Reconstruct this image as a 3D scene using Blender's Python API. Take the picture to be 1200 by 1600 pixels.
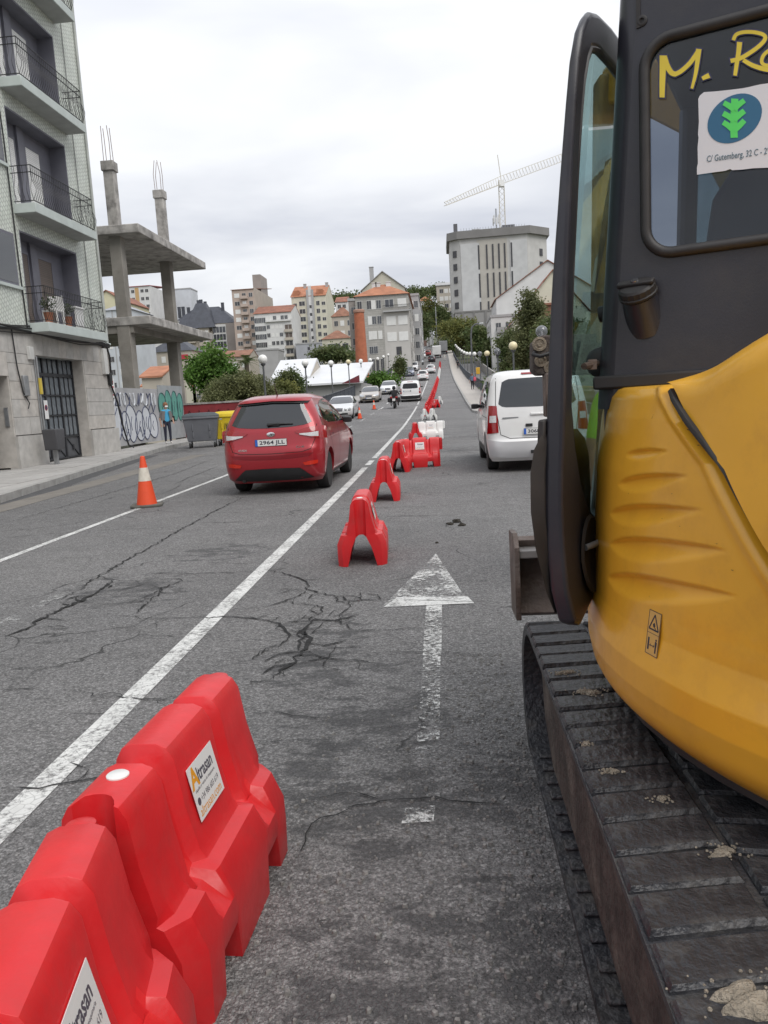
import bpy, bmesh, math, random
from mathutils import Vector, Matrix
R = math.radians
for o in list(bpy.data.objects):
    bpy.data.objects.remove(o)
S = bpy.context.scene
C = S.collection

# ---------------------------------------------------------------- camera
CAM_H = 1.45
PSI, PITCH, ROLL = R(4.583), R(8.0), R(3.3)
cam_data = bpy.data.cameras.new('camera')
cam_data.sensor_fit = 'VERTICAL'
cam_data.sensor_height = 24.0
cam_data.sensor_width = 18.0
cam_data.lens = 24.0 * 1210.0 / 1600.0
cam_data.clip_start = 0.05
cam_data.clip_end = 6000
cam = bpy.data.objects.new('camera', cam_data)
C.objects.link(cam)
fh = Vector((-math.sin(PSI), math.cos(PSI), 0)); r0 = Vector((math.cos(PSI), math.sin(PSI), 0)); up = Vector((0, 0, 1))
fw = fh * math.cos(PITCH) - up * math.sin(PITCH)
u0 = up * math.cos(PITCH) + fh * math.sin(PITCH)
rt = r0 * math.cos(ROLL) - u0 * math.sin(ROLL)
uu = u0 * math.cos(ROLL) + r0 * math.sin(ROLL)
cam.matrix_world = Matrix(((rt.x, uu.x, -fw.x, 0), (rt.y, uu.y, -fw.y, 0), (rt.z, uu.z, -fw.z, CAM_H), (0, 0, 0, 1)))
S.camera = cam
S.render.resolution_x, S.render.resolution_y = 768, 1024

# ---------------------------------------------------------------- world: overcast sky
SUN_EL, SUN_AZ = R(52), R(140)
W = bpy.data.worlds.new('World'); S.world = W; W.use_nodes = True
nt = W.node_tree; nt.nodes.clear()
def wn(t, **k):
    n = nt.nodes.new(t)
    for a, b in k.items(): setattr(n, a, b)
    return n
out = wn('ShaderNodeOutputWorld'); bg = wn('ShaderNodeBackground'); bg.inputs['Strength'].default_value = 0.105
sky = wn('ShaderNodeTexSky', sky_type='NISHITA', sun_disc=False, sun_elevation=SUN_EL, sun_rotation=SUN_AZ, air_density=1.0, dust_density=3.0)
tc = wn('ShaderNodeTexCoord')
sep = wn('ShaderNodeSeparateXYZ'); nt.links.new(tc.outputs['Generated'], sep.inputs[0])
# project the view direction onto a cloud deck so that clouds bunch up towards the horizon
mx = wn('ShaderNodeMath', operation='MAXIMUM'); mx.inputs[1].default_value = 0.0; nt.links.new(sep.outputs['Z'], mx.inputs[0])
ad = wn('ShaderNodeMath', operation='ADD'); ad.inputs[1].default_value = 0.16; nt.links.new(mx.outputs[0], ad.inputs[0])
dv = wn('ShaderNodeVectorMath', operation='DIVIDE')
cmb = wn('ShaderNodeCombineXYZ')
for i in range(3): nt.links.new(ad.outputs[0], cmb.inputs[i])
nt.links.new(tc.outputs['Generated'], dv.inputs[0]); nt.links.new(cmb.outputs[0], dv.inputs[1])
ns = wn('ShaderNodeTexNoise'); ns.inputs['Scale'].default_value = 0.95; ns.inputs['Detail'].default_value = 5; ns.inputs['Roughness'].default_value = 0.5; ns.inputs['Distortion'].default_value = 0.35
mp = wn('ShaderNodeMapping'); mp.inputs['Location'].default_value = (3.1, 1.25, 0.4); mp.inputs['Scale'].default_value = (0.8, 1.25, 1.0)
nt.links.new(dv.outputs[0], mp.inputs[0]); nt.links.new(mp.outputs[0], ns.inputs['Vector'])
# cloud brightness: bright thin deck overhead, greyer bellies low down
cr = wn('ShaderNodeValToRGB')
cr.color_ramp.elements[0].position = 0.34; cr.color_ramp.elements[0].color = (4.9, 5.1, 5.7, 1)
cr.color_ramp.elements[1].position = 0.62; cr.color_ramp.elements[1].color = (7.5, 7.6, 7.8, 1)
nt.links.new(ns.outputs['Fac'], cr.inputs[0])
hg = wn('ShaderNodeMapRange'); hg.interpolation_type = 'SMOOTHSTEP'
hg.inputs['From Min'].default_value = 0.02; hg.inputs['From Max'].default_value = 0.75; hg.inputs['To Min'].default_value = 0.9; hg.inputs['To Max'].default_value = 1.22
nt.links.new(sep.outputs['Z'], hg.inputs[0])
ml = wn('ShaderNodeVectorMath', operation='SCALE'); nt.links.new(cr.outputs[0], ml.inputs[0]); nt.links.new(hg.outputs[0], ml.inputs['Scale'])
mixw = wn('ShaderNodeMix', data_type='RGBA'); mixw.inputs[0].default_value = 0.93
nt.links.new(sky.outputs[0], mixw.inputs[6]); nt.links.new(ml.outputs[0], mixw.inputs[7])
nt.links.new(mixw.outputs[2], bg.inputs['Color']); nt.links.new(bg.outputs[0], out.inputs['Surface'])

# ---------------------------------------------------------------- sun behind the cloud
sd = bpy.data.lights.new('sun', 'SUN'); sd.energy = 1.5; sd.angle = R(40); sd.color = (1, .97, .93)
sun = bpy.data.objects.new('sun', sd); C.objects.link(sun)
sun.rotation_euler = (R(90) - SUN_EL, 0, R(180) - SUN_AZ)
S.view_settings.view_transform = 'Standard'; S.view_settings.look = 'None'
S.view_settings.exposure = 0.42; S.view_settings.gamma = 1.0; S.view_settings.use_curve_mapping = False
# ---------------------------------------------------------------- helpers
rnd = random.Random(7)
def atY(px, py, Y):          # a point of the place, at real depth Y along the street
    d = rt * ((px - 600) / 1210.0) + uu * ((800 - py) / 1210.0) + fw
    p = d * (Y / d.y); p.z += CAM_H
    return p
PY = [-50, 0, 30, 40, 60, 77, 100, 125, 178, 216, 300, 420]
PZ = [-.35, 0, .21, .33, 1.0, 1.9, 3.2, 4.8, 9.3, 13.2, 21.5, 31]
def zr(y):                   # height of the carriageway along the street
    y = min(max(y, -50), 420)
    i = 0
    while i < len(PY) - 2 and y > PY[i + 1]: i += 1
    def m(k):
        a, b = max(k - 1, 0), min(k + 1, len(PY) - 1)
        return (PZ[b] - PZ[a]) / (PY[b] - PY[a])
    h = PY[i + 1] - PY[i]; t = (y - PY[i]) / h
    return (2*t**3 - 3*t*t + 1)*PZ[i] + (t**3 - 2*t*t + t)*h*m(i) + (-2*t**3 + 3*t*t)*PZ[i + 1] + (t**3 - t*t)*h*m(i + 1)
def slope(y): return math.atan((zr(y + .5) - zr(y - .5)))
def lerp(a, b, t): return a + (b - a) * t
def sstep(a, b, x):
    t = min(max((x - a) / (b - a), 0), 1); return t * t * (3 - 2 * t)

class MB:
    def __init__(s): s.v = []; s.f = []
    def add(s, vs, fs):
        n = len(s.v); s.v += [tuple(v) for v in vs]; s.f += [tuple(i + n for i in f) for f in fs]; return s
    def box(s, c, d, rz=0, M=None):
        x, y, z = d[0] / 2, d[1] / 2, d[2] / 2
        vs = [Vector((a * x, b * y, e * z)) for e in (-1, 1) for b in (-1, 1) for a in (-1, 1)]
        if M is None: M = Matrix.Rotation(rz, 3, 'Z')
        vs = [M @ v + Vector(c) for v in vs]
        return s.add(vs, [(0, 2, 3, 1), (4, 5, 7, 6), (0, 1, 5, 4), (2, 6, 7, 3), (0, 4, 6, 2), (1, 3, 7, 5)])
    def bx(s, x0, x1, y0, y1, z0, z1):
        return s.box(((x0 + x1) / 2, (y0 + y1) / 2, (z0 + z1) / 2), (abs(x1 - x0), abs(y1 - y0), abs(z1 - z0)))
    def beam(s, p, q, w, h=None, n=None):
        p, q = Vector(p), Vector(q); h = h or w; d = (q - p)
        L = d.length; d.normalize()
        ref = Vector(n) if n else (Vector((0, 0, 1)) if abs(d.z) < .95 else Vector((0, 1, 0)))
        a = d.cross(ref).normalized(); b = a.cross(d).normalized()
        vs = []
        for e in (p, q):
            for i, j in ((-1, -1), (1, -1), (1, 1), (-1, 1)): vs.append(e + a * i * w / 2 + b * j * h / 2)
        return s.add(vs, [(0, 1, 2, 3), (7, 6, 5, 4), (0, 4, 5, 1), (1, 5, 6, 2), (2, 6, 7, 3), (3, 7, 4, 0)])
    def tube(s, pts, r, n=8, cap=True):
        pts = [Vector(p) for p in pts]; rings = []
        rs = r if isinstance(r, (list, tuple)) else [r] * len(pts)
        prev = None
        for i, p in enumerate(pts):
            d = (pts[min(i + 1, len(pts) - 1)] - pts[max(i - 1, 0)]).normalized()
            ref = prev if prev is not None else (Vector((0, 0, 1)) if abs(d.z) < .9 else Vector((1, 0, 0)))
            a = (ref - d * ref.dot(d)).normalized(); prev = a
            b = d.cross(a)
            rings.append([p + (a * math.cos(2 * math.pi * k / n) + b * math.sin(2 * math.pi * k / n)) * rs[i] for k in range(n)])
        return s.loft(rings, cap)
    def loft(s, rings, cap=True, closed=True):
        n = len(rings[0]); base = len(s.v)
        for r_ in rings: s.v += [tuple(v) for v in r_]
        m = n if closed else n - 1
        for i in range(len(rings) - 1):
            for k in range(m):
                a = base + i * n + k; b = base + i * n + (k + 1) % n
                s.f.append((a, b, b + n, a + n))
        if cap:
            s.f.append(tuple(base + k for k in range(n))[::-1]); s.f.append(tuple(base + (len(rings) - 1) * n + k for k in range(n)))
        return s
    def lathe(s, prof, n=16, c=(0, 0, 0), axis='Z', cap=True):
        rings = []
        for r_, h in prof:
            ring = []
            for k in range(n):
                t = 2 * math.pi * k / n; a, b = r_ * math.cos(t), r_ * math.sin(t)
                p = (a, b, h) if axis == 'Z' else ((h, a, b) if axis == 'X' else (b, h, a))
                ring.append(Vector(p) + Vector(c))
            rings.append(ring)
        return s.loft(rings, cap)
    def prism(s, pts, d):
        d = Vector(d); pts = [Vector(p) for p in pts]; n = len(pts)
        b = len(s.v); s.v += [tuple(p) for p in pts] + [tuple(p + d) for p in pts]
        s.f.append(tuple(range(b, b + n))[::-1]); s.f.append(tuple(range(b + n, b + 2 * n)))
        for k in range(n):
            j = (k + 1) % n; s.f.append((b + k, b + j, b + n + j, b + n + k))
        return s
    def grid(s, fn, nu, nv):
        b = len(s.v)
        for j in range(nv + 1):
            for i in range(nu + 1): s.v.append(tuple(fn(i / nu, j / nv)))
        for j in range(nv):
            for i in range(nu):
                a = b + j * (nu + 1) + i; s.f.append((a, a + 1, a + nu + 2, a + nu + 1))
        return s
    def mesh(s, name='m', smooth=None):
        m = bpy.data.meshes.new(name); m.from_pydata(s.v, [], s.f); m.validate(); m.update()
        bm = bmesh.new(); bm.from_mesh(m); bmesh.ops.recalc_face_normals(bm, faces=bm.faces); bm.to_mesh(m); bm.free()
        if smooth is not None:
            for p in m.polygons: p.use_smooth = True
            m.set_sharp_from_angle(angle=R(smooth))
        return m

def tag(o, label=None, cat=None, group=None, kind=None):
    if label: o['label'] = label
    if cat: o['category'] = cat
    if group: o['group'] = group
    if kind: o['kind'] = kind
    return o
def obj(name, g, mat=None, parent=None, loc=None, rz=None, smooth=None, bevel=None, seg=2, **t):
    me = g.mesh(name, smooth) if isinstance(g, MB) else g
    if mat is not None and not me.materials: me.materials.append(mat)
    o = bpy.data.objects.new(name, me); C.objects.link(o)
    if parent is not None: o.parent = parent
    if loc is not None: o.location = loc
    if rz is not None: o.rotation_euler = (0, 0, rz)
    if bevel:
        b = o.modifiers.new('bevel', 'BEVEL'); b.width = bevel; b.segments = seg; b.limit_method = 'ANGLE'; b.angle_limit = R(35)
        if smooth is None:
            for p in me.polygons: p.use_smooth = True
            me.set_sharp_from_angle(angle=R(50))
    tag(o, **t)
    return o
def thing(name, label, cat, loc=(0, 0, 0), rz=0, group=None, rx=0):
    o = bpy.data.objects.new(name, None); C.objects.link(o); o.location = loc; o.rotation_euler = (rx, 0, rz); o.empty_display_size = .1
    return tag(o, label, cat, group)
def copy_tree(o, parent=None):
    c = o.copy(); C.objects.link(c); c.parent = parent
    for ch in o.children: copy_tree(ch, c)
    return c
def bake(o):
    dg = bpy.context.evaluated_depsgraph_get()
    me = bpy.data.meshes.new_from_object(o.evaluated_get(dg))
    o.modifiers.clear(); o.data = me
    return o
def frame(o, origin, xd, yd):   # place a flat thing: local x, y along xd, yd (in the parent's space)
    x = Vector(xd).normalized(); y = Vector(yd); y = (y - x * y.dot(x)).normalized(); z = x.cross(y)
    o.matrix_local = Matrix(((x.x, y.x, z.x, origin[0]), (x.y, y.y, z.y, origin[1]), (x.z, y.z, z.z, origin[2]), (0, 0, 0, 1)))
    return o
def text_mesh(s, size, align='CENTER', shear=0, bold=0, width=None, ext=0):
    cu = bpy.data.curves.new('lettering', 'FONT'); cu.body = s; cu.size = size; cu.align_x = align; cu.align_y = 'CENTER'; cu.shear = shear; cu.offset = bold; cu.resolution_u = 2; cu.extrude = ext
    o = bpy.data.objects.new('lettering', cu); C.objects.link(o)
    bpy.context.view_layer.update()
    me = bpy.data.meshes.new_from_object(o.evaluated_get(bpy.context.evaluated_depsgraph_get()))
    bpy.data.objects.remove(o)
    if width and me.vertices:
        xs = [v.co.x for v in me.vertices]; k = width / (max(xs) - min(xs))
        for v in me.vertices: v.co.x *= k
    me.materials.clear()
    return me

# ---------------------------------------------------------------- materials
MATS = {}
def M(name, col, rough=.6, metal=0, var=.12, vs=3.0, bump=0, bs=60, coat=0, spec=.5, hue=None, hm=.5, dirt=0, ds=2.0, dcol=(.05, .045, .04), detail=6):
    """Principled material whose colour wanders with object-space noise; hue = a second colour mixed in patches."""
    if name in MATS: return MATS[name]
    m = bpy.data.materials.new(name); m.use_nodes = True; MATS[name] = m
    t = m.node_tree; N, L = t.nodes, t.links; b = N['Principled BSDF']
    b.inputs['Roughness'].default_value = rough; b.inputs['Metallic'].default_value = metal
    b.inputs['Specular IOR Level'].default_value = spec; b.inputs['Coat Weight'].default_value = coat; b.inputs['Coat Roughness'].default_value = .05
    c = N.new('ShaderNodeTexCoord')
    n = N.new('ShaderNodeTexNoise'); n.inputs['Scale'].default_value = vs; n.inputs['Detail'].default_value = detail; L.new(c.outputs['Object'], n.inputs['Vector'])
    r_ = N.new('ShaderNodeMapRange'); r_.inputs[1].default_value = .3; r_.inputs[2].default_value = .7; r_.inputs[3].default_value = 1 - var; r_.inputs[4].default_value = 1 + var; L.new(n.outputs['Fac'], r_.inputs[0])
    base = N.new('ShaderNodeMix'); base.data_type = 'RGBA'; base.inputs[6].default_value = (*col, 1); base.inputs[7].default_value = (*(hue or col), 1)
    if hue:
        n2 = N.new('ShaderNodeTexNoise'); n2.inputs['Scale'].default_value = vs * .6; n2.inputs['Detail'].default_value = 5; L.new(c.outputs['Object'], n2.inputs['Vector'])
        q = N.new('ShaderNodeMapRange'); q.inputs[1].default_value = hm - .1; q.inputs[2].default_value = hm + .1; L.new(n2.outputs['Fac'], q.inputs[0]); L.new(q.outputs[0], base.inputs[0])
    else: base.inputs[0].default_value = 0
    mul = N.new('ShaderNodeVectorMath'); mul.operation = 'SCALE'; L.new(base.outputs[2], mul.inputs[0]); L.new(r_.outputs[0], mul.inputs['Scale'])
    last = mul.outputs[0]
    if dirt:
        n3 = N.new('ShaderNodeTexNoise'); n3.inputs['Scale'].default_value = ds; n3.inputs['Detail'].default_value = 8; n3.inputs['Roughness'].default_value = .7; L.new(c.outputs['Object'], n3.inputs['Vector'])
        q = N.new('ShaderNodeMapRange'); q.inputs[1].default_value = .48; q.inputs[2].default_value = .72; q.inputs[4].default_value = dirt; L.new(n3.outputs['Fac'], q.inputs[0])
        mm = N.new('ShaderNodeMix'); mm.data_type = 'RGBA'; mm.inputs[7].default_value = (*dcol, 1); L.new(q.outputs[0], mm.inputs[0]); L.new(last, mm.inputs[6]); last = mm.outputs[2]
        rr = N.new('ShaderNodeMapRange'); rr.inputs[3].default_value = rough; rr.inputs[4].default_value = min(1, rough + .3); L.new(q.outputs[0], rr.inputs[0]); L.new(rr.outputs[0], b.inputs['Roughness'])
    L.new(last, b.inputs['Base Color'])
    if bump:
        n4 = N.new('ShaderNodeTexNoise'); n4.inputs['Scale'].default_value = bs; n4.inputs['Detail'].default_value = 4; L.new(c.outputs['Object'], n4.inputs['Vector'])
        bp = N.new('ShaderNodeBump'); bp.inputs['Strength'].default_value = bump; bp.inputs['Distance'].default_value = .02; L.new(n4.outputs['Fac'], bp.inputs['Height']); L.new(bp.outputs[0], b.inputs['Normal'])
    return m
def glass(name, tint=(.35, .4, .42), trans=.5, rough=.02, body=(.01, .012, .015), refl=None):
    """Pane: part clear, part tinted body, with mirror reflection by Fresnel."""
    if name in MATS: return MATS[name]
    m = bpy.data.materials.new(name); m.use_nodes = True; MATS[name] = m
    t = m.node_tree; N, L = t.nodes, t.links; b = N['Principled BSDF']
    b.inputs['Base Color'].default_value = (*body, 1); b.inputs['Roughness'].default_value = rough; b.inputs['IOR'].default_value = 1.5; b.inputs['Specular IOR Level'].default_value = .5
    tr = N.new('ShaderNodeBsdfTransparent'); tr.inputs[0].default_value = (*tint, 1)
    mx_ = N.new('ShaderNodeMixShader'); mx_.inputs[0].default_value = trans
    L.new(b.outputs[0], mx_.inputs[1]); L.new(tr.outputs[0], mx_.inputs[2])
    gl = N.new('ShaderNodeBsdfGlossy'); gl.inputs['Roughness'].default_value = rough
    fr = N.new('ShaderNodeFresnel')
    ge = N.new('ShaderNodeNewGeometry'); io = N.new('ShaderNodeMapRange'); io.inputs[3].default_value = 1.55; io.inputs[4].default_value = 1 / 1.55; L.new(ge.outputs['Backfacing'], io.inputs[0]); L.new(io.outputs[0], fr.inputs[0])
    m2 = N.new('ShaderNodeMixShader'); L.new(fr.outputs[0], m2.inputs[0]); L.new(mx_.outputs[0], m2.inputs[1]); L.new(gl.outputs[0], m2.inputs[2])
    L.new(m2.outputs[0], N['Material Output'].inputs[0])
    return m
def lamp_glow(name, col, e):
    m = M(name, col, .25, var=.02); b = m.node_tree.nodes['Principled BSDF']
    b.inputs['Emission Color'].default_value = (*col, 1); b.inputs['Emission Strength'].default_value = e; return m
m_black = M('black_plastic', (.018, .018, .019), .5, var=.2, vs=8)
m_rubber = M('tyre_rubber', (.022, .022, .022), .85, var=.25, vs=12)
m_chrome = M('chrome', (.75, .75, .75), .12, 1, var=.03)
m_rim = M('alloy_rim', (.42, .42, .43), .3, .8, var=.08)
m_carglass = glass('car_glass', (.25, .28, .3), .12, .015, (.02, .024, .028))
m_white = M('white_print', (.78, .78, .77), .55, var=.03)
m_ink = M('dark_print', (.03, .03, .045), .6, var=.05)
m_steel = M('galvanised_steel', (.32, .33, .34), .45, .6, var=.15, vs=6)
# ---------------------------------------------------------------- ground, road, pavements
def gnd(px, py):             # point on the near carriageway
    d = rt * ((px - 600) / 1210.0) + uu * ((800 - py) / 1210.0) + fw
    t = CAM_H / (.007 * d.y - d.z)
    return Vector((d.x * t, d.y * t, 0))
def asphalt():
    m = bpy.data.materials.new('asphalt'); m.use_nodes = True; MATS['asphalt'] = m
    t = m.node_tree; N, L = t.nodes, t.links; b = N['Principled BSDF']; b.inputs['Roughness'].default_value = .82; b.inputs['Specular IOR Level'].default_value = .35
    c = N.new('ShaderNodeTexCoord')
    def nz(s, d=5, rgh=.6, dist=0):
        n = N.new('ShaderNodeTexNoise'); n.inputs['Scale'].default_value = s; n.inputs['Detail'].default_value = d; n.inputs['Roughness'].default_value = rgh; n.inputs['Distortion'].default_value = dist
        L.new(c.outputs['Object'], n.inputs['Vector']); return n.outputs['Fac']
    def rng(i, a, b_, c_, d_):
        r_ = N.new('ShaderNodeMapRange'); r_.inputs[1].default_value = a; r_.inputs[2].default_value = b_; r_.inputs[3].default_value = c_; r_.inputs[4].default_value = d_; L.new(i, r_.inputs[0]); return r_.outputs[0]
    def mth(op, a, b_):
        n = N.new('ShaderNodeMath'); n.operation = op
        for k, q in enumerate((a, b_)):
            if hasattr(q, 'links'): L.new(q, n.inputs[k])
            else: n.inputs[k].default_value = q
        return n.outputs[0]
    def mixc(f, a, b_):
        n = N.new('ShaderNodeMix'); n.data_type = 'RGBA'; L.new(f, n.inputs[0])
        for k, q in ((6, a), (7, b_)):
            if hasattr(q, 'links'): L.new(q, n.inputs[k])
            else: n.inputs[k].default_value = (*q, 1)
        return n.outputs[2]
    # stones of the aggregate
    v = N.new('ShaderNodeTexVoronoi'); v.inputs['Scale'].default_value = 78; v.inputs['Randomness'].default_value = 1
    wn1 = N.new('ShaderNodeTexNoise'); wn1.inputs['Scale'].default_value = 55; wn1.inputs['Detail'].default_value = 2; L.new(c.outputs['Object'], wn1.inputs['Vector']); ws = N.new('ShaderNodeVectorMath'); ws.operation = 'MULTIPLY_ADD'; ws.inputs[1].default_value = (.022, .022, .022); L.new(wn1.outputs['Color'], ws.inputs[0]); L.new(c.outputs['Object'], ws.inputs[2]); L.new(ws.outputs[0], v.inputs['Vector'])
    v2 = N.new('ShaderNodeTexVoronoi'); v2.inputs['Scale'].default_value = 190; L.new(c.outputs['Object'], v2.inputs['Vector'])
    sv = N.new('ShaderNodeSeparateColor'); L.new(v.outputs['Color'], sv.inputs[0])
    sv2 = N.new('ShaderNodeSeparateColor'); L.new(v2.outputs['Color'], sv2.inputs[0])
    stone = rng(sv.outputs[0], 0, 1, .66, 1.42); stone2 = rng(sv2.outputs[0], 0, 1, .7, 1.3)
    big = rng(nz(.35, 6, .65), .3, .7, .86, 1.14); med = rng(nz(3.5, 6, .7), .3, .7, .88, 1.1)
    col = mixc(rng(nz(.22, 4), .42, .6, 0, 1), (.22, .215, .212), (.19, .187, .186))
    gap = rng(v.outputs['Distance'], .25, .65, 1.06, .68)
    for f in (stone, stone2, big, med, gap):
        s_ = N.new('ShaderNodeVectorMath'); s_.operation = 'SCALE'; L.new(col, s_.inputs[0]); L.new(f, s_.inputs['Scale']); col = s_.outputs[0]
    # bright chips here and there
    chip = mth('MULTIPLY', rng(sv.outputs[1], .93, .96, 0, 1), rng(v.outputs['Distance'], .25, .45, 1, 0))
    col = mixc(mth('MULTIPLY', chip, .55), col, (.36, .35, .33))
    # dark worn patches where the surface has broken up
    geo = N.new('ShaderNodeNewGeometry')
    tot = None
    for (x, y, r_) in [(-.8, 4.75, .42), (-.75, 4.1, .55), (-.35, 3.35, .5), (-.25, 2.6, .5), (.15, 2.7, .4), (-.55, 2.75, .45), (-2.6, 6.1, .7), (-2.3, 7.6, .6), (.3, 1.9, .5), (-.2, 1.75, .45), (.7, 20, 1.2), (.9, 26, 1.4), (-3.6, 4.6, .5), (-9.3, 26.5, 1.6)]:
        d_ = N.new('ShaderNodeVectorMath'); d_.operation = 'DISTANCE'; L.new(c.outputs['Object'], d_.inputs[0]); d_.inputs[1].default_value = (x, y, zr(y))
        k = rng(d_.outputs['Value'], r_ * 1.15, r_ * .25, 0, 1)
        tot = k if tot is None else mth('MAXIMUM', tot, k)
    mpn = N.new('ShaderNodeMapping'); mpn.inputs['Scale'].default_value = (1, 1.9, 1); L.new(c.outputs['Object'], mpn.inputs[0])
    n5 = N.new('ShaderNodeTexNoise'); n5.inputs['Scale'].default_value = 4.2; n5.inputs['Detail'].default_value = 9; n5.inputs['Roughness'].default_value = .72; L.new(mpn.outputs[0], n5.inputs['Vector'])
    stain = mth('MULTIPLY', rng(mth('ADD', n5.outputs['Fac'], mth('MULTIPLY', tot, .15)), .59, .68, 0, 1), .66)
    stain = mth('MULTIPLY', stain, rng(tot, 0, .3, .12, 1))
    col = mixc(stain, col, (.055, .055, .057))
    # fine crazing
    v3 = N.new('ShaderNodeTexVoronoi'); v3.feature = 'DISTANCE_TO_EDGE'; v3.inputs['Scale'].default_value = .75
    dn = N.new('ShaderNodeTexNoise'); dn.inputs['Scale'].default_value = 2.2; dn.inputs['Detail'].default_value = 6; L.new(c.outputs['Object'], dn.inputs['Vector'])
    va = N.new('ShaderNodeVectorMath'); va.operation = 'ADD'; L.new(c.outputs['Object'], va.inputs[0])
    vs_ = N.new('ShaderNodeVectorMath'); vs_.operation = 'SCALE'; vs_.inputs['Scale'].default_value = .5; L.new(dn.outputs['Color'], vs_.inputs[0]); L.new(vs_.outputs[0], va.inputs[1]); L.new(va.outputs[0], v3.inputs['Vector'])
    craze = mth('MULTIPLY', rng(v3.outputs['Distance'], .002, .009, 1, 0), rng(nz(.55, 3), .5, .6, 0, .8))
    col = mixc(craze, col, (.022, .022, .022))
    L.new(col, b.inputs['Base Color'])
    h = mth('ADD', mth('MULTIPLY', rng(v.outputs['Distance'], 0, .7, 1, 0), .8), mth('MULTIPLY', rng(v2.outputs['Distance'], 0, .7, 1, 0), .35))
    h = mth('SUBTRACT', h, mth('MULTIPLY', stain, .5)); h = mth('SUBTRACT', h, mth('MULTIPLY', craze, 1.5))
    bp = N.new('ShaderNodeBump'); bp.inputs['Strength'].default_value = .8; bp.inputs['Distance'].default_value = .012; L.new(h, bp.inputs['Height']); L.new(bp.outputs[0], b.inputs['Normal'])
    return m
m_asphalt = asphalt()
m_crack = M('crack_gap', (.016, .016, .016), .95, var=.3, vs=30)
def paint(name, thr, soft, col=(.62, .62, .6)):
    m = M(name, col, .7, var=.12, vs=9, bump=.25, bs=140)
    t = m.node_tree; N, L = t.nodes, t.links
    c = N.new('ShaderNodeTexCoord')
    n = N.new('ShaderNodeTexNoise'); n.inputs['Scale'].default_value = 34; n.inputs['Detail'].default_value = 8; n.inputs['Roughness'].default_value = .75; L.new(c.outputs['Object'], n.inputs['Vector'])
    n2 = N.new('ShaderNodeTexNoise'); n2.inputs['Scale'].default_value = 3; n2.inputs['Detail'].default_value = 3; L.new(c.outputs['Object'], n2.inputs['Vector'])
    a = N.new('ShaderNodeMath'); a.operation = 'MULTIPLY_ADD'; a.inputs[1].default_value = .45; L.new(n2.outputs['Fac'], a.inputs[0]); L.new(n.outputs['Fac'], a.inputs[2])
    r_ = N.new('ShaderNodeMapRange'); r_.inputs[1].default_value = thr - soft; r_.inputs[2].default_value = thr + soft; L.new(a.outputs[0], r_.inputs[0])
    v = N.new('ShaderNodeTexVoronoi'); v.feature = 'DISTANCE_TO_EDGE'; v.inputs['Scale'].default_value = 22; L.new(c.outputs['Object'], v.inputs['Vector'])
    vr = N.new('ShaderNodeMapRange'); vr.inputs[1].default_value = .02; vr.inputs[2].default_value = .06; vr.inputs[3].default_value = .72; L.new(v.outputs['Distance'], vr.inputs[0])
    mu = N.new('ShaderNodeMath'); mu.operation = 'MULTIPLY'; L.new(r_.outputs[0], mu.inputs[0]); L.new(vr.outputs[0], mu.inputs[1])
    tr = N.new('ShaderNodeBsdfTransparent'); mx_ = N.new('ShaderNodeMixShader'); L.new(mu.outputs[0], mx_.inputs[0]); L.new(tr.outputs[0], mx_.inputs[1]); L.new(N['Principled BSDF'].outputs[0], mx_.inputs[2])
    L.new(mx_.outputs[0], N['Material Output'].inputs[0]); return m
m_paint = paint('road_paint', .625, .1)
m_paint_worn = paint('road_paint_worn', .735, .07)
m_paint_faded = paint('road_paint_faded', .82, .08, (.45, .45, .44))
m_pave = M('concrete_paving', (.36, .35, .335), .85, var=.12, vs=2.5, bump=.2, bs=90, dirt=.35, ds=1.2, dcol=(.16, .15, .14))
m_pave2 = M('pale_paving', (.42, .39, .355), .85, var=.1, vs=1.5, bump=.2, bs=60, dirt=.25, ds=.8, dcol=(.2, .18, .16))
m_kerb = M('granite_kerb', (.34, .335, .32), .8, var=.18, vs=5, bump=.3, bs=80, dirt=.5, ds=3, dcol=(.12, .11, .1))
m_earth = M('earth_grass', (.07, .085, .035), .95, var=.35, vs=.15, hue=(.1, .095, .06), bump=.6, bs=2)

def kerbL(y):
    pts = [(-60, -6.9), (0, -7.1), (13, -7.8), (17, -8.5), (22, -9.3), (27.4, -10.1), (31.5, -10.4), (35, -9.6), (40, -7.7), (45, -7.4), (420, -7.4)]
    for (a, xa), (b, xb) in zip(pts, pts[1:]):
        if y <= b: return lerp(xa, xb, (y - a) / (b - a))
    return -7.4
def kerbR(y):
    pts = [(-60, 4.2), (30, 4.0), (38, 3.6), (48, 1.95), (75, 2.05), (145, 2.2), (210, 2.6), (420, 2.6)]
    for (a, xa), (b, xb) in zip(pts, pts[1:]):
        if y <= b: return lerp(xa, xb, (y - a) / (b - a))
    return 2.6
YS = [-60, -40, -25, -15, -8, -4, -2] + [i * .5 for i in range(0, 61)] + [32, 34, 36, 38, 40, 42, 44, 46, 48] + list(range(50, 240, 5)) + list(range(240, 421, 15))
rb = MB()
def rfn(xl, xr, ys, dz, nx=1):
    b = MB(); n = nx + 1
    for y in ys:
        for i in range(n): b.v.append((lerp(xl(y), xr(y), i / nx), y, zr(y) + dz))
    for j in range(len(ys) - 1):
        for i in range(nx): b.f.append((j * n + i, j * n + i + 1, (j + 1) * n + i + 1, (j + 1) * n + i))
    return b
road = obj('road', rfn(lambda y: kerbL(y) - .1, lambda y: kerbR(y) + .1, YS, 0, 10), m_asphalt, kind='structure', smooth=60)
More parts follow.
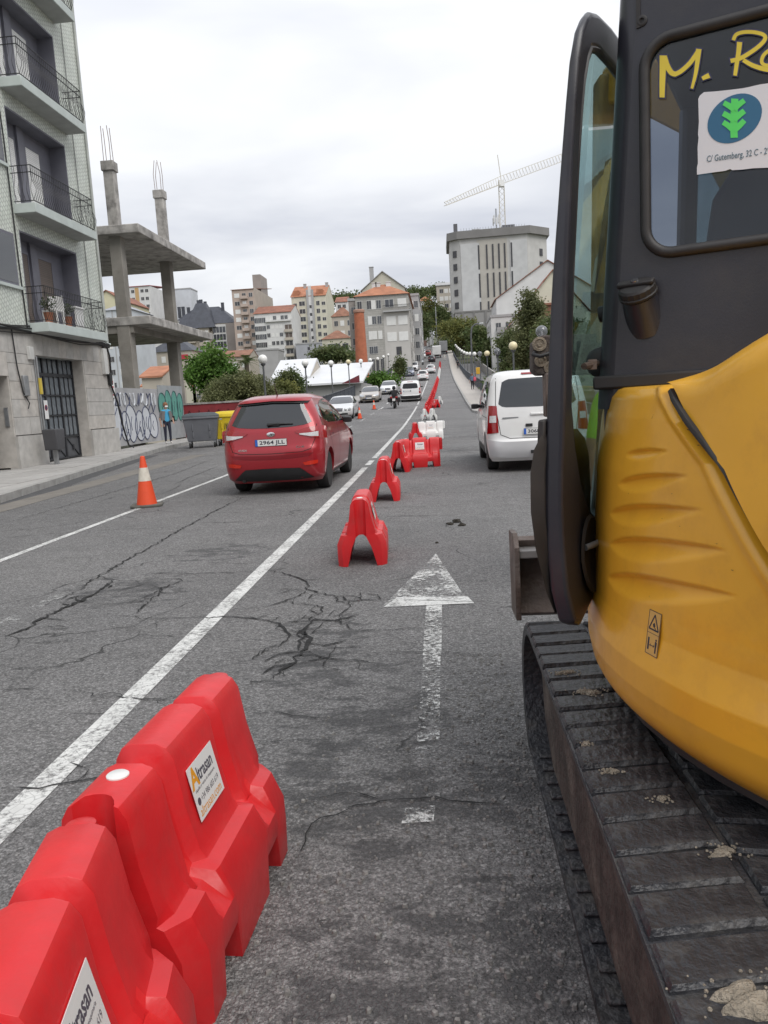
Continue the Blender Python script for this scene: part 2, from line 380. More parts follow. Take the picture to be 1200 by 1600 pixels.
# terrain
def hill(x, y):
    return 6 * math.sin(x * .011 + 1.3) + 5 * math.sin(x * .023 + y * .013) + 3 * math.sin(y * .03 + x * .017)
def terr(x, y):
    z0 = zr(y) - .07
    if y > 420: z0 += (y - 420) * .075 * sstep(420, 1500, y)
    zl = lerp(-7.0, zr(y) - 3, sstep(140, 300, y))
    zl = lerp(z0, zl, sstep(36, 50, y))
    zrgt = lerp(z0, zr(y) - 2.2, sstep(36, 55, y))
    z = z0
    if x < -9.4: z = lerp(z0, zl, sstep(-9.4, -12.5, x))
    if x > 4.3: z = lerp(z0, zrgt, sstep(4.3, 5.2, x))
    far = sstep(380, 900, y) + sstep(120, 500, abs(x)) * sstep(60, 300, y)
    return z + far * (hill(x, y) + 6)
TX = [-3000, -1500, -800, -500, -300, -200, -140, -100, -75, -60, -50, -40, -32, -26, -22, -19, -16, -14, -12.5, -11.5, -10.5, -9.8, -9.4, -8, -4, 0, 3, 4.3, 4.8, 5.2, 7, 9, 12, 16, 22, 30, 45, 70, 110, 180, 300, 600, 1200, 3000]
TY = [-400, -150, -60, -30, -15, 0, 12, 24, 32, 36, 39, 42, 45, 48, 52, 58, 65, 75, 85, 100, 115, 130, 150, 170, 190, 215, 240, 270, 300, 340, 380, 420, 500, 600, 750, 950, 1300, 1800, 2600, 4000]
b = MB()
for y in TY:
    for x in TX: b.v.append((x, y, terr(x, y)))
n = len(TX)
for j in range(len(TY) - 1):
    for i in range(n - 1): b.f.append((j * n + i, j * n + i + 1, (j + 1) * n + i + 1, (j + 1) * n + i))
obj('terrain', b, m_earth, kind='structure', smooth=80)

# pavements (solid sheet with a drop at the kerb)
def strip_solid(xl, xr, ys, top, bot):
    b = MB(); n = 4
    for y in ys:
        z = zr(y); a, c = xl(y), xr(y)
        b.v += [(a, y, z + bot), (a, y, z + top), (c, y, z + top), (c, y, z + bot)]
    for j in range(len(ys) - 1):
        for i in range(3): b.f.append((j * n + i, j * n + i + 1, (j + 1) * n + i + 1, (j + 1) * n + i))
    b.f.append((0, 3, 2, 1)); e = (len(ys) - 1) * n; b.f.append((e, e + 1, e + 2, e + 3))
    return b
yl = [y for y in YS if y >= -25]
pavL = obj('pavement_left', strip_solid(lambda y: -11.85 if y < 38 else -9.35, lambda y: kerbL(y) - .16, [y for y in yl if y <= 300], .122, -.3), m_pave, kind='structure')
pavR = obj('pavement_right', strip_solid(lambda y: kerbR(y) + .16, lambda y: 9.0 if y < 38 else 4.25, [y for y in yl if y <= 300], .122, -.3), m_pave2, kind='structure')
kb = MB().bx(-.08, .08, -.488, .488, -.16, .135)
kme = kb.mesh('kerb_stone'); kme.materials.append(m_kerb)
def kerbs(fn, side, parent, y0, y1):
    y = y0
    while y < y1:
        x0, x1 = fn(y), fn(y + 1); a = math.atan2(x0 - x1, 1.0)
        o = obj('kerb_stone', kme, parent=parent, loc=((x0 + x1) / 2 + side * .08, y + .5, zr(y + .5) + rnd.uniform(-.006, .004)))
        L = math.hypot(1, x1 - x0); o.rotation_euler = (slope(y + .5), 0, a + rnd.uniform(-.006, .006)); o.scale = (1, L, 1)
        y += 1.0
kerbs(kerbL, -1, pavL, 3, 62)
kerbs(kerbR, 1, pavR, 14, 90)
obj('kerb_far', strip_solid(lambda y: kerbL(y) - .16, lambda y: kerbL(y), [62, 70, 80, 90, 100, 115, 130, 150, 170, 190, 215, 250, 300], .135, -.2), m_kerb, pavL, kind='stuff')
obj('kerb_far', strip_solid(lambda y: kerbR(y), lambda y: kerbR(y) + .16, [90, 100, 115, 130, 150, 170, 190, 215, 250, 300], .135, -.2), m_kerb, pavR, kind='stuff')
sl = [MB().bx(-.392, .392, -.392, .392, -.03, .012).mesh('paving_slab') for k in range(1)]
mm = [M('paving_slab_%s' % 'abc'[k], c_, .85, var=.14, vs=3, bump=.2, bs=90, dirt=.4, ds=1.6, dcol=(.17, .16, .15)) for k, c_ in enumerate([(.385, .375, .36), (.35, .34, .325), (.41, .4, .38)])]
slm = []
for k in range(3):
    q = sl[0].copy(); q.materials.append(mm[k]); slm.append(q)
y = 9.0
while y < 37:
    x = -11.2
    while x < kerbL(y + .4) - .16 - .79 + .0:
        o = obj('paving_slab', slm[rnd.choice((0, 0, 1, 1, 2))], parent=pavL, loc=(x + .4, y + .4, zr(y + .4) + .122 + rnd.uniform(-.004, .003))); o.rotation_euler = (slope(y), rnd.uniform(-.003, .003), 0)
        x += .8
    y += .8
s2 = MB().bx(-.86, .86, -.99, .99, -.03, .01).mesh('paving_slab'); s2.materials.append(M('bridge_slab', (.43, .4, .365), .85, var=.1, vs=1.4, bump=.2, bs=60, dirt=.25, ds=.9, dcol=(.22, .2, .18)))
y = 48.5
while y < 130:
    o = obj('paving_slab', s2, parent=pavR, loc=((kerbR(y + 1) + .2 + 3.95) / 2, y + 1, zr(y + 1) + .122)); o.rotation_euler = (slope(y + 1), 0, 0); y += 2.0

# painted markings, 4 mm above the asphalt
def line_strip(xf, w, y0, y1, dz=.004, step=1.0):
    n = max(2, int((y1 - y0) / step)); ys = [lerp(y0, y1, i / n) for i in range(n + 1)]
    return rfn(lambda y: xf(y) - w / 2, lambda y: xf(y) + w / 2, ys, dz)
lineA = lambda y: -1.645 - .2 * sstep(10, 45, y)
def mark(name, g, mat): return obj(name, g, mat, road)
for a, b_ in ((1.0, 16.4), (17.0, 18.2), (18.9, 130)): mark('lane_line', line_strip(lineA, .125, a, b_), m_paint)
mark('lane_line', line_strip(lineA, .12, 130, 250, .012, 5), m_paint)
mark('edge_line', line_strip(lambda y: -4.64, .095, 3.0, 17.6), m_paint)
for y in range(24, 60, 7): mark('lane_dash', line_strip(lambda y: -4.7, .1, y, y + 3), m_paint_worn)
for y in range(60, 200, 7): mark('lane_dash', line_strip(lambda y: -4.6, .12, y, y + 2.6, .012), m_paint)
mark('old_line', line_strip(lambda y: -3.2 + .02 * (y - 5), .13, 2.2, 7.4), m_paint_faded)
def flat(pts, dz=.004):
    b = MB(); b.v = [(p[0], p[1], zr(p[1]) + dz) for p in pts]; b.f = [tuple(range(len(pts)))]; return b
# arrow: head drawn as three broad brush strokes over a thin fill, then the shaft
mark('arrow_head', flat([(-.105, 7.02), (-.42, 5.36), (.12, 5.34)], .003), m_paint_worn)
mark('arrow_head', flat([(-.105, 7.02), (-.47, 5.28), (-.30, 5.42), (-.11, 6.55)]), m_paint_worn)
mark('arrow_head', flat([(-.105, 7.02), (-.10, 6.55), (.03, 5.5), (.11, 5.45)]), m_paint_worn)
mark('arrow_head', flat([(-.46, 5.25), (.17, 5.26), (.13, 5.45), (-.38, 5.5)], .005), m_paint)
mark('arrow_shaft', flat([(-.055, 5.24), (-.165, 5.24), (-.165, 4.2), (-.06, 4.2)], .006), m_paint_worn)
mark('arrow_shaft', flat([(-.065, 4.19), (-.16, 4.19), (-.165, 3.1), (-.07, 3.12)], .006), paint('road_paint_thin', .795, .06))
mark('arrow_shaft', flat([(-.06, 3.08), (-.17, 3.06), (-.165, 2.62), (-.07, 2.62)], .004), m_paint_faded)
mark('arrow_shaft', flat([(-.085, 2.585), (-.19, 2.57), (-.2, 2.47), (-.09, 2.48)], .006), m_paint_worn)
# pale repair strip beside the left gutter
m_patch = M('pale_repair_strip', (.19, .175, .155), .9, var=.15, vs=3, bump=.4, bs=120, dirt=.5, ds=1.5, dcol=(.1, .1, .1))
obj('repair_strip', rfn(lambda y: -7.55 - .025 * max(y - 9, 0), lambda y: -6.95 - .03 * max(y - 9, 0), [5 + i for i in range(0, 20)], .0035), m_patch, road)
obj('repair_strip', rfn(lambda y: kerbL(y) + .0, lambda y: kerbL(y) + .42, [4 + i for i in range(0, 22)], .0025), M('gutter_tar', (.07, .07, .072), .85, var=.2, vs=4, bump=.3, bs=100), road)

# cracks: broken ribbons a few millimetres above the surface
def crack(pts, w, jit=.02, fork=0):
    b = MB(); P = [Vector(p) for p in pts]; seq = []
    for p, q in zip(P, P[1:]):
        n = max(2, int((q - p).length / .045))
        for i in range(n):
            t = i / n; s = p.lerp(q, t); s += Vector((rnd.uniform(-jit, jit), rnd.uniform(-jit, jit), 0)); seq.append(s)
    seq.append(P[-1])
    ws = [w * rnd.uniform(.25, 1.25) * min(1, .25 + 4 * min(i, len(seq) - 1 - i) / len(seq)) for i in range(len(seq))]
    for i, s in enumerate(seq):
        d = (seq[min(i + 1, len(seq) - 1)] - seq[max(i - 1, 0)]).normalized(); nrm = Vector((-d.y, d.x, 0))
        for k in (-1, 1):
            p = s + nrm * k * ws[i] / 2; b.v.append((p.x, p.y, zr(p.y) + .0075))
    for i in range(len(seq) - 1): b.f.append((2 * i, 2 * i + 1, 2 * i + 3, 2 * i + 2))
    obj('crack', b, m_crack, road)
def Z(ox, oy, s, L): return [gnd(ox + x / s, oy + y / s) for x, y in L]
z6 = lambda L: Z(340, 840, 2.727, L)
z7 = lambda L: Z(0, 600, 3.0, L)
z2 = lambda L: Z(0, 800, 2.0, L)
z5 = lambda L: Z(500, 660, 5.45, L)
for L_, w in [
    (z6([(205,140),(300,155),(345,175),(375,190),(388,222),(415,233),(455,240),(510,252),(560,270),(620,270),(700,266),(760,262)]), .03),
    (z6([(760,262),(900,270),(1085,275),(1200,270)]), .012),
    (z6([(388,222),(330,255),(290,275),(185,300)]), .022),
    (z6([(330,285),(420,290),(455,300),(440,320),(405,340),(395,355),(440,352),(500,355),(545,375),(580,395)]), .028),
    (z6([(580,395),(620,400),(760,392),(870,388)]), .014),
    (z6([(0,338),(60,340),(150,348),(215,355),(265,368),(300,405),(300,430),(265,460),(260,475)]), .026),
    (z6([(265,368),(330,362),(395,352)]), .016),
    (z6([(570,270),(560,300),(530,330),(515,360)]), .016),
    (z6([(405,350),(370,390),(390,430),(395,455),(350,490),(320,540),(255,580),(240,605)]), .05),
    (z6([(240,605),(150,620),(110,640)]), .022),
    (z6([(300,545),(380,535),(470,520),(520,520),(600,528),(700,545)]), .022),
    (z6([(20,495),(120,490),(240,485)]), .012),
    (z6([(640,495),(750,495),(830,488),(900,490),(1020,495),(1100,503),(1200,500)]), .013),
    (z6([(400,480),(500,475),(600,465),(680,450)]), .013),
    (z6([(340,490),(360,440),(375,400)]), .03), (z6([(310,520),(345,500),(420,505),(470,515)]), .025), (z6([(300,400),(340,400),(375,395)]), .015),
    (z6([(550,1165),(700,1125),(850,1112),(1000,1130),(1200,1140)]), .02),
    (z6([(150,755),(230,745),(330,760),(460,775)]), .012), (z6([(180,880),(300,865),(400,870)]), .012),
    (z6([(1060,195),(1130,185),(1200,180)]), .012),
    (z7([(1150,525),(1080,560),(1000,600),(900,655),(830,690),(760,735),(690,775),(640,800),(590,830),(520,870),(440,915),(410,945),(370,970),(300,1000),(210,1040)]), .035),
    (z7([(530,920),(490,960),(430,990),(380,1020),(300,1050),(200,1100),(120,1150),(20,1190)]), .06),
    (z7([(380,1020),(330,1005)]), .03), (z7([(430,990),(500,990)]), .02), (z7([(200,1100),(300,1110)]), .02),
    (z7([(0,690),(150,680),(350,655),(430,630)]), .02), (z7([(0,725),(200,705),(420,690)]), .025), (z7([(420,690),(640,680),(860,668)]), .015),
    (z7([(700,890),(900,890),(1180,882)]), .018), (z7([(660,1105),(800,1100),(950,1098),(1040,1095),(1200,1100)]), .018),
    (z7([(930,650),(1060,650),(1200,640)]), .025), (z7([(1000,605),(1100,603),(1200,600)]), .02),
    (z7([(0,660),(120,625),(400,545),(650,470),(820,420),(1000,350)]), .03),
    (z7([(640,1080),(700,1030),(760,960),(860,925)]), .03), (z7([(600,1030),(680,1000),(760,965)]), .02), (z7([(520,990),(600,960),(690,935)]), .015),
    (z7([(410,1030),(560,1035),(700,1040)]), .012), (z7([(500,1145),(640,1140)]), .015), (z7([(220,1150),(320,1152)]), .02),
    (z7([(820,470),(880,440),(960,410),(1020,385)]), .03), (z7([(760,515),(820,490),(850,470)]), .02),
    (z7([(880,690),(1000,680)]), .012), (z7([(1060,710),(1180,700)]), .014), (z7([(970,840),(1190,845)]), .014),
    (z2([(0,865),(95,865),(170,860),(250,845),(330,835)]), .018), (z2([(290,580),(390,580),(480,590),(570,578)]), .016),
    (z2([(0,560),(110,555)]), .014), (z2([(20,490),(160,487)]), .014), (z2([(220,630),(330,632)]), .012), (z2([(80,412),(260,402)]), .014),
    (z5([(0,820),(210,815),(560,800),(900,795),(1150,795)]), .028), (z5([(0,740),(200,738),(560,725),(850,720),(1200,705)]), .022),
]:
    crack(L_, w * .62, .016 if w < .03 else .024)
    if L_[0].y < 9 and w > .015:
        for k in range(len(L_)):
            if rnd.random() < .55:
                a_ = rnd.uniform(0, 6.28); q_ = L_[k]; ln = rnd.uniform(.1, .32)
                crack([q_, q_ + Vector((math.cos(a_) * ln * .5, math.sin(a_) * ln * .5, 0)), q_ + Vector((math.cos(a_ + .5) * ln, math.sin(a_ + .5) * ln, 0))], w * .38, .012)
for y, x0, x1 in [(21, -3.5, 1.5), (24.5, -1, 2), (28, -4, 1), (33, -5, 2), (38, -4, 0), (44, -6, 2), (52, -5, 1)]:
    crack([(lerp(x0, x1, i / 5), y + rnd.uniform(-.3, .3), 0) for i in range(6)], .035, .02)
# little clods of mud on the lane
for (x, y, s), _lb in zip([(.12, 8.75, .05), (.05, 8.6, .035), (.17, 8.5, .04), (-.1, 7.55, .02), (.02, 8.68, .02)], ['largest dark clod of mud lying on the closed lane beyond the arrow', 'medium mud clod touching the left of the largest one on the lane', 'flat mud clod just on the arrow side of the largest one', 'tiny lone mud clod close to the arrow tip', 'smallest mud crumb beside the clods on the lane']):
    g = MB()
    pr = [(.3, 0), (.9, .15), (1, .4), (.75, .75), (.25, .95)]
    g.lathe(pr, 8); g.v = [(v[0] * s * rnd.uniform(.7, 1.4), v[1] * s * rnd.uniform(.7, 1.3), v[2] * s * rnd.uniform(.7, 1.2)) for v in g.v]
    obj('mud_clod', g, M('dry_mud', (.035, .03, .024), .95, var=.3, vs=40, bump=.5, bs=150), loc=(x, y, zr(y) - .004), label=_lb, cat='mud clod', group='mud clods on the lane')

# loose chippings swept against the track and along the barrier feet
g = MB(); rg2 = random.Random(11)
for i in range(1500):
    if i < 900: x, y = rg2.gauss(.16, .13), rg2.uniform(1.35, 4.2)
    else: x, y = rg2.uniform(-.6, .35), rg2.uniform(1.4, 3.4)
    if x > .285: x = .285 - abs(rg2.gauss(0, .1))
    s_ = rg2.choice((.003, .004, .004, .006, .009)) * rg2.uniform(.7, 1.3); a = rg2.uniform(0, 3); z = zr(y)
    ring = [(x + s_ * rg2.uniform(.6, 1.3) * math.cos(a + k * 1.257), y + s_ * rg2.uniform(.6, 1.3) * math.sin(a + k * 1.257)) for k in range(5)]
    i0 = len(g.v); g.v += [(p[0], p[1], z - .001) for p in ring] + [(x + (p[0] - x) * .7, y + (p[1] - y) * .7, z + s_ * rg2.uniform(.7, 1.1)) for p in ring]
    g.f += [(i0 + 5, i0 + 6, i0 + 7, i0 + 8, i0 + 9)] + [(i0 + k, i0 + (k + 1) % 5, i0 + 5 + (k + 1) % 5, i0 + 5 + k) for k in range(5)]
obj('loose_gravel', g, M('stone_chippings', (.2, .195, .185), .9, var=.45, vs=60), label='loose grey stone chippings scattered on the asphalt beside the track', cat='gravel', kind='stuff')
# ---------------------------------------------------------------- plastic road barriers
m_red = M('red_plastic', (.64, .02, .024), .36, var=.1, vs=5, bump=.06, bs=45, dirt=.3, ds=9, dcol=(.4, .05, .045), hue=(.58, .016, .02))
m_wht = M('white_plastic', (.72, .72, .7), .4, var=.05, vs=4, dirt=.2, ds=4, dcol=(.4, .38, .35))
BL = .93
def barrier_mesh():
    """A-shaped hollow barrier: stations along its length, each a closed ring (outer profile, then the arch between the legs)."""
    def bump(y, a, b, s=.011): return sstep(a - s, a + s, y) - sstep(b - s, b + s, y)
    def ring(y, end=0):
        u = bump(y, -.6, -.235) + bump(y, -.165, .165) + bump(y, .235, .6)      # upper blocks
        l = bump(y, -.6, -.285) + bump(y, -.195, .0) * 1 + bump(y, .0, .195) + bump(y, .285, .6)   # lower blocks
        l = min(1, l); u = min(1, u)
        cut = bump(y, -.30, -.16, .006) + bump(y, .16, .30, .006)
        zb = .115 * cut
        top = .567 + .038 * u + .012 * bump(y, -.165, .165); tw = .047 + .027 * u; sw = .102 + .036 * u
        led = .155 + .045 * l; lz = .262 + .022 * l
        inn = .03 + .0
        e = end * .05
        pr = [(.236 - e, zb), (.24 - e, .12 + zb * .3), (.238 - e, .2), (led - e, lz), (sw + .018 - e * .5, lz + .008), (sw, lz + .035), (lerp(sw, tw, .5), .44), (tw + .012, top - .04), (tw - .008, top - .008), (tw * .5, top + .004)]
        o = [(x, z) for x, z in pr] + [(-x, z) for x, z in reversed(pr)]
        ia = [(-.142, zb), (-.095, .17), (-.05, .265), (-.02, .285), (.02, .285), (.05, .265), (.095, .17), (.142, zb)]
        return [Vector((x, y, z)) for x, z in o + ia]
    ys = [-.465, -.405, -.33, -.307, -.294, -.28, -.268, -.247, -.235, -.223, -.205, -.19, -.177, -.165, -.153, -.147, -.1, -.018, 0, .018, .1, .147, .153, .165, .177, .19, .205, .223, .235, .247, .268, .28, .294, .307, .33, .405, .465]
    ys = [y * BL / .93 for y in ys]
    rs = [ring(y, 1 if i in (0, len(ys) - 1) else 0) for i, y in enumerate(ys)]
    b = MB().loft(rs, False)
    # end caps: quads between the outer profile and the arch on each side, then the bridge over the arch
    nO, nI = 20, 8
    for base in (0, (len(ys) - 1) * (nO + nI)):
        r_ = lambda k: base + k
        O = list(range(20)); I = list(range(20, 28))
        b.f += [(r_(0), r_(1), r_(26), r_(27)), (r_(1), r_(2), r_(26)), (r_(2), r_(3), r_(25), r_(26)), (r_(3), r_(4), r_(5), r_(25)), (r_(5), r_(6), r_(24), r_(25)),
                (r_(19), r_(20), r_(21), r_(18)), (r_(18), r_(21), r_(17)), (r_(17), r_(21), r_(22), r_(16)), (r_(16), r_(22), r_(14), r_(15)), (r_(14), r_(22), r_(23), r_(13)),
                (r_(6), r_(13), r_(23), r_(24)), tuple(r_(k) for k in range(6, 14))]
    return b.mesh('shell', None)
bar_me = barrier_mesh()
tmp = bpy.data.objects.new('tmp', bar_me); C.objects.link(tmp)
# vertical socket groove in the near end, rounded edges everywhere
cutb = MB().lathe([(.052, .2), (.06, .9)], 20, (0, -.475, 0)); cuto = obj('tmp_cut', cutb)
bo = tmp.modifiers.new('b', 'BOOLEAN'); bo.object = cuto; bo.operation = 'DIFFERENCE'; bo.solver = 'EXACT'
bv = tmp.modifiers.new('bv', 'BEVEL'); bv.width = .0085; bv.segments = 3; bv.limit_method = 'ANGLE'; bv.angle_limit = R(24)
bpy.context.view_layer.update(); bake(tmp); bar_me = tmp.data
bpy.data.objects.remove(tmp); bpy.data.objects.remove(cuto)
for p in bar_me.polygons: p.use_smooth = True
bar_me.set_sharp_from_angle(angle=R(40))
bar_me.materials.clear()
knob_me = MB().lathe([(.012, .34), (.042, .345), (.045, .5), (.045, .565), (.036, .592), (.012, .6)], 18, (0, .5, 0)).mesh('tongue', 40)
cap_me = MB().lathe([(.03, 0), (.03, .006), (.026, .009), (.0005, .009)], 20).mesh('filler_cap', 40)
# advertising panel, on the sloping flank
m_paper = M('sticker_vinyl', (.74, .74, .73), .35, var=.02)
m_or = M('sticker_orange', (.75, .33, .02), .45, var=.02); m_gy = M('sticker_grey', (.09, .085, .11), .45, var=.02)
plate_me = MB().bx(-.105, .105, -.077, .077, 0, .002).mesh('sticker'); plate_me.materials.append(m_paper)
T = {k: text_mesh(*a, **kw) for k, a, kw in [('A', ('A', .082), dict(bold=.0025)), ('name', ('ltrasan', .056, 'LEFT'), dict(bold=.0012, width=.125)), ('sub', ('alquiler y venta de maquinaria', .0135, 'LEFT'), dict(width=.165)), ('tel', ('+34 986 603 619', .026, 'LEFT'), dict(width=.15)), ('web', ('altrasan.com', .04, 'LEFT'), dict(width=.18))]}
for k, mt in (('A', m_or), ('name', m_gy), ('sub', m_gy), ('tel', m_gy), ('web', m_or)): T[k].materials.append(mt)
dot_me = MB().lathe([(.011, 0), (.011, .0006), (.0005, .0006)], 14); dot_me = dot_me.mesh('dot'); dot_me.materials.append(m_gy)
def barrier(x, y, rz, mat, label, group=None, detail=2, stickers=1, rx=None):
    t = thing('road_barrier', label, 'barrier', (x, y, zr(y)), rz, group)
    t.rotation_euler = (slope(y), 0, rz); t.scale = (.91, .87, .965)
    me = bar_me if mat is m_red else bar_w
    obj('shell', me, None, t)
    obj('tongue', knob_me if mat is m_red else knob_w, None, t)
    o = obj('filler_cap', cap_me, None, t, loc=(0, -.32, .6065))
    if stickers:
        for s in (1, -1):
            # flank: from (sw .138, z .31) to (tw .086, z .55)
            pz = .447; px_ = .1125
            nrm = Vector((s * .24, 0, .052)).normalized()
            st = obj('sticker', plate_me, None, t)
            frame(st, (s * px_ + nrm.x * .0015, 0, pz + nrm.z * .0015), (0, s, 0), (-s * .052, 0, .24))
            if detail >= 2:
                for k, (u, v) in dict(A=(-.072, .038), name=(-.05, .036), sub=(-.088, .004), tel=(-.066, -.026), web=(-.094, -.056)).items():
                    q = obj('lettering', T[k], None, st, loc=(u, v, .0026))
                q = obj('phone_dot', dot_me, None, st, loc=(-.082, -.026, .0022))
            elif detail == 1:
                for k, (u, v) in dict(name=(-.05, .036), tel=(-.066, -.026), web=(-.094, -.056)).items():
                    q = obj('lettering', T[k], None, st, loc=(u, v, .0026))
    return t
bar_w = bar_me.copy(); knob_w = knob_me.copy()
bar_me.materials.append(m_red); knob_me.materials.append(m_red); bar_w.materials.append(m_wht); knob_w.materials.append(m_wht); cap_me.materials.append(m_wht)
barrier(-.74, 1.095, R(11), m_red, 'red plastic barrier hooked on behind the one beside the arrow tail, water drops on top')
barrier(-.80, 1.985, R(-3), m_red, 'red plastic barrier with round white cap and advertising sticker beside the arrow tail')
barrier(-.765, 7.03, R(3), m_red, 'red plastic barrier standing end-on just left of the arrow tip')
barrier(-.86, 11.2, R(2), m_red, 'red plastic barrier between the arrow-tip barrier and the crosswise red one')
barrier(-.86, 15.35, R(-2), m_red, 'red plastic barrier touching the end of the crosswise red barrier')
barrier(-.47, 16.0, R(-86), m_red, 'red plastic barrier set crosswise with its rounded tongue out to the right', detail=1)
barrier(-.36, 25.9, R(-88), m_wht, 'white plastic barrier set crosswise behind the crosswise red one', detail=1)
barrier(-.86, 25.2, R(4), m_red, 'red plastic barrier touching the left end of the crosswise white barrier', detail=1)
gw, gr = 'barriers in the row along the lane line on the bridge', 'barriers in the row along the lane line on the bridge'
barrier(-.9, 42.9, R(5), m_wht, 'white plastic barrier at the near end of the row, lane-line side', detail=0)
barrier(-.47, 42.6, R(8), m_wht, 'white plastic barrier at the near end of the row, pavement side', detail=0)
barrier(-.85, 47.5, R(4), m_red, 'red plastic barrier behind the pair of white ones in the row', detail=0)
barrier(-.35, 57.5, R(20), m_red, 'red plastic barrier turned askew beside the lone white one', detail=0)
barrier(-.05, 62.8, R(6), m_wht, 'white plastic barrier standing alone right of the row', detail=0)
y = 52.0
while y < 122:
    x = lerp(-.95, -.25, (y - 52) / 70)
    barrier(x, y, R(rnd.uniform(-1, 5)), m_red, 'red plastic barrier in the long run along the lane line on the bridge', 'red barriers in the long run on the bridge', 0, 0); y += rnd.choice((2.4, 2.8, 3.2))
while y < 156:
    barrier(lerp(-.2, .15, (y - 122) / 34), y, R(rnd.uniform(-2, 3)), m_wht, 'white plastic barrier in the far run along the lane line on the bridge', 'white barriers in the far run on the bridge', 0, 0); y += 3.2
while y < 184:
    barrier(lerp(.15, .35, (y - 156) / 28), y, 0, m_red, 'red plastic barrier in the last run before the parked lorry on the hill', 'red barriers in the last run on the bridge', 0, 0); y += 4.0

# ---------------------------------------------------------------- traffic cones
m_cone = M('cone_orange', (.72, .075, .02), .5, var=.08, vs=6, dirt=.2, ds=6, dcol=(.3, .05, .03)); m_band = M('cone_band', (.6, .56, .48), .6, var=.1, vs=12, dirt=.4, ds=7, dcol=(.35, .3, .24)); m_base = M('cone_base_rubber', (.1, .098, .085), .9, var=.25, vs=9)
def cone(x, y, h, label, rz=0):
    t = thing('traffic_cone', label, 'traffic cone', (x, y, zr(y)), rz)
    k = h / .75; w = .23 * k
    b = MB()
    pts = [(w * c_, w * s_) for c_, s_ in ((.75, -1), (1, -.75), (1, .75), (.75, 1), (-.75, 1), (-1, .75), (-1, -.75), (-.75, -1))]
    b.prism([(p[0], p[1], 0) for p in pts], (0, 0, .035 * k)); obj('base', b, m_base, t, bevel=.008)
    rr = lambda z: lerp(.15, .032, (z - .035) / .715) * k
    def seg(z0, z1, mat, nm, off=0, top=False):
        pr = [(rr(z0) + off, z0 * k), (rr(z1) + off, z1 * k)]
        if top: pr += [(rr(z1) * .7, z1 * k + .008), (.003, z1 * k + .009)]
        else: pr += [(rr(z1) - .01, z1 * k)]
        pr = [(rr(z0) - .012, z0 * k)] + pr
        obj(nm, MB().lathe(pr, 20), mat, t, smooth=40)
    seg(.03, .39, m_cone, 'cone_body'); seg(.385, .585, m_band, 'reflective_band', .002); seg(.58, .75, m_cone, 'cone_tip', 0, True)
    return t
cone(-4.6, 11.6, .77, 'orange traffic cone with dirty white band on the edge line behind the red hatchback', .3)
cone(-5.0, 47.9, .7, 'small orange and white cone beside the silver saloon with four round headlights')
cone(-5.1, 59.9, .7, 'small orange and white cone beside the beige saloon and the motorcycle', .2)
cone(-3.6, 140, .75, 'small orange cone on the centre line near the white estate car on the bridge')
cone(-3.5, 150, .75, 'faded orange cone on the centre line farther up the bridge')
# ---------------------------------------------------------------- excavator
EO = Vector((1.33, 2.1, 0))
exc = thing('excavator', 'yellow and black tracked mini excavator with its cab door open', 'excavator', EO)
m_yel = M('excavator_yellow', (.76, .39, .03), .3, coat=.25, var=.06, vs=2.5, dirt=.3, ds=7, dcol=(.4, .17, .03), bump=.03, bs=25)
m_cab = M('cab_black', (.026, .026, .034), .33, var=.2, vs=3, dirt=.35, ds=4, dcol=(.07, .065, .06), bump=.04, bs=200)
m_trim = M('cab_trim', (.022, .02, .02), .6, var=.25, vs=5, dirt=.4, ds=6, dcol=(.06, .048, .04))
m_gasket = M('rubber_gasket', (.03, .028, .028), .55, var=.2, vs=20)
m_track = M('track_rubber', (.03, .031, .036), .45, var=.35, vs=6, bump=.55, bs=45, dirt=.55, ds=7, dcol=(.14, .13, .115))
m_mud = M('muddy_steel', (.06, .046, .04), .8, var=.45, vs=9, bump=.8, bs=40, hue=(.12, .1, .085), hm=.58)
m_rusty = M('worn_steel', (.16, .13, .115), .55, .3, var=.3, vs=8, bump=.3, bs=50, hue=(.1, .07, .055))
m_cabglass = glass('cab_glass', (.42, .46, .52), .9, .01, (.012, .013, .018))
m_doorglass = glass('door_glass', (.62, .74, .74), .92, .01)
def ex(name, g, mat, parent=None, **k):
    """part given in place coordinates"""
    off = EO if parent is None else Vector((0, 0, 0))
    g.v = [(v[0] - EO.x, v[1] - EO.y, v[2]) for v in g.v]
    return obj(name, g, mat, parent or exc, **k)
P0 = Vector((.455, 2.1, 0)); DD = Vector((.9117, -.4108, 0)); NN = Vector((-.4108, -.9117, 0))
def cabp(a, z, off=0): return P0 + DD * a + NN * off + Vector((0, 0, z))
def onplane(px, py, off=0):
    d = rt * ((px - 600) / 1210.0) + uu * ((800 - py) / 1210.0) + fw
    p0 = P0 + NN * off; c0 = Vector((0, 0, CAM_H)); t = (p0 - c0).dot(NN) / d.dot(NN)
    return c0 + d * t
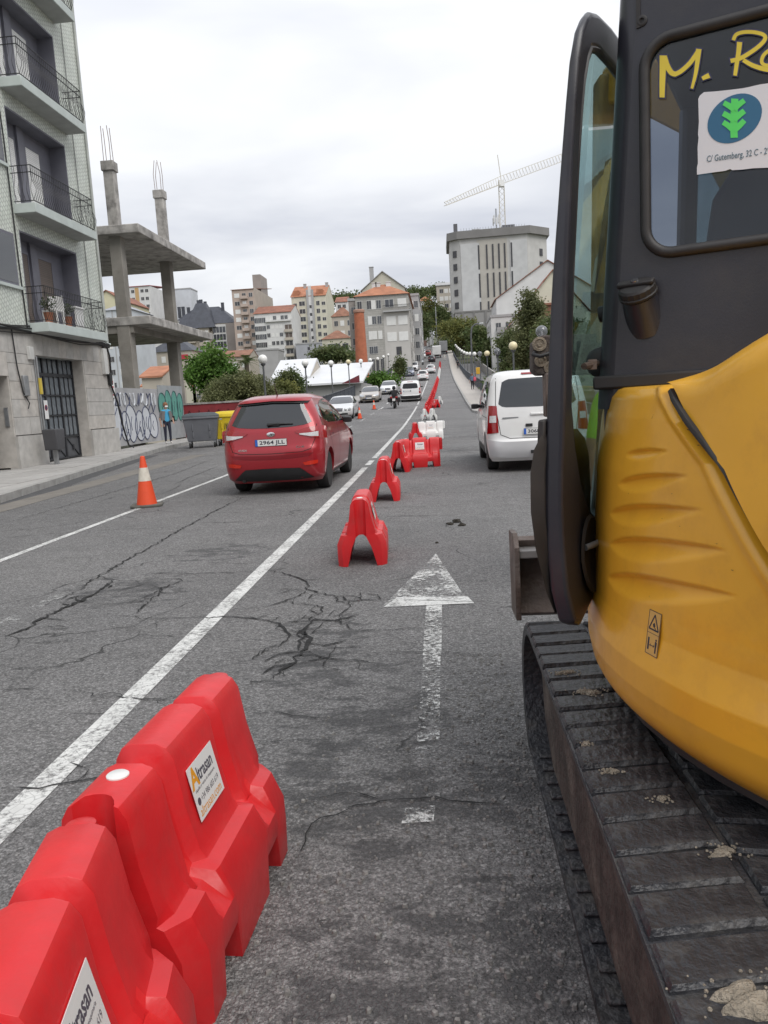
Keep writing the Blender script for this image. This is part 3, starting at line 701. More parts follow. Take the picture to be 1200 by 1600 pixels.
# --- tracks: thing > track > belt, lug, track_frame, roller
TY0, TY1, TH = .62, 3.22, .545
def track_path(n_straight=16, n_arc=10, r=None, off=0):
    r = TH / 2
    pts = []
    yf, yb = TY1 - r, TY0 + r
    for i in range(n_straight + 1): pts.append((lerp(yb, yf, i / n_straight), TH + off, 0))
    for i in range(1, n_arc): a = math.pi * i / n_arc; pts.append((yf + math.sin(a) * (r + off), r + math.cos(a) * (r + off), a))
    for i in range(n_straight + 1): pts.append((lerp(yf, yb, i / n_straight), -off, math.pi))
    for i in range(1, n_arc): a = math.pi + math.pi * i / n_arc; pts.append((yb + math.sin(a) * (r + off), r + math.cos(a) * (r + off), a))
    return pts
lugm = {}
def lug_mesh(w, skew):
    b = MB()
    # a tread block: trapezoid, its leading edge swept back
    bot = [(-w / 2, -.052), (w / 2, -.052 + skew), (w / 2, .052 + skew), (-w / 2, .052)]
    topp = [(-w / 2 + .006, -.046), (w / 2 - .008, -.046 + skew), (w / 2 - .008, .044 + skew), (-w / 2 + .006, .044)]
    b.loft([[Vector((x, y, -.002)) for x, y in bot], [Vector((x, y, .006)) for x, y in bot], [Vector((x, y, .016)) for x, y in topp]])
    return b
def track(x0, x1):
    tr = obj('track', MB().bx(x0 + .12, x1 - .1, TY0 + .25, TY1 - .25, .1, .43), m_mud, exc, loc=-EO, bevel=.012)
    pin, pout = track_path(off=-.028), track_path(off=0)
    b = MB(); n = len(pout)
    for (y, z, a), (y2, z2, a2) in zip(pout, pin): b.v += [(x0, y, z), (x1, y, z), (x1 - .004, y2, z2), (x0 + .004, y2, z2)]
    for i in range(n):
        j = (i + 1) % n
        for k in range(4): b.f.append((i * 4 + k, i * 4 + (k + 1) % 4, j * 4 + (k + 1) % 4, j * 4 + k))
    obj('belt', b, m_track, tr, smooth=35)
    wid = (x1 - x0) / 2 - .012
    key = round(wid, 3)
    if key not in lugm:
        lugm[key] = []
        for sk in (.03, -.03):
            me = lug_mesh(wid, sk).mesh('lug'); me.materials.append(m_track); lugm[key].append(me)
    # walk the loop at even pitch
    dense = track_path(60, 40, off=0); acc = 0; nxt = 0; pitch = .118; side = 0
    for i in range(len(dense)):
        y, z, a = dense[i]; y2, z2, a2 = dense[(i + 1) % len(dense)]; d = math.hypot(y2 - y, z2 - z)
        while acc + d > nxt:
            t = (nxt - acc) / d if d else 0; aa = a if abs(a2 - a) > 1 else lerp(a, a2, t)
            yy, zz = lerp(y, y2, t), lerp(z, z2, t)
            for s in (0, 1):
                if (zz < .02 and yy < TY1 - .4): continue
                o = obj('lug', lugm[key][s], None, tr, loc=(x0 + (wid / 2 + .004 if s == 0 else (x1 - x0) - wid / 2 - .004), yy, zz)); o.rotation_euler = (-aa + rnd.uniform(-.02, .02), rnd.uniform(-.012, .012), rnd.uniform(-.015, .015)); o.scale = (rnd.uniform(.97, 1.02), rnd.uniform(.9, 1.06), rnd.uniform(.75, 1.15))
            nxt += pitch
        acc += d
    # guide teeth on the inside of the lower run, rollers and idler
    g = MB(); y = TY0 + .3
    while y < TY1 - .1: g.bx(x0 + .03, x0 + .15, y, y + .05, .026, .04); y += .105
    obj('belt_ribs', g, m_track, tr, bevel=.006, kind='stuff')
    w = MB()
    for k in range(5):
        yy = lerp(TY0 + .5, TY1 - .6, k / 4); obj('roller', MB().lathe([(.03, x0 + .13), (.085, x0 + .14), (.085, x1 - .14), (.03, x1 - .13)], 20, (0, yy, .115), 'X'), m_mud, tr, smooth=40)
    obj('idler', MB().lathe([(.05, x0 + .1), (.07, x0 + .085), (.18, x0 + .1), (.235, x0 + .085), (.235, x1 - .085), (.18, x1 - .1), (.05, x1 - .1)], 28, (0, TY1 - .275, TH / 2), 'X'), m_mud, tr, smooth=40)
    obj('sprocket', MB().lathe([(.05, x0 + .08), (.2, x0 + .08), (.23, x0 + .12), (.23, x1 - .12), (.05, x1 - .1)], 20, (0, TY0 + .275, TH / 2), 'X'), m_mud, tr, smooth=40)
    fr = MB(); fr.prism([(x0 + .055, TY0 + .3, .16), (x0 + .055, TY0 + .5, .09), (x0 + .055, TY1 - .5, .09), (x0 + .055, TY1 - .3, .2), (x0 + .055, TY1 - .22, .4), (x0 + .055, TY1 - .35, .47), (x0 + .055, TY0 + .3, .47)], (.07, 0, 0)); obj('frame_plate', fr, m_mud, tr, bevel=.006)
    return tr
track(.295, .745); track(1.93, 2.38)
ex('undercarriage', MB().bx(.74, 1.94, 1.2, 2.75, .22, .5).lathe([(.55, .5), (.55, .66)], 32, (1.4, 2.05, 0)), m_trim, bevel=.01)
# caked sand on the belt: thin irregular crusts with crumbs round them
m_sand = M('caked_sand', (.33, .285, .225), .95, var=.3, vs=40, bump=.9, bs=160)
crumbs = MB()
for (x, y, s) in [(.40, 1.05, .05), (.47, 1.045, .06), (.56, 1.06, .055), (.5, 1.42, .024), (.60, 1.33, .022), (.36, 1.75, .014), (.40, 2.25, .03), (.36, 2.42, .026), (.44, 1.62, .014), (.33, 1.9, .012)]:
    n = 26; f1, f2 = rnd.uniform(0, 6), rnd.uniform(0, 6)
    def rr_(k): a = 2 * math.pi * k / n; return s * (1 + .35 * math.sin(2 * a + f1) + .25 * math.sin(5 * a + f2) + rnd.uniform(-.12, .12))
    base_ = [(rr_(k), 2 * math.pi * k / n) for k in range(n)]
    g = MB().loft([[Vector((q * kk * math.cos(a), q * kk * .5 * math.sin(a), zz + rnd.uniform(0, .0015) * (kk < .9))) for q, a in base_] for kk, zz in ((1, -.004), (.9, .003), (.6, .006), (.25, .007), (.02, .007))])
    obj('caked_sand', g, m_sand, exc, loc=(x - EO.x, y - EO.y, TH + .016), rz=rnd.uniform(-.4, .4), smooth=50)
    for _ in range(22):
        d = rnd.uniform(1, 2.4) * s; a = rnd.uniform(0, 6.28); c_ = Vector((x + d * math.cos(a) - EO.x, y + d * .6 * math.sin(a) - EO.y, TH + .017)); q = rnd.uniform(.0015, .004)
        crumbs.lathe([(q, 0), (q * .7, q * .7)], 5, c_)
obj('sand_crumbs', crumbs, m_sand, exc, kind='stuff')
# --- dozer blade, carried raised in front of the tracks
bl = MB(); prof = [(3.62, .42), (3.68, .50), (3.7, .6), (3.68, .70), (3.62, .775), (3.66, .79), (3.73, .71), (3.75, .6), (3.73, .49), (3.65, .4)]
bl.loft([[Vector((x, y, z)) for y, z in prof] for x in (.33, 2.36)])
ex('dozer_blade', bl, m_rusty, bevel=.005)
for x in (.305, 2.365):
    ex('blade_cheek', MB().prism([(x, 3.52, .415), (x, 3.78, .40), (x, 3.79, .80), (x, 3.6, .815), (x, 3.52, .76)], (.024, 0, 0)), m_rusty, bevel=.004)
ex('blade_brace', MB().bx(.33, 2.36, 3.55, 3.67, .70, .74), M('grey_steel', (.3, .29, .28), .5, .3, var=.2, vs=5), bevel=.006)
for x in (.95, 1.7): ex('blade_arm', MB().beam((x, 2.7, .4), (x, 3.66, .55), .1, .14), m_trim, bevel=.01)

# --- upper body: yellow panels round the tail
CC = Vector((1.65, 2.05, 0))
def Rz(z):
    k = [(.60, 1.15), (.645, 1.205), (.67, 1.232), (.70, 1.25), (.76, 1.262), (.82, 1.262), (.86, 1.252), (.90, 1.243), (.95, 1.24), (1.1, 1.236), (1.25, 1.228), (1.38, 1.212), (1.43, 1.2), (1.45, 1.185), (1.46, 1.15)]
    if z <= k[0][0]: return k[0][1]
    for (a, ra), (b, rb_) in zip(k, k[1:]):
        if z <= b: t = (z - a) / (b - a); return lerp(ra, rb_, t)
    return k[-1][1]
def crease(z):
    k = [(.6, 226), (.8, 222.5), (1.0, 216.5), (1.158, 210.2), (1.291, 205.3), (1.441, 195.9), (1.47, 193.6)]
    for (a, pa), (b, pb) in zip(k, k[1:]):
        if z <= b: return lerp(pa, pb, (z - a) / (b - a))
    return k[-1][1]
DENTS = [(187.3, 1.293, 196.7, 1.313, .011, .026), (185.7, 1.219, 200.1, 1.265, .017, .042), (183.0, 1.138, 202.4, 1.2, .02, .052), (183.3, 1.06, 205.6, 1.13, .022, .06), (182.4, .967, 206.7, 1.045, .025, .066)]
def dent(ph, z):
    s = 0
    for pl, zl, pr, zr_, dep, h in DENTS:
        u = (ph - pl) / (pr - pl)
        if -.02 < u < 1.02:
            u = min(max(u, 0), 1); lens = max(0, 1 - (2 * u - 1) ** 2) ** .7 * (1.1 - .5 * u)
            zc = lerp(zl, zr_, u) + .012 * math.sin(math.pi * u) * 0
            v = (z - zc) / (h * max(lens, .05))      # -.5 bottom .. .5 top
            if -.75 < v < .5:
                p = sstep(.5, .2, v) * sstep(-.75, .2, v)
                s += dep * lens * p
    return s
def cyl(ph, z, r): a = R(ph); return Vector((CC.x + r * math.cos(a), CC.y + r * math.sin(a), z))
ZL = [.6, .625, .645, .66, .675, .69, .705] + [.72 + i * .004 for i in range(0, 175)] + [1.422, 1.43, 1.438, 1.444, 1.449, 1.452, 1.454]
ZL = sorted(set(round(z, 4) for z in ZL if z <= 1.455))
def left_panel():
    b = MB(); nu = 110
    for z in ZL:
        pc = crease(z) - .55
        for i in range(nu + 1):
            u = i / nu; ph = lerp(146, pc, u)
            r_ = Rz(z) - dent(ph, z)
            e = (pc - ph)          # degrees from the crease: rounded ridge, then a turned-in lip
            r_ += .01 * sstep(3.6, 1.6, e) - .03 * sstep(1.5, .5, e) - .08 * sstep(.55, .2, e)
            b.v.append(tuple(cyl(ph, z, r_)))
        
    n = nu + 1
    for j in range(len(ZL) - 1):
        for i in range(nu): b.f.append((j * n + i, j * n + i + 1, (j + 1) * n + i + 1, (j + 1) * n + i))
    return b
lp = ex('side_panel', left_panel(), m_yel, smooth=70)
def top_lid():   # closing face on top of the side panel
    b = MB(); ring = [cyl(lerp(146, crease(1.454) - .6, i / 30), 1.454, Rz(1.454) - .002) for i in range(31)]; inn = [CC + (p - CC) * .8 for p in ring]
    for p in inn: p.z = 1.458
    b.v = [tuple(p) for p in ring + inn]
    for i in range(30): b.f.append((i, i + 1, 31 + i + 1, 31 + i))
    return b
ex('panel_top', top_lid(), m_yel, smooth=60)
def crest(ph): return lerp(1.45, 1.585, sstep(191, 216, ph)) if ph < 270 else lerp(1.565, 1.45, sstep(300, 335, ph))
def cover():
    b = MB(); nu, nv = 120, 60
    for j in range(nv + 1):
        v = j / nv
        for i in range(nu + 1):
            u = i / nu
            if v < .72:
                z = lerp(.62, 1.40, v / .72); zz = z
                for _ in range(4):
                    ph0 = crease(min(zz, 1.46)) + .15; ph = lerp(ph0, 334, u ** 1.35); zz = z + (crest(ph) - 1.49) * sstep(.9, 1.4, z)
                zt = zz
                r_ = 1.262 + .03 * math.sin(math.pi * min(1, max(0, (z - .6) / .95))) * sstep(0, .3, u) - .05 * sstep(1.1, 1.45, z)
                if z < .72: r_ -= (.72 - z) ** 1.5 * 1.2
                z = zt
            else:
                t = (v - .72) / .28; zz = 1.40
                for _ in range(4):
                    ph0 = crease(min(zz, 1.465)) + .15; ph = lerp(ph0, 334, u ** 1.35); zz = lerp(1.40 + crest(ph) - 1.49, crest(ph), min(1, t * 1.5))
                zc = crest(ph); z0 = 1.40 + (zc - 1.49)
                ang = min(1, t * 1.5) * math.pi / 2
                rc = .1 * lerp(.12, 1, sstep(0, .12, u)); r00 = 1.262 + .03 * math.sin(math.pi * (1.4 - .6) / .95) * sstep(0, .3, u) - .05 * sstep(1.1, 1.45, 1.4)
                r_ = r00 - rc * (1 - math.cos(ang)) - max(0, t - .667) / .333 * .62
                z = z0 + (zc - z0) * math.sin(ang) + max(0, t - .667) / .333 * .03
            e = ph - ph0
            r_ -= .09 * sstep(.14, 0, e)
            b.v.append(tuple(cyl(ph, z, r_)))
    n = nu + 1
    for j in range(nv):
        for i in range(nu): b.f.append((j * n + i, j * n + i + 1, (j + 1) * n + i + 1, (j + 1) * n + i))
    return b
ex('engine_cover', cover(), m_yel, smooth=70)
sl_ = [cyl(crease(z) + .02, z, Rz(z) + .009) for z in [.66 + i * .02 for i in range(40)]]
ex('crease_shadow_strip', MB().tube(sl_, .0085, 6), m_gasket, smooth=60)  # black strip added along the crease to draw its shadow line
# dark backing just inside the shut line and the belly plate
bk = MB()
for z in (.62, .8, 1.0, 1.2, 1.4, 1.455): bk.v += [tuple(cyl(crease(z) - 3.5, z, Rz(z) - .075)), tuple(cyl(crease(z) + 3.5, z, Rz(z) - .075))]
bk.f = [(2 * i, 2 * i + 1, 2 * i + 3, 2 * i + 2) for i in range(5)]
ex('shut_line', bk, m_trim)
ex('belly_plate', MB().lathe([(1.19, .615), (1.19, .66)], 48, (CC.x, CC.y, 0)), m_trim)
ex('right_side_panel', MB().loft([[cyl(p, z, 1.1 if z < .7 else 1.2) for p in (-30, -10, 12, 30)] + [Vector((CC.x - .2, CC.y + .9, z)), Vector((CC.x - .2, CC.y - .8, z))] for z in (.62, .75, 1.3, 1.45)]), m_yel, bevel=.02)
# scuffs on the paint
m_scuff = M('paint_scuff', (.07, .045, .03), .8, var=.3, vs=40)
def scuff(ph, z, l, ang, w=.0022, cov=0):
    b = MB(); n = 7
    for i in range(n + 1):
        t = i / n - .5; p = ph + math.degrees(t * l * math.cos(ang) / 1.24) ; zz = z + t * l * math.sin(ang)
        ww = w * rnd.uniform(.2, 1) * (1 - (2 * t) ** 2 * .8)
        for k in (-1, 1): b.v.append(tuple(cyl(p, zz + k * ww / 2 + rnd.uniform(-.0006, .0006), (Rz(zz) if not cov else cov) + .0015)))
    b.f = [(2 * i, 2 * i + 1, 2 * i + 3, 2 * i + 2) for i in range(n)]
    ex('scuff_mark', b, m_scuff)
for a in [(193, 1.385, .012, 1.2), (199.6, 1.36, .008, 0), (201.3, 1.33, .01, 0), (189, 1.205, .004, 0), (198, 1.225, .004, 0), (196.5, 1.168, .003, 0), (199.5, 1.16, .003, 0), (188, 1.118, .006, -.6), (204.5, 1.14, .008, 0), (194.5, .985, .006, -.8), (206.5, 1.095, .006, 0), (191.5, 1.02, .003, 0), (186, .93, .004, 0)]: scuff(*a)
# warning label on the side panel
lo = cyl(195.75, .905, Rz(.905) + .0015); tdir = Vector((-math.sin(R(195.75)), math.cos(R(195.75)), 0)); 
lab = obj('warning_label', MB().bx(-.0245, .0245, -.05, .05, 0, .0008), M('label_yellow', (.6, .36, .1), .5, var=.05), exc)
_u = cyl(195.75, .955, Rz(.955)) - cyl(195.75, .855, Rz(.855)); lo = lo + (lo - CC).normalized() * .003
frame(lab, (lo.x - EO.x, lo.y - EO.y, lo.z), tdir, _u)
if (lab.matrix_local.to_3x3() @ Vector((0, 0, 1))).dot(lo - CC) < 0: frame(lab, (lo.x - EO.x, lo.y - EO.y, lo.z), -tdir, _u)
k_ = MB()
def fr_rect(b, x0, x1, y0, y1, w, z=.0012):
    for r_ in ((x0, x1, y0, y0 + w), (x0, x1, y1 - w, y1), (x0, x0 + w, y0 + w, y1 - w), (x1 - w, x1, y0 + w, y1 - w)): b.bx(r_[0], r_[1], r_[2], r_[3], .0004, z)
fr_rect(k_, -.0245, .0245, -.05, .05, .0014); k_.bx(-.023, .023, -.0015, -.0005, .0004, .0012)
tri = [(-.019, .008), (.019, .008), (0, .042)]
for i in range(3):
    p, q = Vector((*tri[i], .001)), Vector((*tri[(i + 1) % 3], .001)); k_.beam(p, q, .0035, .0006)
k_.box((0, .019, .001), (.008, .008, .0006), .5); k_.box((.003, .014, .001), (.012, .002, .0006), -.6)
k_.bx(-.018, -.012, -.04, -.012, .0004, .0012); k_.beam((-.009, -.028, .001), (.008, -.028, .001), .0018, .0006)
k_.prism([(-.0105, -.028, .0006), (-.006, -.0315, .0006), (-.006, -.0245, .0006)], (0, 0, .0006)); k_.prism([(.0095, -.028, .0006), (.005, -.0315, .0006), (.005, -.0245, .0006)], (0, 0, .0006))
k_.bx(.011, .018, -.027, -.016, .0004, .0012); k_.bx(.012, .0142, -.042, -.027, .0004, .0012); k_.bx(.0148, .017, -.042, -.027, .0004, .0012); k_.lathe([(.0028, .0004), (.0028, .0012)], 10, (.0145, -.0125, 0))
obj('pictogram', k_, m_ink, lab)

# --- cab
m_cabin = M('cab_interior', (.035, .033, .034), .8, var=.2)
def edge_a(z): return lerp(-.05, .02, (z - 1.45) / .95)
AW = 1.02; ZT = 2.50; Z0 = 1.40
# rear wall with a rounded window opening
WA0, WA1, WZ0, WZ1, WR = .092, .93, 1.785, 2.272, .062
def wshape(inset=0, n=7, fine=False):
    pts = []; r_ = WR - inset * .3
    x0, x1, z0, z1 = WA0 + inset, WA1 - inset, WZ0 + inset, WZ1 - inset
    for cx, cz, s in ((x1 - r_, z0 + r_, -90), (x1 - r_, z1 - r_, 0), (x0 + r_, z1 - r_, 90), (x0 + r_, z0 + r_, 180)):
        for i in range(n): a = R(s + 90 * i / (n - 1)); pts.append((cx + r_ * math.cos(a), cz + r_ * math.sin(a)))
    if not fine: return pts
    res = []
    for p, q in zip(pts, pts[1:] + pts[:1]):
        m_ = max(1, int(math.hypot(q[0] - p[0], q[1] - p[1]) / .03))
        res += [(lerp(p[0], q[0], k / m_), lerp(p[1], q[1], k / m_)) for k in range(m_)]
    return res
hole = wshape(0, 7, True)
def outer_pt(a, z):   # project radially onto the wall rectangle
    ca, cz = (WA0 + WA1) / 2, (WZ0 + WZ1) / 2; dx, dz = a - ca, z - cz; best = 9
    for lim, d in ((AW - ca, dx), (0 - ca, dx), (ZT - .06 - cz, dz), (Z0 - cz, dz)):
        if abs(d) > 1e-9 and lim / d > 0: best = min(best, lim / d)
    return ca + dx * best, cz + dz * best
b = MB(); nH = len(hole)
def wallp(a, z, off=0):
    return cabp(lerp(edge_a(z) + .05, AW, a / AW) if a < AW else a, z, off)
# insert the four wall corners as extra radial points
ang = lambda p: math.atan2(p[1] - (WZ0 + WZ1) / 2, p[0] - (WA0 + WA1) / 2)
ring_o = [outer_pt(*p) for p in hole]
for f_, off in ((0, 0), (1, -.035)):
    for p in hole: b.v.append(tuple(cabp(p[0], p[1], off)))
    for p in ring_o: b.v.append(tuple(wallp(p[0], p[1], off)))
for i in range(nH):
    j = (i + 1) % nH
    b.f += [(i, j, nH + j, nH + i), (2 * nH + j, 2 * nH + i, 3 * nH + i, 3 * nH + j), (i, 2 * nH + i, 2 * nH + j, j)]
# corner fillers
for ca, cz in ((0, Z0), (AW, Z0), (AW, ZT - .06), (0, ZT - .06)):
    best = sorted(range(nH), key=lambda k: (ring_o[k][0] - ca) ** 2 + (ring_o[k][1] - cz) ** 2)
    ks = [k for k in range(nH) if True]
    tgt = math.atan2(cz - (WZ0 + WZ1) / 2, ca - (WA0 + WA1) / 2)
    for k in range(nH):
        j = (k + 1) % nH; a1, a2 = ang(hole[k]), ang(hole[j])
        d1 = (tgt - a1 + math.pi) % (2 * math.pi) - math.pi; d2 = (a2 - tgt + math.pi) % (2 * math.pi) - math.pi
        if d1 >= 0 and d2 >= 0 and d1 + d2 < 1:
            q = len(b.v); b.v.append(tuple(wallp(ca, cz, 0))); b.f.append((nH + k, nH + j, q))
ex('cab_rear_wall', b, m_cab, smooth=40)
def wpane(inset, off):
    g = MB(); pts = wshape(inset, 5); ca, cz = (WA0 + WA1) / 2, (WZ0 + WZ1) / 2
    g.v = [tuple(cabp(p[0], p[1], off)) for p in pts] + [tuple(cabp(p[0], p[1], off - .005)) for p in pts]; n = len(pts)
    g.f = [tuple(range(n)), tuple(range(n, 2 * n))[::-1]] + [(i, (i + 1) % n, n + (i + 1) % n, n + i) for i in range(n)]
    return g
rw = ex('rear_window', wpane(-.008, -.002), m_cabglass)
gp = [cabp(p[0], p[1], .004) for p in wshape(-.006, 9)]; gp.append(gp[0])
ex('window_gasket', MB().tube(gp, .0135, 8, False), m_gasket, smooth=60)
# rounded rear-left corner post running the height of the cab, forward side posts, roof, base
def post(z):
    ea = edge_a(z); r_ = .055; pts = []
    for i in range(7):
        t = i / 6 * math.pi / 2; pts.append(cabp(ea + .055 + (r_) * -math.sin(t), z, -r_ + r_ * math.cos(t)))
    pts += [cabp(ea, z, -.16), cabp(ea + .05, z, -.16), cabp(ea + .055, z, -.04)]
    return pts
ex('corner_post', MB().loft([post(z) for z in (1.40, 1.6, 1.8, 2.0, 2.2, 2.38, 2.44)]), m_cab, smooth=50)
for a0, a1 in ((.0, .06), (1.0, .97)): ex('front_post', MB().beam(cabp(a0, .95, -1.2), cabp(a1, 2.44, -1.05), .06, .07), m_cab, bevel=.015)
ex('right_post', MB().beam(cabp(1.0, 1.4, -.05), cabp(.97, 2.44, -.05), .08, .1), m_cab, bevel=.015)
rf = []
for z, g_ in ((2.43, 0), (2.47, -.012), (2.50, -.03), (2.525, -.09)):
    rf.append([cabp(a, z, o_) for a, o_ in ((.02 - g_, .0 + g_ * .3), (.98 + g_, .0 + g_ * .3), (.98 + g_, -1.15 - g_), (.02 - g_, -1.15 - g_))])
ex('cab_roof', MB().loft(rf), m_cab, bevel=.02)
ex('cab_base', MB().loft([[cabp(a + (.0 if a > .5 else 0), z, o_) for a, o_ in ((-.04, -.06), (1.0, -.06), (1.0, -1.25), (-.04, -1.25))] for z in (.74, .95)]), m_trim, bevel=.02)
ex('cab_wall_right', MB().loft([[cabp(a, z, o_) for a, o_ in ((.97, -.05), (1.0, -.05), (1.0, -1.2), (.97, -1.2))] for z in (.95, 1.6)]), m_cab)
ex('windscreen', MB().loft([[cabp(a, z, o_) for a, o_ in ((.06, oz), (.96, oz), (.96, oz - .006), (.06, oz - .006))] for z, oz in ((1.0, -1.2), (2.4, -1.06))]), m_doorglass)
ex('rear_shelf', MB().loft([[cabp(a, z, o_) for a, o_ in ((-.03, -.02), (1.0, -.02), (1.0, -.14), (-.03, -.14))] for z in (.95, 1.42)]), m_cab)
# dark flange between cab and yellow panel
ex('flange', MB().loft([[cabp(a, z, o_) for a, o_ in ((-.052, .012), (.6, .012), (.6, -.03), (-.052, -.03))] for z in (1.452, 1.487)]), m_trim, bevel=.006)
# seat with a pale cover
st = MB()
for a0, zz in ((.52, 0),):
    prof = [(-.25, 1.25), (-.27, 1.5), (-.28, 1.75), (-.25, 1.93), (-.20, 2.0), (-.12, 2.03), (.12, 2.03), (.20, 2.0), (.25, 1.93), (.28, 1.75), (.27, 1.5), (.25, 1.25)]
    st.loft([[cabp(a0 - .05 + x * k, 1.25 + (z - 1.25) * kz, o_ - (z - 1.25) * -.12) for x, z in prof] for o_, k, kz in ((-.30, .8, .95), (-.27, 1, 1), (-.36, 1, 1), (-.40, .85, .95))])
ex('seat_back', st, M('seat_cover', (.72, .74, .74), .8, var=.15, vs=5), bevel=.02)
ex('head_rest', MB().loft([[cabp(.47 + x * k, 2.12 + z * k, o_) for x, z in ((-.13, -.05), (-.11, .06), (.11, .06), (.13, -.05))] for o_, k in ((-.20, .8), (-.24, 1), (-.3, .9))]), MATS['seat_cover'], bevel=.02)
ex('seat_base', MB().loft([[cabp(a, z, o_) for a, o_ in ((.2, -.3), (.75, -.3), (.75, -.85), (.2, -.85))] for z in (.95, 1.3)]), m_cabin, bevel=.03)
ex('console', MB().loft([[cabp(a, z, o_) for a, o_ in ((.8, -.3), (.95, -.3), (.95, -.9), (.8, -.9))] for z in (.95, 1.55)]), m_cabin, bevel=.02)
# screw with washer on the wall
sc = onplane(1003, 33)
def disc_on_wall(name, c, prof, mat, n=16, par=None):
    o = obj(name, MB().lathe(prof, n), mat, exc if par is None else par, smooth=40); frame(o, (c.x - EO.x, c.y - EO.y, c.z), DD, (0, 0, 1)); return o
disc_on_wall('screw', sc, [(.013, -.001), (.013, .003), (.009, .005), (.006, .0045), (.0055, .001), (.0005, .001)], m_trim)
ex('wall_rib', MB().loft([[cabp(a, z, o_) for a, o_ in ((.068, .0035), (.078, .0035), (.078, -.01), (.068, -.01))] for z in (2.315, 2.45)]), m_trim)
# fuel filler: angled neck and ribbed cap
fc = cabp(.072, 1.66, 0); axis = (NN * .55 + Vector((0, 0, .85)) + DD * -.12).normalized()
fx = axis.cross(Vector((0, 0, 1))).normalized(); fy = axis.cross(fx)
fo = (fc.x - EO.x, fc.y - EO.y, fc.z)
neck = obj('filler_neck', MB().lathe([(.05, -.07), (.046, -.02), (.043, .02), (.043, .024), (.003, .024)], 28), m_cab, exc, smooth=40); frame(neck, fo, fx, fy)
cap_ = MB(); rg = []
for h_, rr_ in ((.024, .04), (.028, .047), (.034, .047), (.036, .044), (.05, .044), (.056, .04), (.058, .026)):
    rg.append([Vector((math.cos(t) * (rr_ + (.0022 if k % 2 and .03 < h_ < .055 else 0)), math.sin(t) * (rr_ + (.0022 if k % 2 and .03 < h_ < .055 else 0)), h_)) for k, t in enumerate(2 * math.pi * i / 40 for i in range(40))])
cap_.loft(rg); cp = obj('filler_cap', cap_, m_trim, exc, smooth=35); frame(cp, fo, fx, fy)
gr_ = obj('cap_grip', MB().prism([(-.047, -.011, .055), (.047, -.011, .055), (.047, .011, .055), (-.047, .011, .055)], (0, 0, .012)), m_trim, exc, bevel=.004); frame(gr_, fo, fx, fy)
kh = obj('key_barrel', MB().lathe([(.009, .066), (.009, .07), (.001, .07)], 14), m_chrome, exc); frame(kh, fo, fx, fy)

# lettering and paper behind... on the rear window
def strokes(name, L, mat, off, grow=0, parent=None):
    b = MB()
    for si, (pts, w0, w1) in enumerate(L):
        P = [Vector((x, -y, 0)) for x, y in pts]; seq = []
        for i in range(len(P) - 1):
            p0, p1, p2, p3 = P[max(i - 1, 0)], P[i], P[i + 1], P[min(i + 2, len(P) - 1)]
            for k in range(6):
                t = k / 6; seq.append(.5 * ((2 * p1) + (p2 - p0) * t + (2 * p0 - 5 * p1 + 4 * p2 - p3) * t * t + (3 * p1 - p0 - 3 * p2 + p3) * t ** 3))
        seq.append(P[-1]); n = len(seq); base = len(b.v)
        if grow:
            d0 = (seq[1] - seq[0]).normalized(); d1 = (seq[-1] - seq[-2]).normalized(); seq[0] = seq[0] - d0 * grow; seq[-1] = seq[-1] + d1 * grow
        for i, s in enumerate(seq):
            d = (seq[min(i + 1, n - 1)] - seq[max(i - 1, 0)]).normalized(); nr = Vector((-d.y, d.x, 0)); w = lerp(w0, w1, i / (n - 1)) / 2 + grow
            for k in (-1, 1):
                q = s + nr * k * w; p = onplane(1000 + q.x / 5.333, -q.y / 5.333, off + si * .00012); b.v.append((p.x - EO.x, p.y - EO.y, p.z))
        for i in range(n - 1): b.f.append((base + 2 * i, base + 2 * i + 1, base + 2 * i + 3, base + 2 * i + 2))
    return obj(name, b, mat, parent or exc)
m_ly = M('lettering_yellow', (.72, .56, .05), .5, var=.06, vs=20); m_navy = M('lettering_navy', (.04, .04, .1), .5, var=.05)  # yellow strokes and the navy outline printed round them
LM = [([(192, 462), (190, 560), (186, 700), (184, 812)], 58, 42), ([(200, 470), (225, 545), (262, 605), (300, 618)], 50, 42), ([(285, 622), (345, 590), (420, 520), (485, 425)], 38, 36), ([(490, 408), (480, 500), (462, 620), (432, 738)], 46, 22), ([(518, 655), (545, 642), (578, 628)], 30, 44)]
LR = [([(830, 350), (822, 430), (805, 540), (792, 630)], 44, 30), ([(778, 335), (800, 290), (860, 268), (950, 268), (1030, 290), (1040, 330), (985, 390), (900, 450), (830, 488), (755, 508)], 30, 36), ([(860, 500), (940, 545), (1040, 575), (1140, 583)], 34, 44), ([(1160, 420), (1090, 415), (1030, 460), (1015, 520), (1060, 545), (1130, 520), (1170, 460), (1160, 420)], 30, 30)]
strokes('lettering_outline', LM, m_navy, .0018, 11); strokes('lettering_outline', LR, m_navy, .0018, 11)
strokes('lettering', LM, m_ly, .003); strokes('lettering', LR, m_ly, .003)
m_sheet = M('paper_notice', (.68, .68, .71), .7, var=.03, vs=3)
ragged = [(1091, 155), (1093, 150), (1095, 148), (1100, 144), (1115, 143), (1135, 141), (1160, 138), (1170, 136), (1187, 132), (1215, 128), (1240, 124), (1240, 257), (1225, 259), (1200, 262), (1176, 263), (1160, 265), (1144, 266), (1141, 264), (1133, 267), (1110, 270), (1089, 273), (1089, 262), (1090.5, 255), (1090, 230), (1091.5, 215), (1090.7, 210), (1092, 190)]
b = MB(); b.v = [tuple(onplane(x, y, .0045) - EO) for x, y in ragged]; b.f = [tuple(range(len(ragged)))]
no = obj('notice_sheet', b, m_sheet, exc)
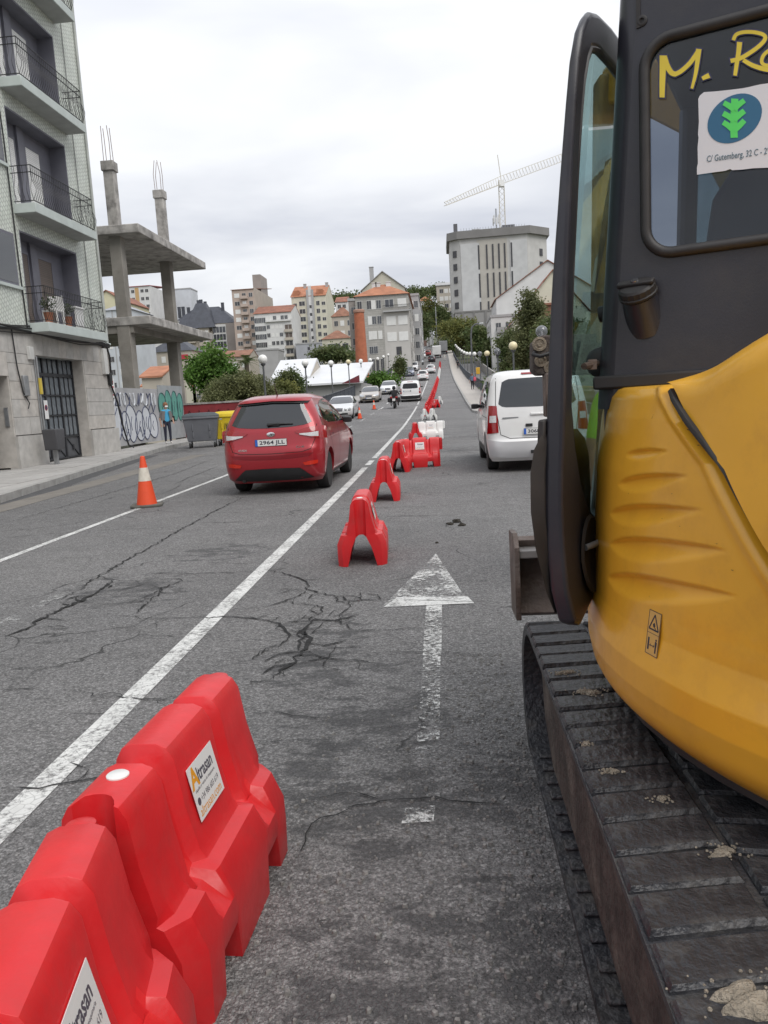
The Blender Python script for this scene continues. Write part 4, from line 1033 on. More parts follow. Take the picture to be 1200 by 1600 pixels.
ov = [(1148 + 42.5 * math.cos(t) * 1.0 + 5 * math.sin(t) * -.6, 185 + 38 * math.sin(t) - 9 * math.cos(t)) for t in [2 * math.pi * i / 40 for i in range(40)]]
b = MB(); b.v = [tuple(onplane(x, y, .0052) - EO) for x, y in ov]; b.f = [tuple(range(40))]
obj('oval_emblem', b, M('emblem_blue', (.03, .13, .24), .6, var=.03), no)
lf = [([(785, 1145), (782, 1060), (785, 940), (790, 825)], 54, 54), ([(785, 1090), (740, 1050), (695, 1020)], 46, 38), ([(785, 1085), (830, 1045), (868, 1005)], 46, 38), ([(785, 1000), (740, 970), (695, 945)], 46, 40), ([(785, 995), (830, 955), (868, 925)], 46, 40), ([(785, 910), (740, 880), (700, 858)], 48, 36), ([(785, 905), (825, 870), (868, 838)], 48, 36)]
strokes('leaf_emblem', lf, M('emblem_green', (.1, .68, .13), .6, var=.03), .006, 3, no)
ad = obj('lettering', text_mesh('C/ Gutemberg, 32 C - 2\u00ba -', .0205, 'LEFT', width=.142, bold=.0002), M('address_ink', (.1, .16, .2), .6, var=.05), no)
pa, pb = onplane(1104, 249, .0055), onplane(1200, 236, .0055)
frame(ad, pa - EO, pb - pa, (0, 0, 1))

# --- door, folded back along the cab side
DN = Vector((.285, 2.0, 0)); DV = Vector((.4108, .9117, 0)); DT = Vector((.9117, -.4108, 0))
def lean(z):
    k = [(.8, .03), (.88, .012), (1.0, .0), (1.2, -.004), (1.35, .006), (1.7, .024), (2.0, .047), (2.2, .066), (2.33, .08), (2.5, .095)]
    for (a, xa), (b_, xb) in zip(k, k[1:]):
        if z <= b_: return lerp(xa, xb, max(0, (z - a) / (b_ - a)))
    return .095
def doorp(w, z, t): return DN + DV * w + DT * t * lerp(1, .5, sstep(1.4, 2.25, z)) + Vector((lean(z), 0, z))
outl = [(0, .86), (0, 1.0), (0, 1.2), (0, 1.4), (0, 1.6), (0, 1.8), (0, 2.0), (0, 2.15), (.005, 2.25), (.03, 2.32), (.08, 2.365), (.16, 2.39), (.3, 2.41), (.44, 2.42), (.54, 2.41), (.60, 2.37), (.62, 2.28), (.62, 2.0), (.62, 1.6), (.62, 1.2), (.62, 1.0), (.6, .93), (.5, .9), (.3, .87), (.15, .845), (.04, .825)]
hol = [(.07, 1.42), (.065, 1.6), (.065, 1.8), (.065, 2.0), (.065, 2.15), (.075, 2.24), (.11, 2.29), (.18, 2.31), (.34, 2.325), (.48, 2.33), (.54, 2.31), (.56, 2.25), (.56, 2.0), (.56, 1.7), (.56, 1.4), (.54, 1.18), (.47, 1.08), (.38, 1.06), (.29, 1.1), (.2, 1.2), (.12, 1.31)]
def door_frame(t0, t1):
    b = MB()
    # bridge the two loops by angle about the centre
    c_ = (.3, 1.65)
    def resamp(L, n=72):
        res = []
        for k in range(n):
            a = 2 * math.pi * k / n; dx, dz = math.cos(a) * .35, math.sin(a)
            best = None
            for (x0, z0), (x1, z1) in zip(L, L[1:] + L[:1]):
                ex_, ez = x1 - x0, z1 - z0; den = dx * ez - dz * ex_
                if abs(den) < 1e-9: continue
                s = ((x0 - c_[0]) * ez - (z0 - c_[1]) * ex_) / den; u = ((x0 - c_[0]) * dz - (z0 - c_[1]) * dx) / den
                if s > 0 and -1e-6 <= u <= 1 + 1e-6: best = s if best is None else max(best, s)
            res.append((c_[0] + dx * best, c_[1] + dz * best))
        return res
    A, H = resamp(outl), resamp(hol); n = 72
    for t in (t0, t1):
        for L in (A, H): b.v += [tuple(doorp(w, z, t)) for w, z in L]
    for i in range(n):
        j = (i + 1) % n
        b.f += [(i, j, n + j, n + i), (2 * n + j, 2 * n + i, 3 * n + i, 3 * n + j), (j, i, 2 * n + i, 2 * n + j), (n + i, n + j, 3 * n + j, 3 * n + i)]
    return b, H
dfb, HH = door_frame(-.03, .018)
door = ex('door', dfb, m_cab, bevel=.012, seg=3)
def doff(g): g.v = [(v[0] - EO.x, v[1] - EO.y, v[2]) for v in g.v]; return g
g = MB(); g.v = [tuple(doorp(w, z, .0)) for w, z in HH] + [tuple(doorp(w, z, -.006)) for w, z in HH]; n = 72; g.f = [tuple(range(n)), tuple(range(n, 2 * n))[::-1]]
obj('door_glass', doff(g), m_doorglass, door)
g = MB().tube([doorp(w, z, .008) for w, z in HH + HH[:1]], .009, 6, False); obj('door_seal', doff(g), m_gasket, door, smooth=60)
# inner trim bulging outwards on the lower half
g = MB(); lv = []
for z, w0, w1, th in ((.87, .02, .3, .004), (.93, .0, .4, .014), (1.05, -.02, .46, .03), (1.15, -.028, .48, .038), (1.25, -.03, .46, .038), (1.31, -.025, .4, .03), (1.345, -.01, .3, .012)):
    lv.append([doorp(w0 + .02, z, -.026), doorp(w0, z, -.03 - th * .7), doorp((w0 + w1) / 2, z, -.03 - th), doorp(w1, z, -.03 - th * .6), doorp(w1, z, -.026)])
obj('inner_trim', doff(MB().loft(lv)), m_trim, door, smooth=50)
g = MB().loft([[doorp(-.006, z, t) for t in (-.05, -.03)] + [doorp(.1, z, t) for t in (-.03, -.05)] for z in (1.31, 1.385)]); obj('latch_block', doff(g), m_trim, door, bevel=.006)
# oval handle recess on the outer face
g = MB(); rg = []
for k, off_ in ((1.0, .035), (.92, .042), (.75, .038), (.7, .036)): rg.append([doorp(.2 + .1 * k * math.cos(t), 1.0 + .11 * k * math.sin(t), off_) for t in [2 * math.pi * i / 24 for i in range(24)]])
obj('handle_bezel', doff(MB().loft(rg)), m_trim, door, smooth=50)
obj('door_handle', doff(MB().tube([doorp(.13, 1.03, .04), doorp(.16, 1.035, .058), doorp(.24, 1.03, .058), doorp(.27, 1.02, .04)], .009, 8)), m_steel, door, smooth=60)
obj('hinge', doff(MB().beam(doorp(.6, 1.72, .02), doorp(.62, 1.72, .14), .04, .06).beam(doorp(.6, 1.2, .02), doorp(.62, 1.2, .14), .04, .06)), m_trim, door, bevel=.006)
obj('grab_bar', doff(MB().tube([doorp(.3, 1.66, .03), doorp(.3, 1.665, .085)], .022, 10)), m_trim, door, smooth=50)
# door stay: rod with rubber buffer between corner post and door
pA, pB = cabp(-.045, 1.525, -.06), doorp(.12, 1.515, .034)
ex('door_stay', MB().tube([pA, pB], .009, 8).box(tuple(pA.lerp(pB, .55)), (.022, .022, .026)), m_rusty, smooth=40)
rbuf = MB()
ax = (pB - pA).normalized(); sx = ax.cross(Vector((0, 0, 1))).normalized(); sy = ax.cross(sx)
rbuf.loft([[pA + ax * h_ + (sx * math.cos(t) + sy * math.sin(t)) * rr_ for t in [2 * math.pi * i / 20 for i in range(20)]] for h_, rr_ in ((-.03, .03), (-.01, .042), (.01, .04), (.02, .028), (.024, .01))])
ex('rubber_buffer', rbuf, m_trim, smooth=60)
# --- boom, dipper and hitch seen past the door
ex('boom', MB().loft([[Vector((x, y + dy, z + dz)) for x, dy, dz in ((xc - w, -.0, -hh), (xc + w, 0, -hh), (xc + w, 0, hh), (xc - w, 0, hh))] for xc, y, z, w, hh, dy in ((1.75, 3.0, 1.0, .13, .16, 0), (1.6, 3.5, 1.9, .12, .2, 0), (1.4, 4.1, 2.8, .11, .18, 0), (1.2, 4.8, 3.2, .1, .14, 0), (1.15, 5.05, 3.25, .1, .1, 0))]), m_yel, bevel=.02)
ex('dipper', MB().beam((1.1, 5.05, 3.3), (1.08, 5.2, 1.75), .16, .22), M('dirty_arm', (.36, .22, .07), .7, var=.3, vs=6, hue=(.2, .16, .11), bump=.4, bs=30), bevel=.02)
hb = MB().prism([(.6, 5.1, 1.60), (.63, 5.1, 1.57), (1.15, 5.1, 1.55), (1.2, 5.1, 1.8), (.66, 5.1, 1.82), (.605, 5.1, 1.78)], (0, .2, 0))
ht = ex('hitch', hb, m_mud, bevel=.012)
m_mudl = M('dry_mud_pale', (.27, .225, .17), .9, var=.3, vs=12, bump=.6, bs=70)
for (x, z, r_) in [(.645, 1.765, .035), (.65, 1.66, .03), (.71, 1.615, .032), (.76, 1.74, .04)]:
    o = obj('hitch_pin', MB().lathe([(r_ * 1.3, 0), (r_ * 1.3, .012), (r_ * .9, .016), (r_ * .8, .01), (r_ * .45, .01), (r_ * .42, .02), (.002, .02)], 18), m_mudl, exc, smooth=40); frame(o, (x - EO.x, 5.1 - EO.y, z), (1, 0, 0), (0, 0, 1))
ex('hitch_hose', MB().tube([(.62, 5.12, 1.72), (.6, 5.06, 1.70), (.64, 5.04, 1.685), (.7, 5.05, 1.70), (.74, 5.09, 1.73)], .013, 8), m_black, smooth=60)
ex('hitch_lug', MB().bx(.67, .75, 5.05, 5.2, 1.3, 1.58), m_rusty, bevel=.01)
# ---------------------------------------------------------------- cars
m_under = M('car_underside', (.012, .012, .012), .9, var=.2)
m_seam = M('panel_gap', (.01, .01, .01), .8, var=.1)
m_tail = M('tail_lamp', (.28, .004, .006), .12, var=.1, vs=30, coat=.8); m_tailw = M('clear_lamp', (.55, .55, .55), .1, var=.15, vs=40, coat=.8)
m_head = M('head_lamp', (.5, .52, .54), .06, .3, var=.25, vs=25, coat=1); m_amber = M('brake_lamp_lit', (.55, .03, .015), .2, var=.1)
m_plate = M('plate_white', (.7, .7, .68), .4, var=.03); m_eu = M('plate_blue', (.03, .12, .5), .4, var=.03)
def paintm(name, col, metal=0.0, rough=.28): return M(name, col, rough, metal, var=.03, vs=2, coat=.7, dirt=.1, ds=3, dcol=tuple(c * .6 for c in col))
class Car:
    def __init__(s, levels, wheels, wr, tw=.2, bow=.06):
        s.lv = levels; s.wheels = wheels; s.wr = wr; s.tw = tw; s.bow = bow
    def at(s, z):
        L = s.lv
        if z <= L[0][0]: return L[0][1:]
        for i in range(len(L) - 1):
            if z <= L[i + 1][0]:
                t = (z - L[i][0]) / (L[i + 1][0] - L[i][0]); return tuple(lerp(a, b, t) for a, b in zip(L[i][1:], L[i + 1][1:]))
        return L[-1][1:]
    def rear(s, x, z):
        yf, yr, hw, rf, rr = s.at(z); ax = min(abs(x), hw - .001); y = yr + s.bow * .8 * (ax / hw) ** 2
        c = hw - rr
        if ax > c: y += rr - math.sqrt(max(0, rr * rr - (ax - c) ** 2))
        return Vector((x, y, z))
    def front(s, x, z):
        yf, yr, hw, rf, rr = s.at(z); ax = min(abs(x), hw - .001); y = yf - s.bow * 1.6 * (ax / hw) ** 2
        c = hw - rf
        if ax > c: y -= rf - math.sqrt(max(0, rf * rf - (ax - c) ** 2))
        return Vector((x, y, z))
    def side(s, y, z, sg):
        yf, yr, hw, rf, rr = s.at(z); x = hw
        mid = (yf + yr) / 2; x -= .03 * abs((y - mid) / ((yf - yr) / 2)) ** 3
        if y < yr + rr: x = hw - .03 - rr + math.sqrt(max(0, rr * rr - (yr + rr - y) ** 2))
        if y > yf - rf: x = hw - .03 - rf + math.sqrt(max(0, rf * rf - (y - yf + rf) ** 2))
        return Vector((sg * x, y, z))
    def ring(s, z):
        yf, yr, hw, rf, rr = s.at(z); half = []
        c = hw - rr
        for i in range(5): half.append(s.rear(c * i / 5, z))
        for i in range(6):
            a = math.pi / 2 * i / 6; x = c + rr * math.sin(a); half.append(s.rear(min(x, hw - .0005), z))
        y0, y1 = yr + rr + s.bow * .8, yf - rf - s.bow * 1.6
        for i in range(9): half.append(s.side(lerp(y0, y1, i / 8), z, 1))
        c = hw - rf
        for i in range(6):
            a = math.pi / 2 * (i + 1) / 7; half.append(s.front(c + rf * math.cos(a), z))
        for i in range(5): half.append(s.front(c * (5 - i) / 5, z))
        half.append(s.front(0, z))
        return half + [Vector((-p.x, p.y, p.z)) for p in half[-2:0:-1]]
    def patch(s, kind, top, bot, nu=8, nv=4, off=.004, sg=1):
        def rs(L, t):
            d = [0]
            for p, q in zip(L, L[1:]): d.append(d[-1] + math.hypot(q[0] - p[0], q[1] - p[1]))
            x = t * d[-1]
            for i in range(len(L) - 1):
                if x <= d[i + 1] + 1e-9:
                    k = (x - d[i]) / max(d[i + 1] - d[i], 1e-9); return lerp(L[i][0], L[i + 1][0], k), lerp(L[i][1], L[i + 1][1], k)
            return L[-1]
        def fn(u, v):
            a, b = rs(top, u), rs(bot, u); x, z = lerp(b[0], a[0], v), lerp(b[1], a[1], v)
            if kind == 'rear': p = s.rear(x, z); p.y -= off
            elif kind == 'front': p = s.front(x, z); p.y += off; p.z += off
            else: p = s.side(x, z, sg); p.x += sg * off
            return p
        b = MB().grid(fn, nu, nv); me = bpy.data.meshes.new('patch')
        p0, p1, p2 = Vector(b.v[0]), Vector(b.v[nu]), Vector(b.v[-1]); nn = (p1 - p0).cross(p2 - p0)
        out_ = {'rear': Vector((0, -1, .1)), 'front': Vector((0, 1, .3)), 'side': Vector((sg, 0, 0))}[kind]
        me.from_pydata(b.v, [], b.f if nn.dot(out_) > 0 else [f[::-1] for f in b.f]); me.update()
        for p in me.polygons: p.use_smooth = True
        return me
def smooth_levels(L, per=3):
    """resample the level table with a monotone curve so that the shell reads smooth"""
    res = []
    n = len(L)
    for i in range(n - 1):
        for k in range(per):
            t = k / per
            p0, p1, p2, p3 = L[max(i - 1, 0)], L[i], L[i + 1], L[min(i + 2, n - 1)]
            row = []
            for c in range(len(p1)):
                m1 = (p2[c] - p0[c]) * .5; m2 = (p3[c] - p1[c]) * .5
                if c == 0: row.append(lerp(p1[0], p2[0], t)); continue
                d = p2[c] - p1[c]
                m1 = max(min(m1, 1.5 * abs(d)), -1.5 * abs(d)); m2 = max(min(m2, 1.5 * abs(d)), -1.5 * abs(d))
                row.append((2*t**3 - 3*t*t + 1)*p1[c] + (t**3 - 2*t*t + t)*m1 + (-2*t**3 + 3*t*t)*p2[c] + (t**3 - t*t)*m2)
            res.append(tuple(row))
    res.append(L[-1]); return res
wheel_cache = {}
def wheel_meshes(r, w):
    k = (r, w)
    if k not in wheel_cache:
        ty = MB().lathe([(r * .66, -w / 2), (r * .93, -w / 2), (r * .99, -w * .36), (r, -w * .2), (r, w * .2), (r * .99, w * .36), (r * .93, w / 2), (r * .66, w / 2)], 32, (0, 0, 0), 'X').mesh('tyre', 40); ty.materials.append(m_rubber)
        rm = MB().lathe([(r * .67, w * .46), (r * .64, w * .48), (r * .6, w * .34), (r * .2, w * .3)], 28, (0, 0, 0), 'X', False)
        rm.lathe([(r * .14, w * .3), (r * .14, w * .42), (.004, w * .43)], 14, (0, 0, 0), 'X', False)
        for i in range(5):
            a = 2 * math.pi * i / 5; d = Vector((0, math.cos(a), math.sin(a)))
            rm.beam(d * r * .12 + Vector((w * .38, 0, 0)), d * r * .63 + Vector((w * .42, 0, 0)), r * .15, w * .1, (1, 0, 0))
        rm.lathe([(r * .5, w * .1), (r * .5, w * .12), (.004, w * .12)], 20, (0, 0, 0), 'X', False)
        rm = rm.mesh('rim', 35); rm.materials.append(m_rim); wheel_cache[k] = (ty, rm)
    return wheel_cache[k]
def build_car(name, label, cat, spec, col, x, y, rz, opt, group=None):
    c = Car(smooth_levels(spec['lv']), spec['wh'], spec['wr'], .2, spec.get('bow', .06))
    t = thing(name, label, cat, (x, y, zr(y)), rz, group); t.rotation_euler = (slope(y) * (1 if abs(rz) < 1.5 else -1), 0, rz)
    z0, z1 = c.lv[0][0], c.lv[-1][0]
    zs = [l[0] for l in c.lv]
    b = MB().loft([c.ring(z) for z in zs]); me = b.mesh('body', 32)
    bo = obj('body', me, col, t)
    cu = MB()
    for wy in c.wheels: cu.lathe([(c.wr + .055, -1.2), (c.wr + .055, 1.2)], 28, (0, wy, c.wr + .01), 'X')
    co = obj('tmp_cut', cu); co.matrix_world = t.matrix_world.copy(); co.parent = t
    md = bo.modifiers.new('b', 'BOOLEAN'); md.object = co; md.solver = 'EXACT'; bpy.context.view_layer.update(); bake(bo); bpy.data.objects.remove(co)
    for p in bo.data.polygons: p.use_smooth = True
    bo.data.set_sharp_from_angle(angle=R(32))
    ub = MB().bx(-c.at(.3)[2] + .12, c.at(.3)[2] - .12, c.at(.3)[1] + .25, c.at(.3)[0] - .25, z0 + .02, z0 + .45); obj('underside', ub, m_under, t)
    ty, rm = wheel_meshes(c.wr, c.tw)
    for wy in c.wheels:
        for sg in (-1, 1):
            hx = c.at(c.wr)[2] - c.tw / 2 - .012
            w = obj('wheel', ty, None, t, loc=(sg * hx, wy, c.wr))
            w.rotation_euler = (0, 0, 0 if sg > 0 else math.pi)
            obj('rim', rm, None, w)
    def P(nm, kind, top, bot, mat, nu=10, nv=4, off=.004, sides=None, par=None):
        for sg in (sides or (1,)):
            tp = [(u * (sg if kind != 'side' else 1), z) for u, z in top]; bt = [(u * (sg if kind != 'side' else 1), z) for u, z in bot]
            o = obj(nm, c.patch(kind, tp, bt, nu, nv, off, sg), mat, par or t, smooth=60)
    for item in opt: P(*item[:5], **(item[5] if len(item) > 5 else {}))
    # mirrors
    mz, my = spec.get('mirror', (1.05, .75)); mx_ = c.side(my, mz, 1).x
    for sg in (-1, 1):
        mm_ = MB().loft([[Vector((sg * (mx_ - .03 + w), my + d * k, mz + .02 + h * k)) for d, h in ((-.05, -.055), (-.06, .05), (.03, .06), (.06, 0), (.03, -.055))] for w, k in ((0.02, .5), (.07, .95), (.15, 1.0), (.2, .85))])
        obj('door_mirror', mm_, spec.get('mm', m_black), t, bevel=.012)
    return t, c
def plate(t, c, s, z, y_off=.012, x=0, w=.52, h=.11, front=False, size=.082):
    p = c.front(x, z) if front else c.rear(x, z); yy = p.y + (y_off if front else -y_off)
    pl = obj('number_plate', MB().bx(-w / 2, w / 2, -h / 2, h / 2, -.004, .004), m_plate, t)
    frame(pl, (x, yy, z), (-1, 0, 0) if front else (1, 0, 0), (0, 0, 1))
    obj('plate_band', MB().bx(-w / 2 + .004, -w / 2 + .044, -h / 2 + .004, h / 2 - .004, .004, .0052), m_eu, pl)
    fr_ = MB(); fr_rect(fr_, -w / 2, w / 2, -h / 2, h / 2, .004, .0056); obj('plate_frame', fr_, m_ink, pl)
    if s:
        me = text_mesh(s, size, 'CENTER', bold=.0018, width=w * .8); me.materials.append(m_ink); obj('lettering', me, None, pl, loc=(.02, -.002, .0056))
    return pl
def seam(t, c, kind, pts, w=.008, sg=1, mat=None, off=.003):
    b = MB(); P_ = []
    for (a, z), (a2, z2) in zip(pts, pts[1:]):
        n = 6
        for i in range(n): P_.append((lerp(a, a2, i / n), lerp(z, z2, i / n)))
    P_.append(pts[-1]); n = len(P_)
    for i, (a, z) in enumerate(P_):
        a0, z0_ = P_[max(i - 1, 0)]; a1, z1_ = P_[min(i + 1, n - 1)]; d = Vector((a1 - a0, z1_ - z0_)).normalized()
        for k in (-1, 1):
            u, v = a - d.y * k * w / 2, z + d.x * k * w / 2
            p = c.rear(u, v) + Vector((0, -off, 0)) if kind == 'rear' else c.side(u, v, sg) + Vector((sg * off, 0, 0)); b.v.append(tuple(p))
    b.f = [(2 * i, 2 * i + 1, 2 * i + 3, 2 * i + 2) for i in range(n - 1)]
    obj('seam', b, mat or m_seam, t)
# ---- red hatchback
HATCH = dict(lv=[(.19, 1.93, -1.9, .78, .3, .2), (.26, 2.0, -1.99, .835, .34, .22), (.4, 2.05, -2.04, .865, .36, .24), (.55, 2.05, -2.055, .88, .36, .26), (.70, 2.02, -2.05, .884, .36, .26), (.80, 1.92, -2.01, .882, .36, .24), (.90, 1.66, -1.985, .876, .4, .22), (.99, 1.28, -1.965, .862, .36, .2), (1.06, 1.08, -1.935, .845, .3, .2), (1.2, .82, -1.875, .80, .26, .2), (1.35, .5, -1.80, .735, .24, .22), (1.46, .2, -1.735, .675, .24, .24), (1.53, -.02, -1.67, .62, .24, .26), (1.57, -.25, -1.52, .54, .24, .26), (1.595, -.5, -1.3, .48, .22, .22), (1.605, -.7, -1.05, .3, .15, .15)], wh=(-1.26, 1.32), wr=.315, mirror=(1.06, .72))
m_carred = paintm('car_red', (.33, .012, .02), .25)
opt = [
    ('rear_window', 'rear', [(-.51, 1.45), (-.3, 1.472), (0, 1.48), (.3, 1.472), (.51, 1.45)], [(-.66, 1.14), (-.56, 1.10), (-.3, 1.075), (0, 1.07), (.3, 1.075), (.56, 1.10), (.66, 1.14)], m_carglass, dict(nu=20)),
    ('roof_spoiler', 'rear', [(-.62, 1.53), (0, 1.555), (.62, 1.53)], [(-.60, 1.475), (0, 1.5), (.60, 1.475)], m_carred, dict(nu=16, off=.06)),
    ('spoiler_shadow_strip', 'rear', [(-.60, 1.475), (0, 1.5), (.60, 1.475)], [(-.58, 1.445), (0, 1.47), (.58, 1.445)], m_black, dict(nu=16, off=.03)),  # black strip painting the shade under the spoiler
    ('tail_lamp', 'rear', [(.38, 1.0), (.6, 1.06), (.80, 1.07), (.868, 1.05)], [(.42, .97), (.62, .90), (.80, .87), (.872, .86)], m_tail, dict(sides=(1, -1), nu=14, off=.012)),
    ('tail_lamp_clear', 'rear', [(.46, .965), (.62, .97), (.76, .985)], [(.47, .945), (.63, .915), (.76, .905)], m_tailw, dict(sides=(1, -1), nu=8, off=.017)),
    ('bumper_insert', 'rear', [(-.56, .33), (-.46, .42), (0, .43), (.46, .42), (.56, .33)], [(-.66, .25), (-.4, .22), (0, .22), (.4, .22), (.66, .25)], m_black, dict(nu=16, off=.01)),
    ('rear_reflector', 'rear', [(.50, .50), (.62, .525), (.74, .53)], [(.53, .455), (.64, .46), (.73, .475)], m_amber, dict(sides=(1, -1), nu=6, off=.014)),
    ('bumper_step_shade', 'rear', [(-.68, .655), (-.3, .64), (0, .635), (.3, .64), (.68, .655)], [(-.6, .60), (-.3, .575), (0, .57), (.3, .575), (.6, .60)], M('car_red_recess_shade', (.2, .008, .014), .35, .2, var=.05), dict(nu=16, off=.004)),  # darker red patch, painted shade along the tailgate's lower edge
    ('side_window', 'side', [(-1.25, 1.40), (-1.0, 1.465), (-.55, 1.50), (-.3, 1.505)], [(-1.42, 1.17), (-1.1, 1.10), (-.6, 1.09), (-.27, 1.085)], m_carglass, dict(sides=(1, -1), nu=12)),
    ('side_window', 'side', [(-.23, 1.505), (.05, 1.45), (.3, 1.38), (.42, 1.33)], [(-.2, 1.085), (.2, 1.08), (.6, 1.075), (.82, 1.08)], m_carglass, dict(sides=(1, -1), nu=12)),
    ('quarter_window', 'side', [(-1.62, 1.36), (-1.45, 1.40), (-1.32, 1.41)], [(-1.66, 1.27), (-1.55, 1.2), (-1.46, 1.18)], m_carglass, dict(sides=(1, -1), nu=5)),
    ('windscreen', 'front', [(-.6, 1.48), (0, 1.49), (.6, 1.48)], [(-.78, 1.08), (0, 1.07), (.78, 1.08)], m_carglass, dict(nu=12, off=.006)),
    ('head_lamp', 'front', [(.5, .84), (.7, .87), (.85, .88)], [(.45, .74), (.66, .72), (.86, .73)], m_head, dict(sides=(1, -1), off=.008)),
    ('grille', 'front', [(-.4, .74), (.4, .74)], [(-.5, .45), (.5, .45)], m_black, dict(off=.008)),
    ('sill_trim', 'side', [(-.8, .27), (.9, .27)], [(-.8, .2), (.9, .2)], m_black, dict(sides=(1, -1))),
    ('door_handle', 'side', [(-.98, .945), (-.76, .945)], [(-.98, .915), (-.76, .915)], m_carred, dict(sides=(1, -1), off=.025, nu=4, nv=2)),
    ('door_handle', 'side', [(.02, .935), (.24, .935)], [(.02, .905), (.24, .905)], m_carred, dict(sides=(1, -1), off=.025, nu=4, nv=2)),
]
HATCH_RED = dict(HATCH, lv=[(l[0], l[1], l[2], l[3] * .955, l[4], l[5]) for l in HATCH['lv']])
t, c = build_car('parked_car', 'red hatchback seen from behind beside the lane line', 'car', HATCH_RED, m_carred, -2.70, 14.3, R(-1), opt)
t.name = 'hatchback_car'
plate(t, c, '2964 JLL', .845, .02)
for sg in (1, -1):
    for pts in ([(-.27, 1.085), (-.25, .6), (-.3, .34)], [(.80, 1.06), (.86, .7), (.82, .36)], [(-1.42, 1.17), (-1.2, .95), (-1.0, .68), (-.92, .5)]): seam(t, c, 'side', pts, .01, sg)
seam(t, c, 'rear', [(-.73, 1.1), (-.72, .9), (-.64, .72), (-.5, .675), (0, .665), (.5, .675), (.64, .72), (.72, .9), (.73, 1.1)], .009)
# emblem, wiper, aerial, lettering
em = MB().lathe([(1, -.006), (1, .004), (.8, .008), (.002, .008)], 24); em.v = [(v[0] * .068, v[1] * .036, v[2]) for v in em.v]
o = obj('emblem', em, m_chrome, t, smooth=40); p = c.rear(0, .975); frame(o, (0, p.y - .014, .972), (1, 0, 0), (0, 0, 1))
hh = text_mesh('H', .055, 'CENTER', shear=.25, bold=.002); hh.materials.append(m_seam); obj('emblem_letter', hh, None, o, loc=(0, -.002, .0092))
for s_, x_, z_, w_ in (('Crdi', .47, .755, .13), ('HYUNDAI', -.47, .735, .14)):
    me = text_mesh(s_, .045, 'CENTER', width=w_, bold=.001); me.materials.append(m_chrome); o = obj('badge_lettering', me, None, t); p = c.rear(x_, z_); p2 = c.rear(x_ + .05, z_); frame(o, (x_, p.y - .009, z_), (.05, p2.y - p.y, 0), (0, .02, 1))
o = obj('rear_wiper', MB().tube([c.rear(-.06, 1.12) + Vector((0, -.035, 0)), c.rear(.1, 1.135) + Vector((0, -.03, 0)), c.rear(.36, 1.125) + Vector((0, -.02, 0))], [.022, .016, .008], 8).box(tuple(c.rear(.04, 1.125) + Vector((0, -.02, 0))), (.2, .03, .045)), m_black, t, bevel=.006)
obj('aerial', MB().tube([(0, -1.3, 1.59), (0, -1.42, 1.72), (0, -1.48, 1.80)], [.012, .006, .004], 6), m_black, t)
obj('exhaust_pipe', MB().lathe([(.03, -.12), (.03, .05), (.022, .05), (.022, -.1)], 12, (-.5, -1.86, .24), 'Y'), m_under, t)
# ---- white passenger van
VAN = dict(lv=[(.2, 2.05, -2.06, .82, .3, .16), (.28, 2.14, -2.15, .87, .34, .2), (.42, 2.18, -2.185, .895, .36, .22), (.55, 2.19, -2.18, .905, .36, .22), (.60, 2.18, -2.15, .905, .36, .2), (.75, 2.12, -2.14, .905, .36, .18), (.9, 1.98, -2.13, .902, .36, .17), (1.02, 1.7, -2.115, .895, .34, .16), (1.12, 1.42, -2.10, .885, .3, .16), (1.3, 1.15, -2.06, .86, .26, .17), (1.5, .85, -2.01, .82, .24, .18), (1.65, .55, -1.96, .785, .24, .2), (1.74, .3, -1.90, .74, .24, .22), (1.79, 0, -1.75, .65, .24, .24), (1.81, -.3, -1.5, .5, .2, .2), (1.818, -.5, -1.2, .3, .15, .15)], wh=(-1.36, 1.37), wr=.325, bow=.05, mirror=(1.13, 1.0))
m_carw = paintm('car_white', (.74, .74, .73)); m_bumpw = M('bumper_silver', (.55, .55, .56), .35, .1, var=.04, coat=.4)
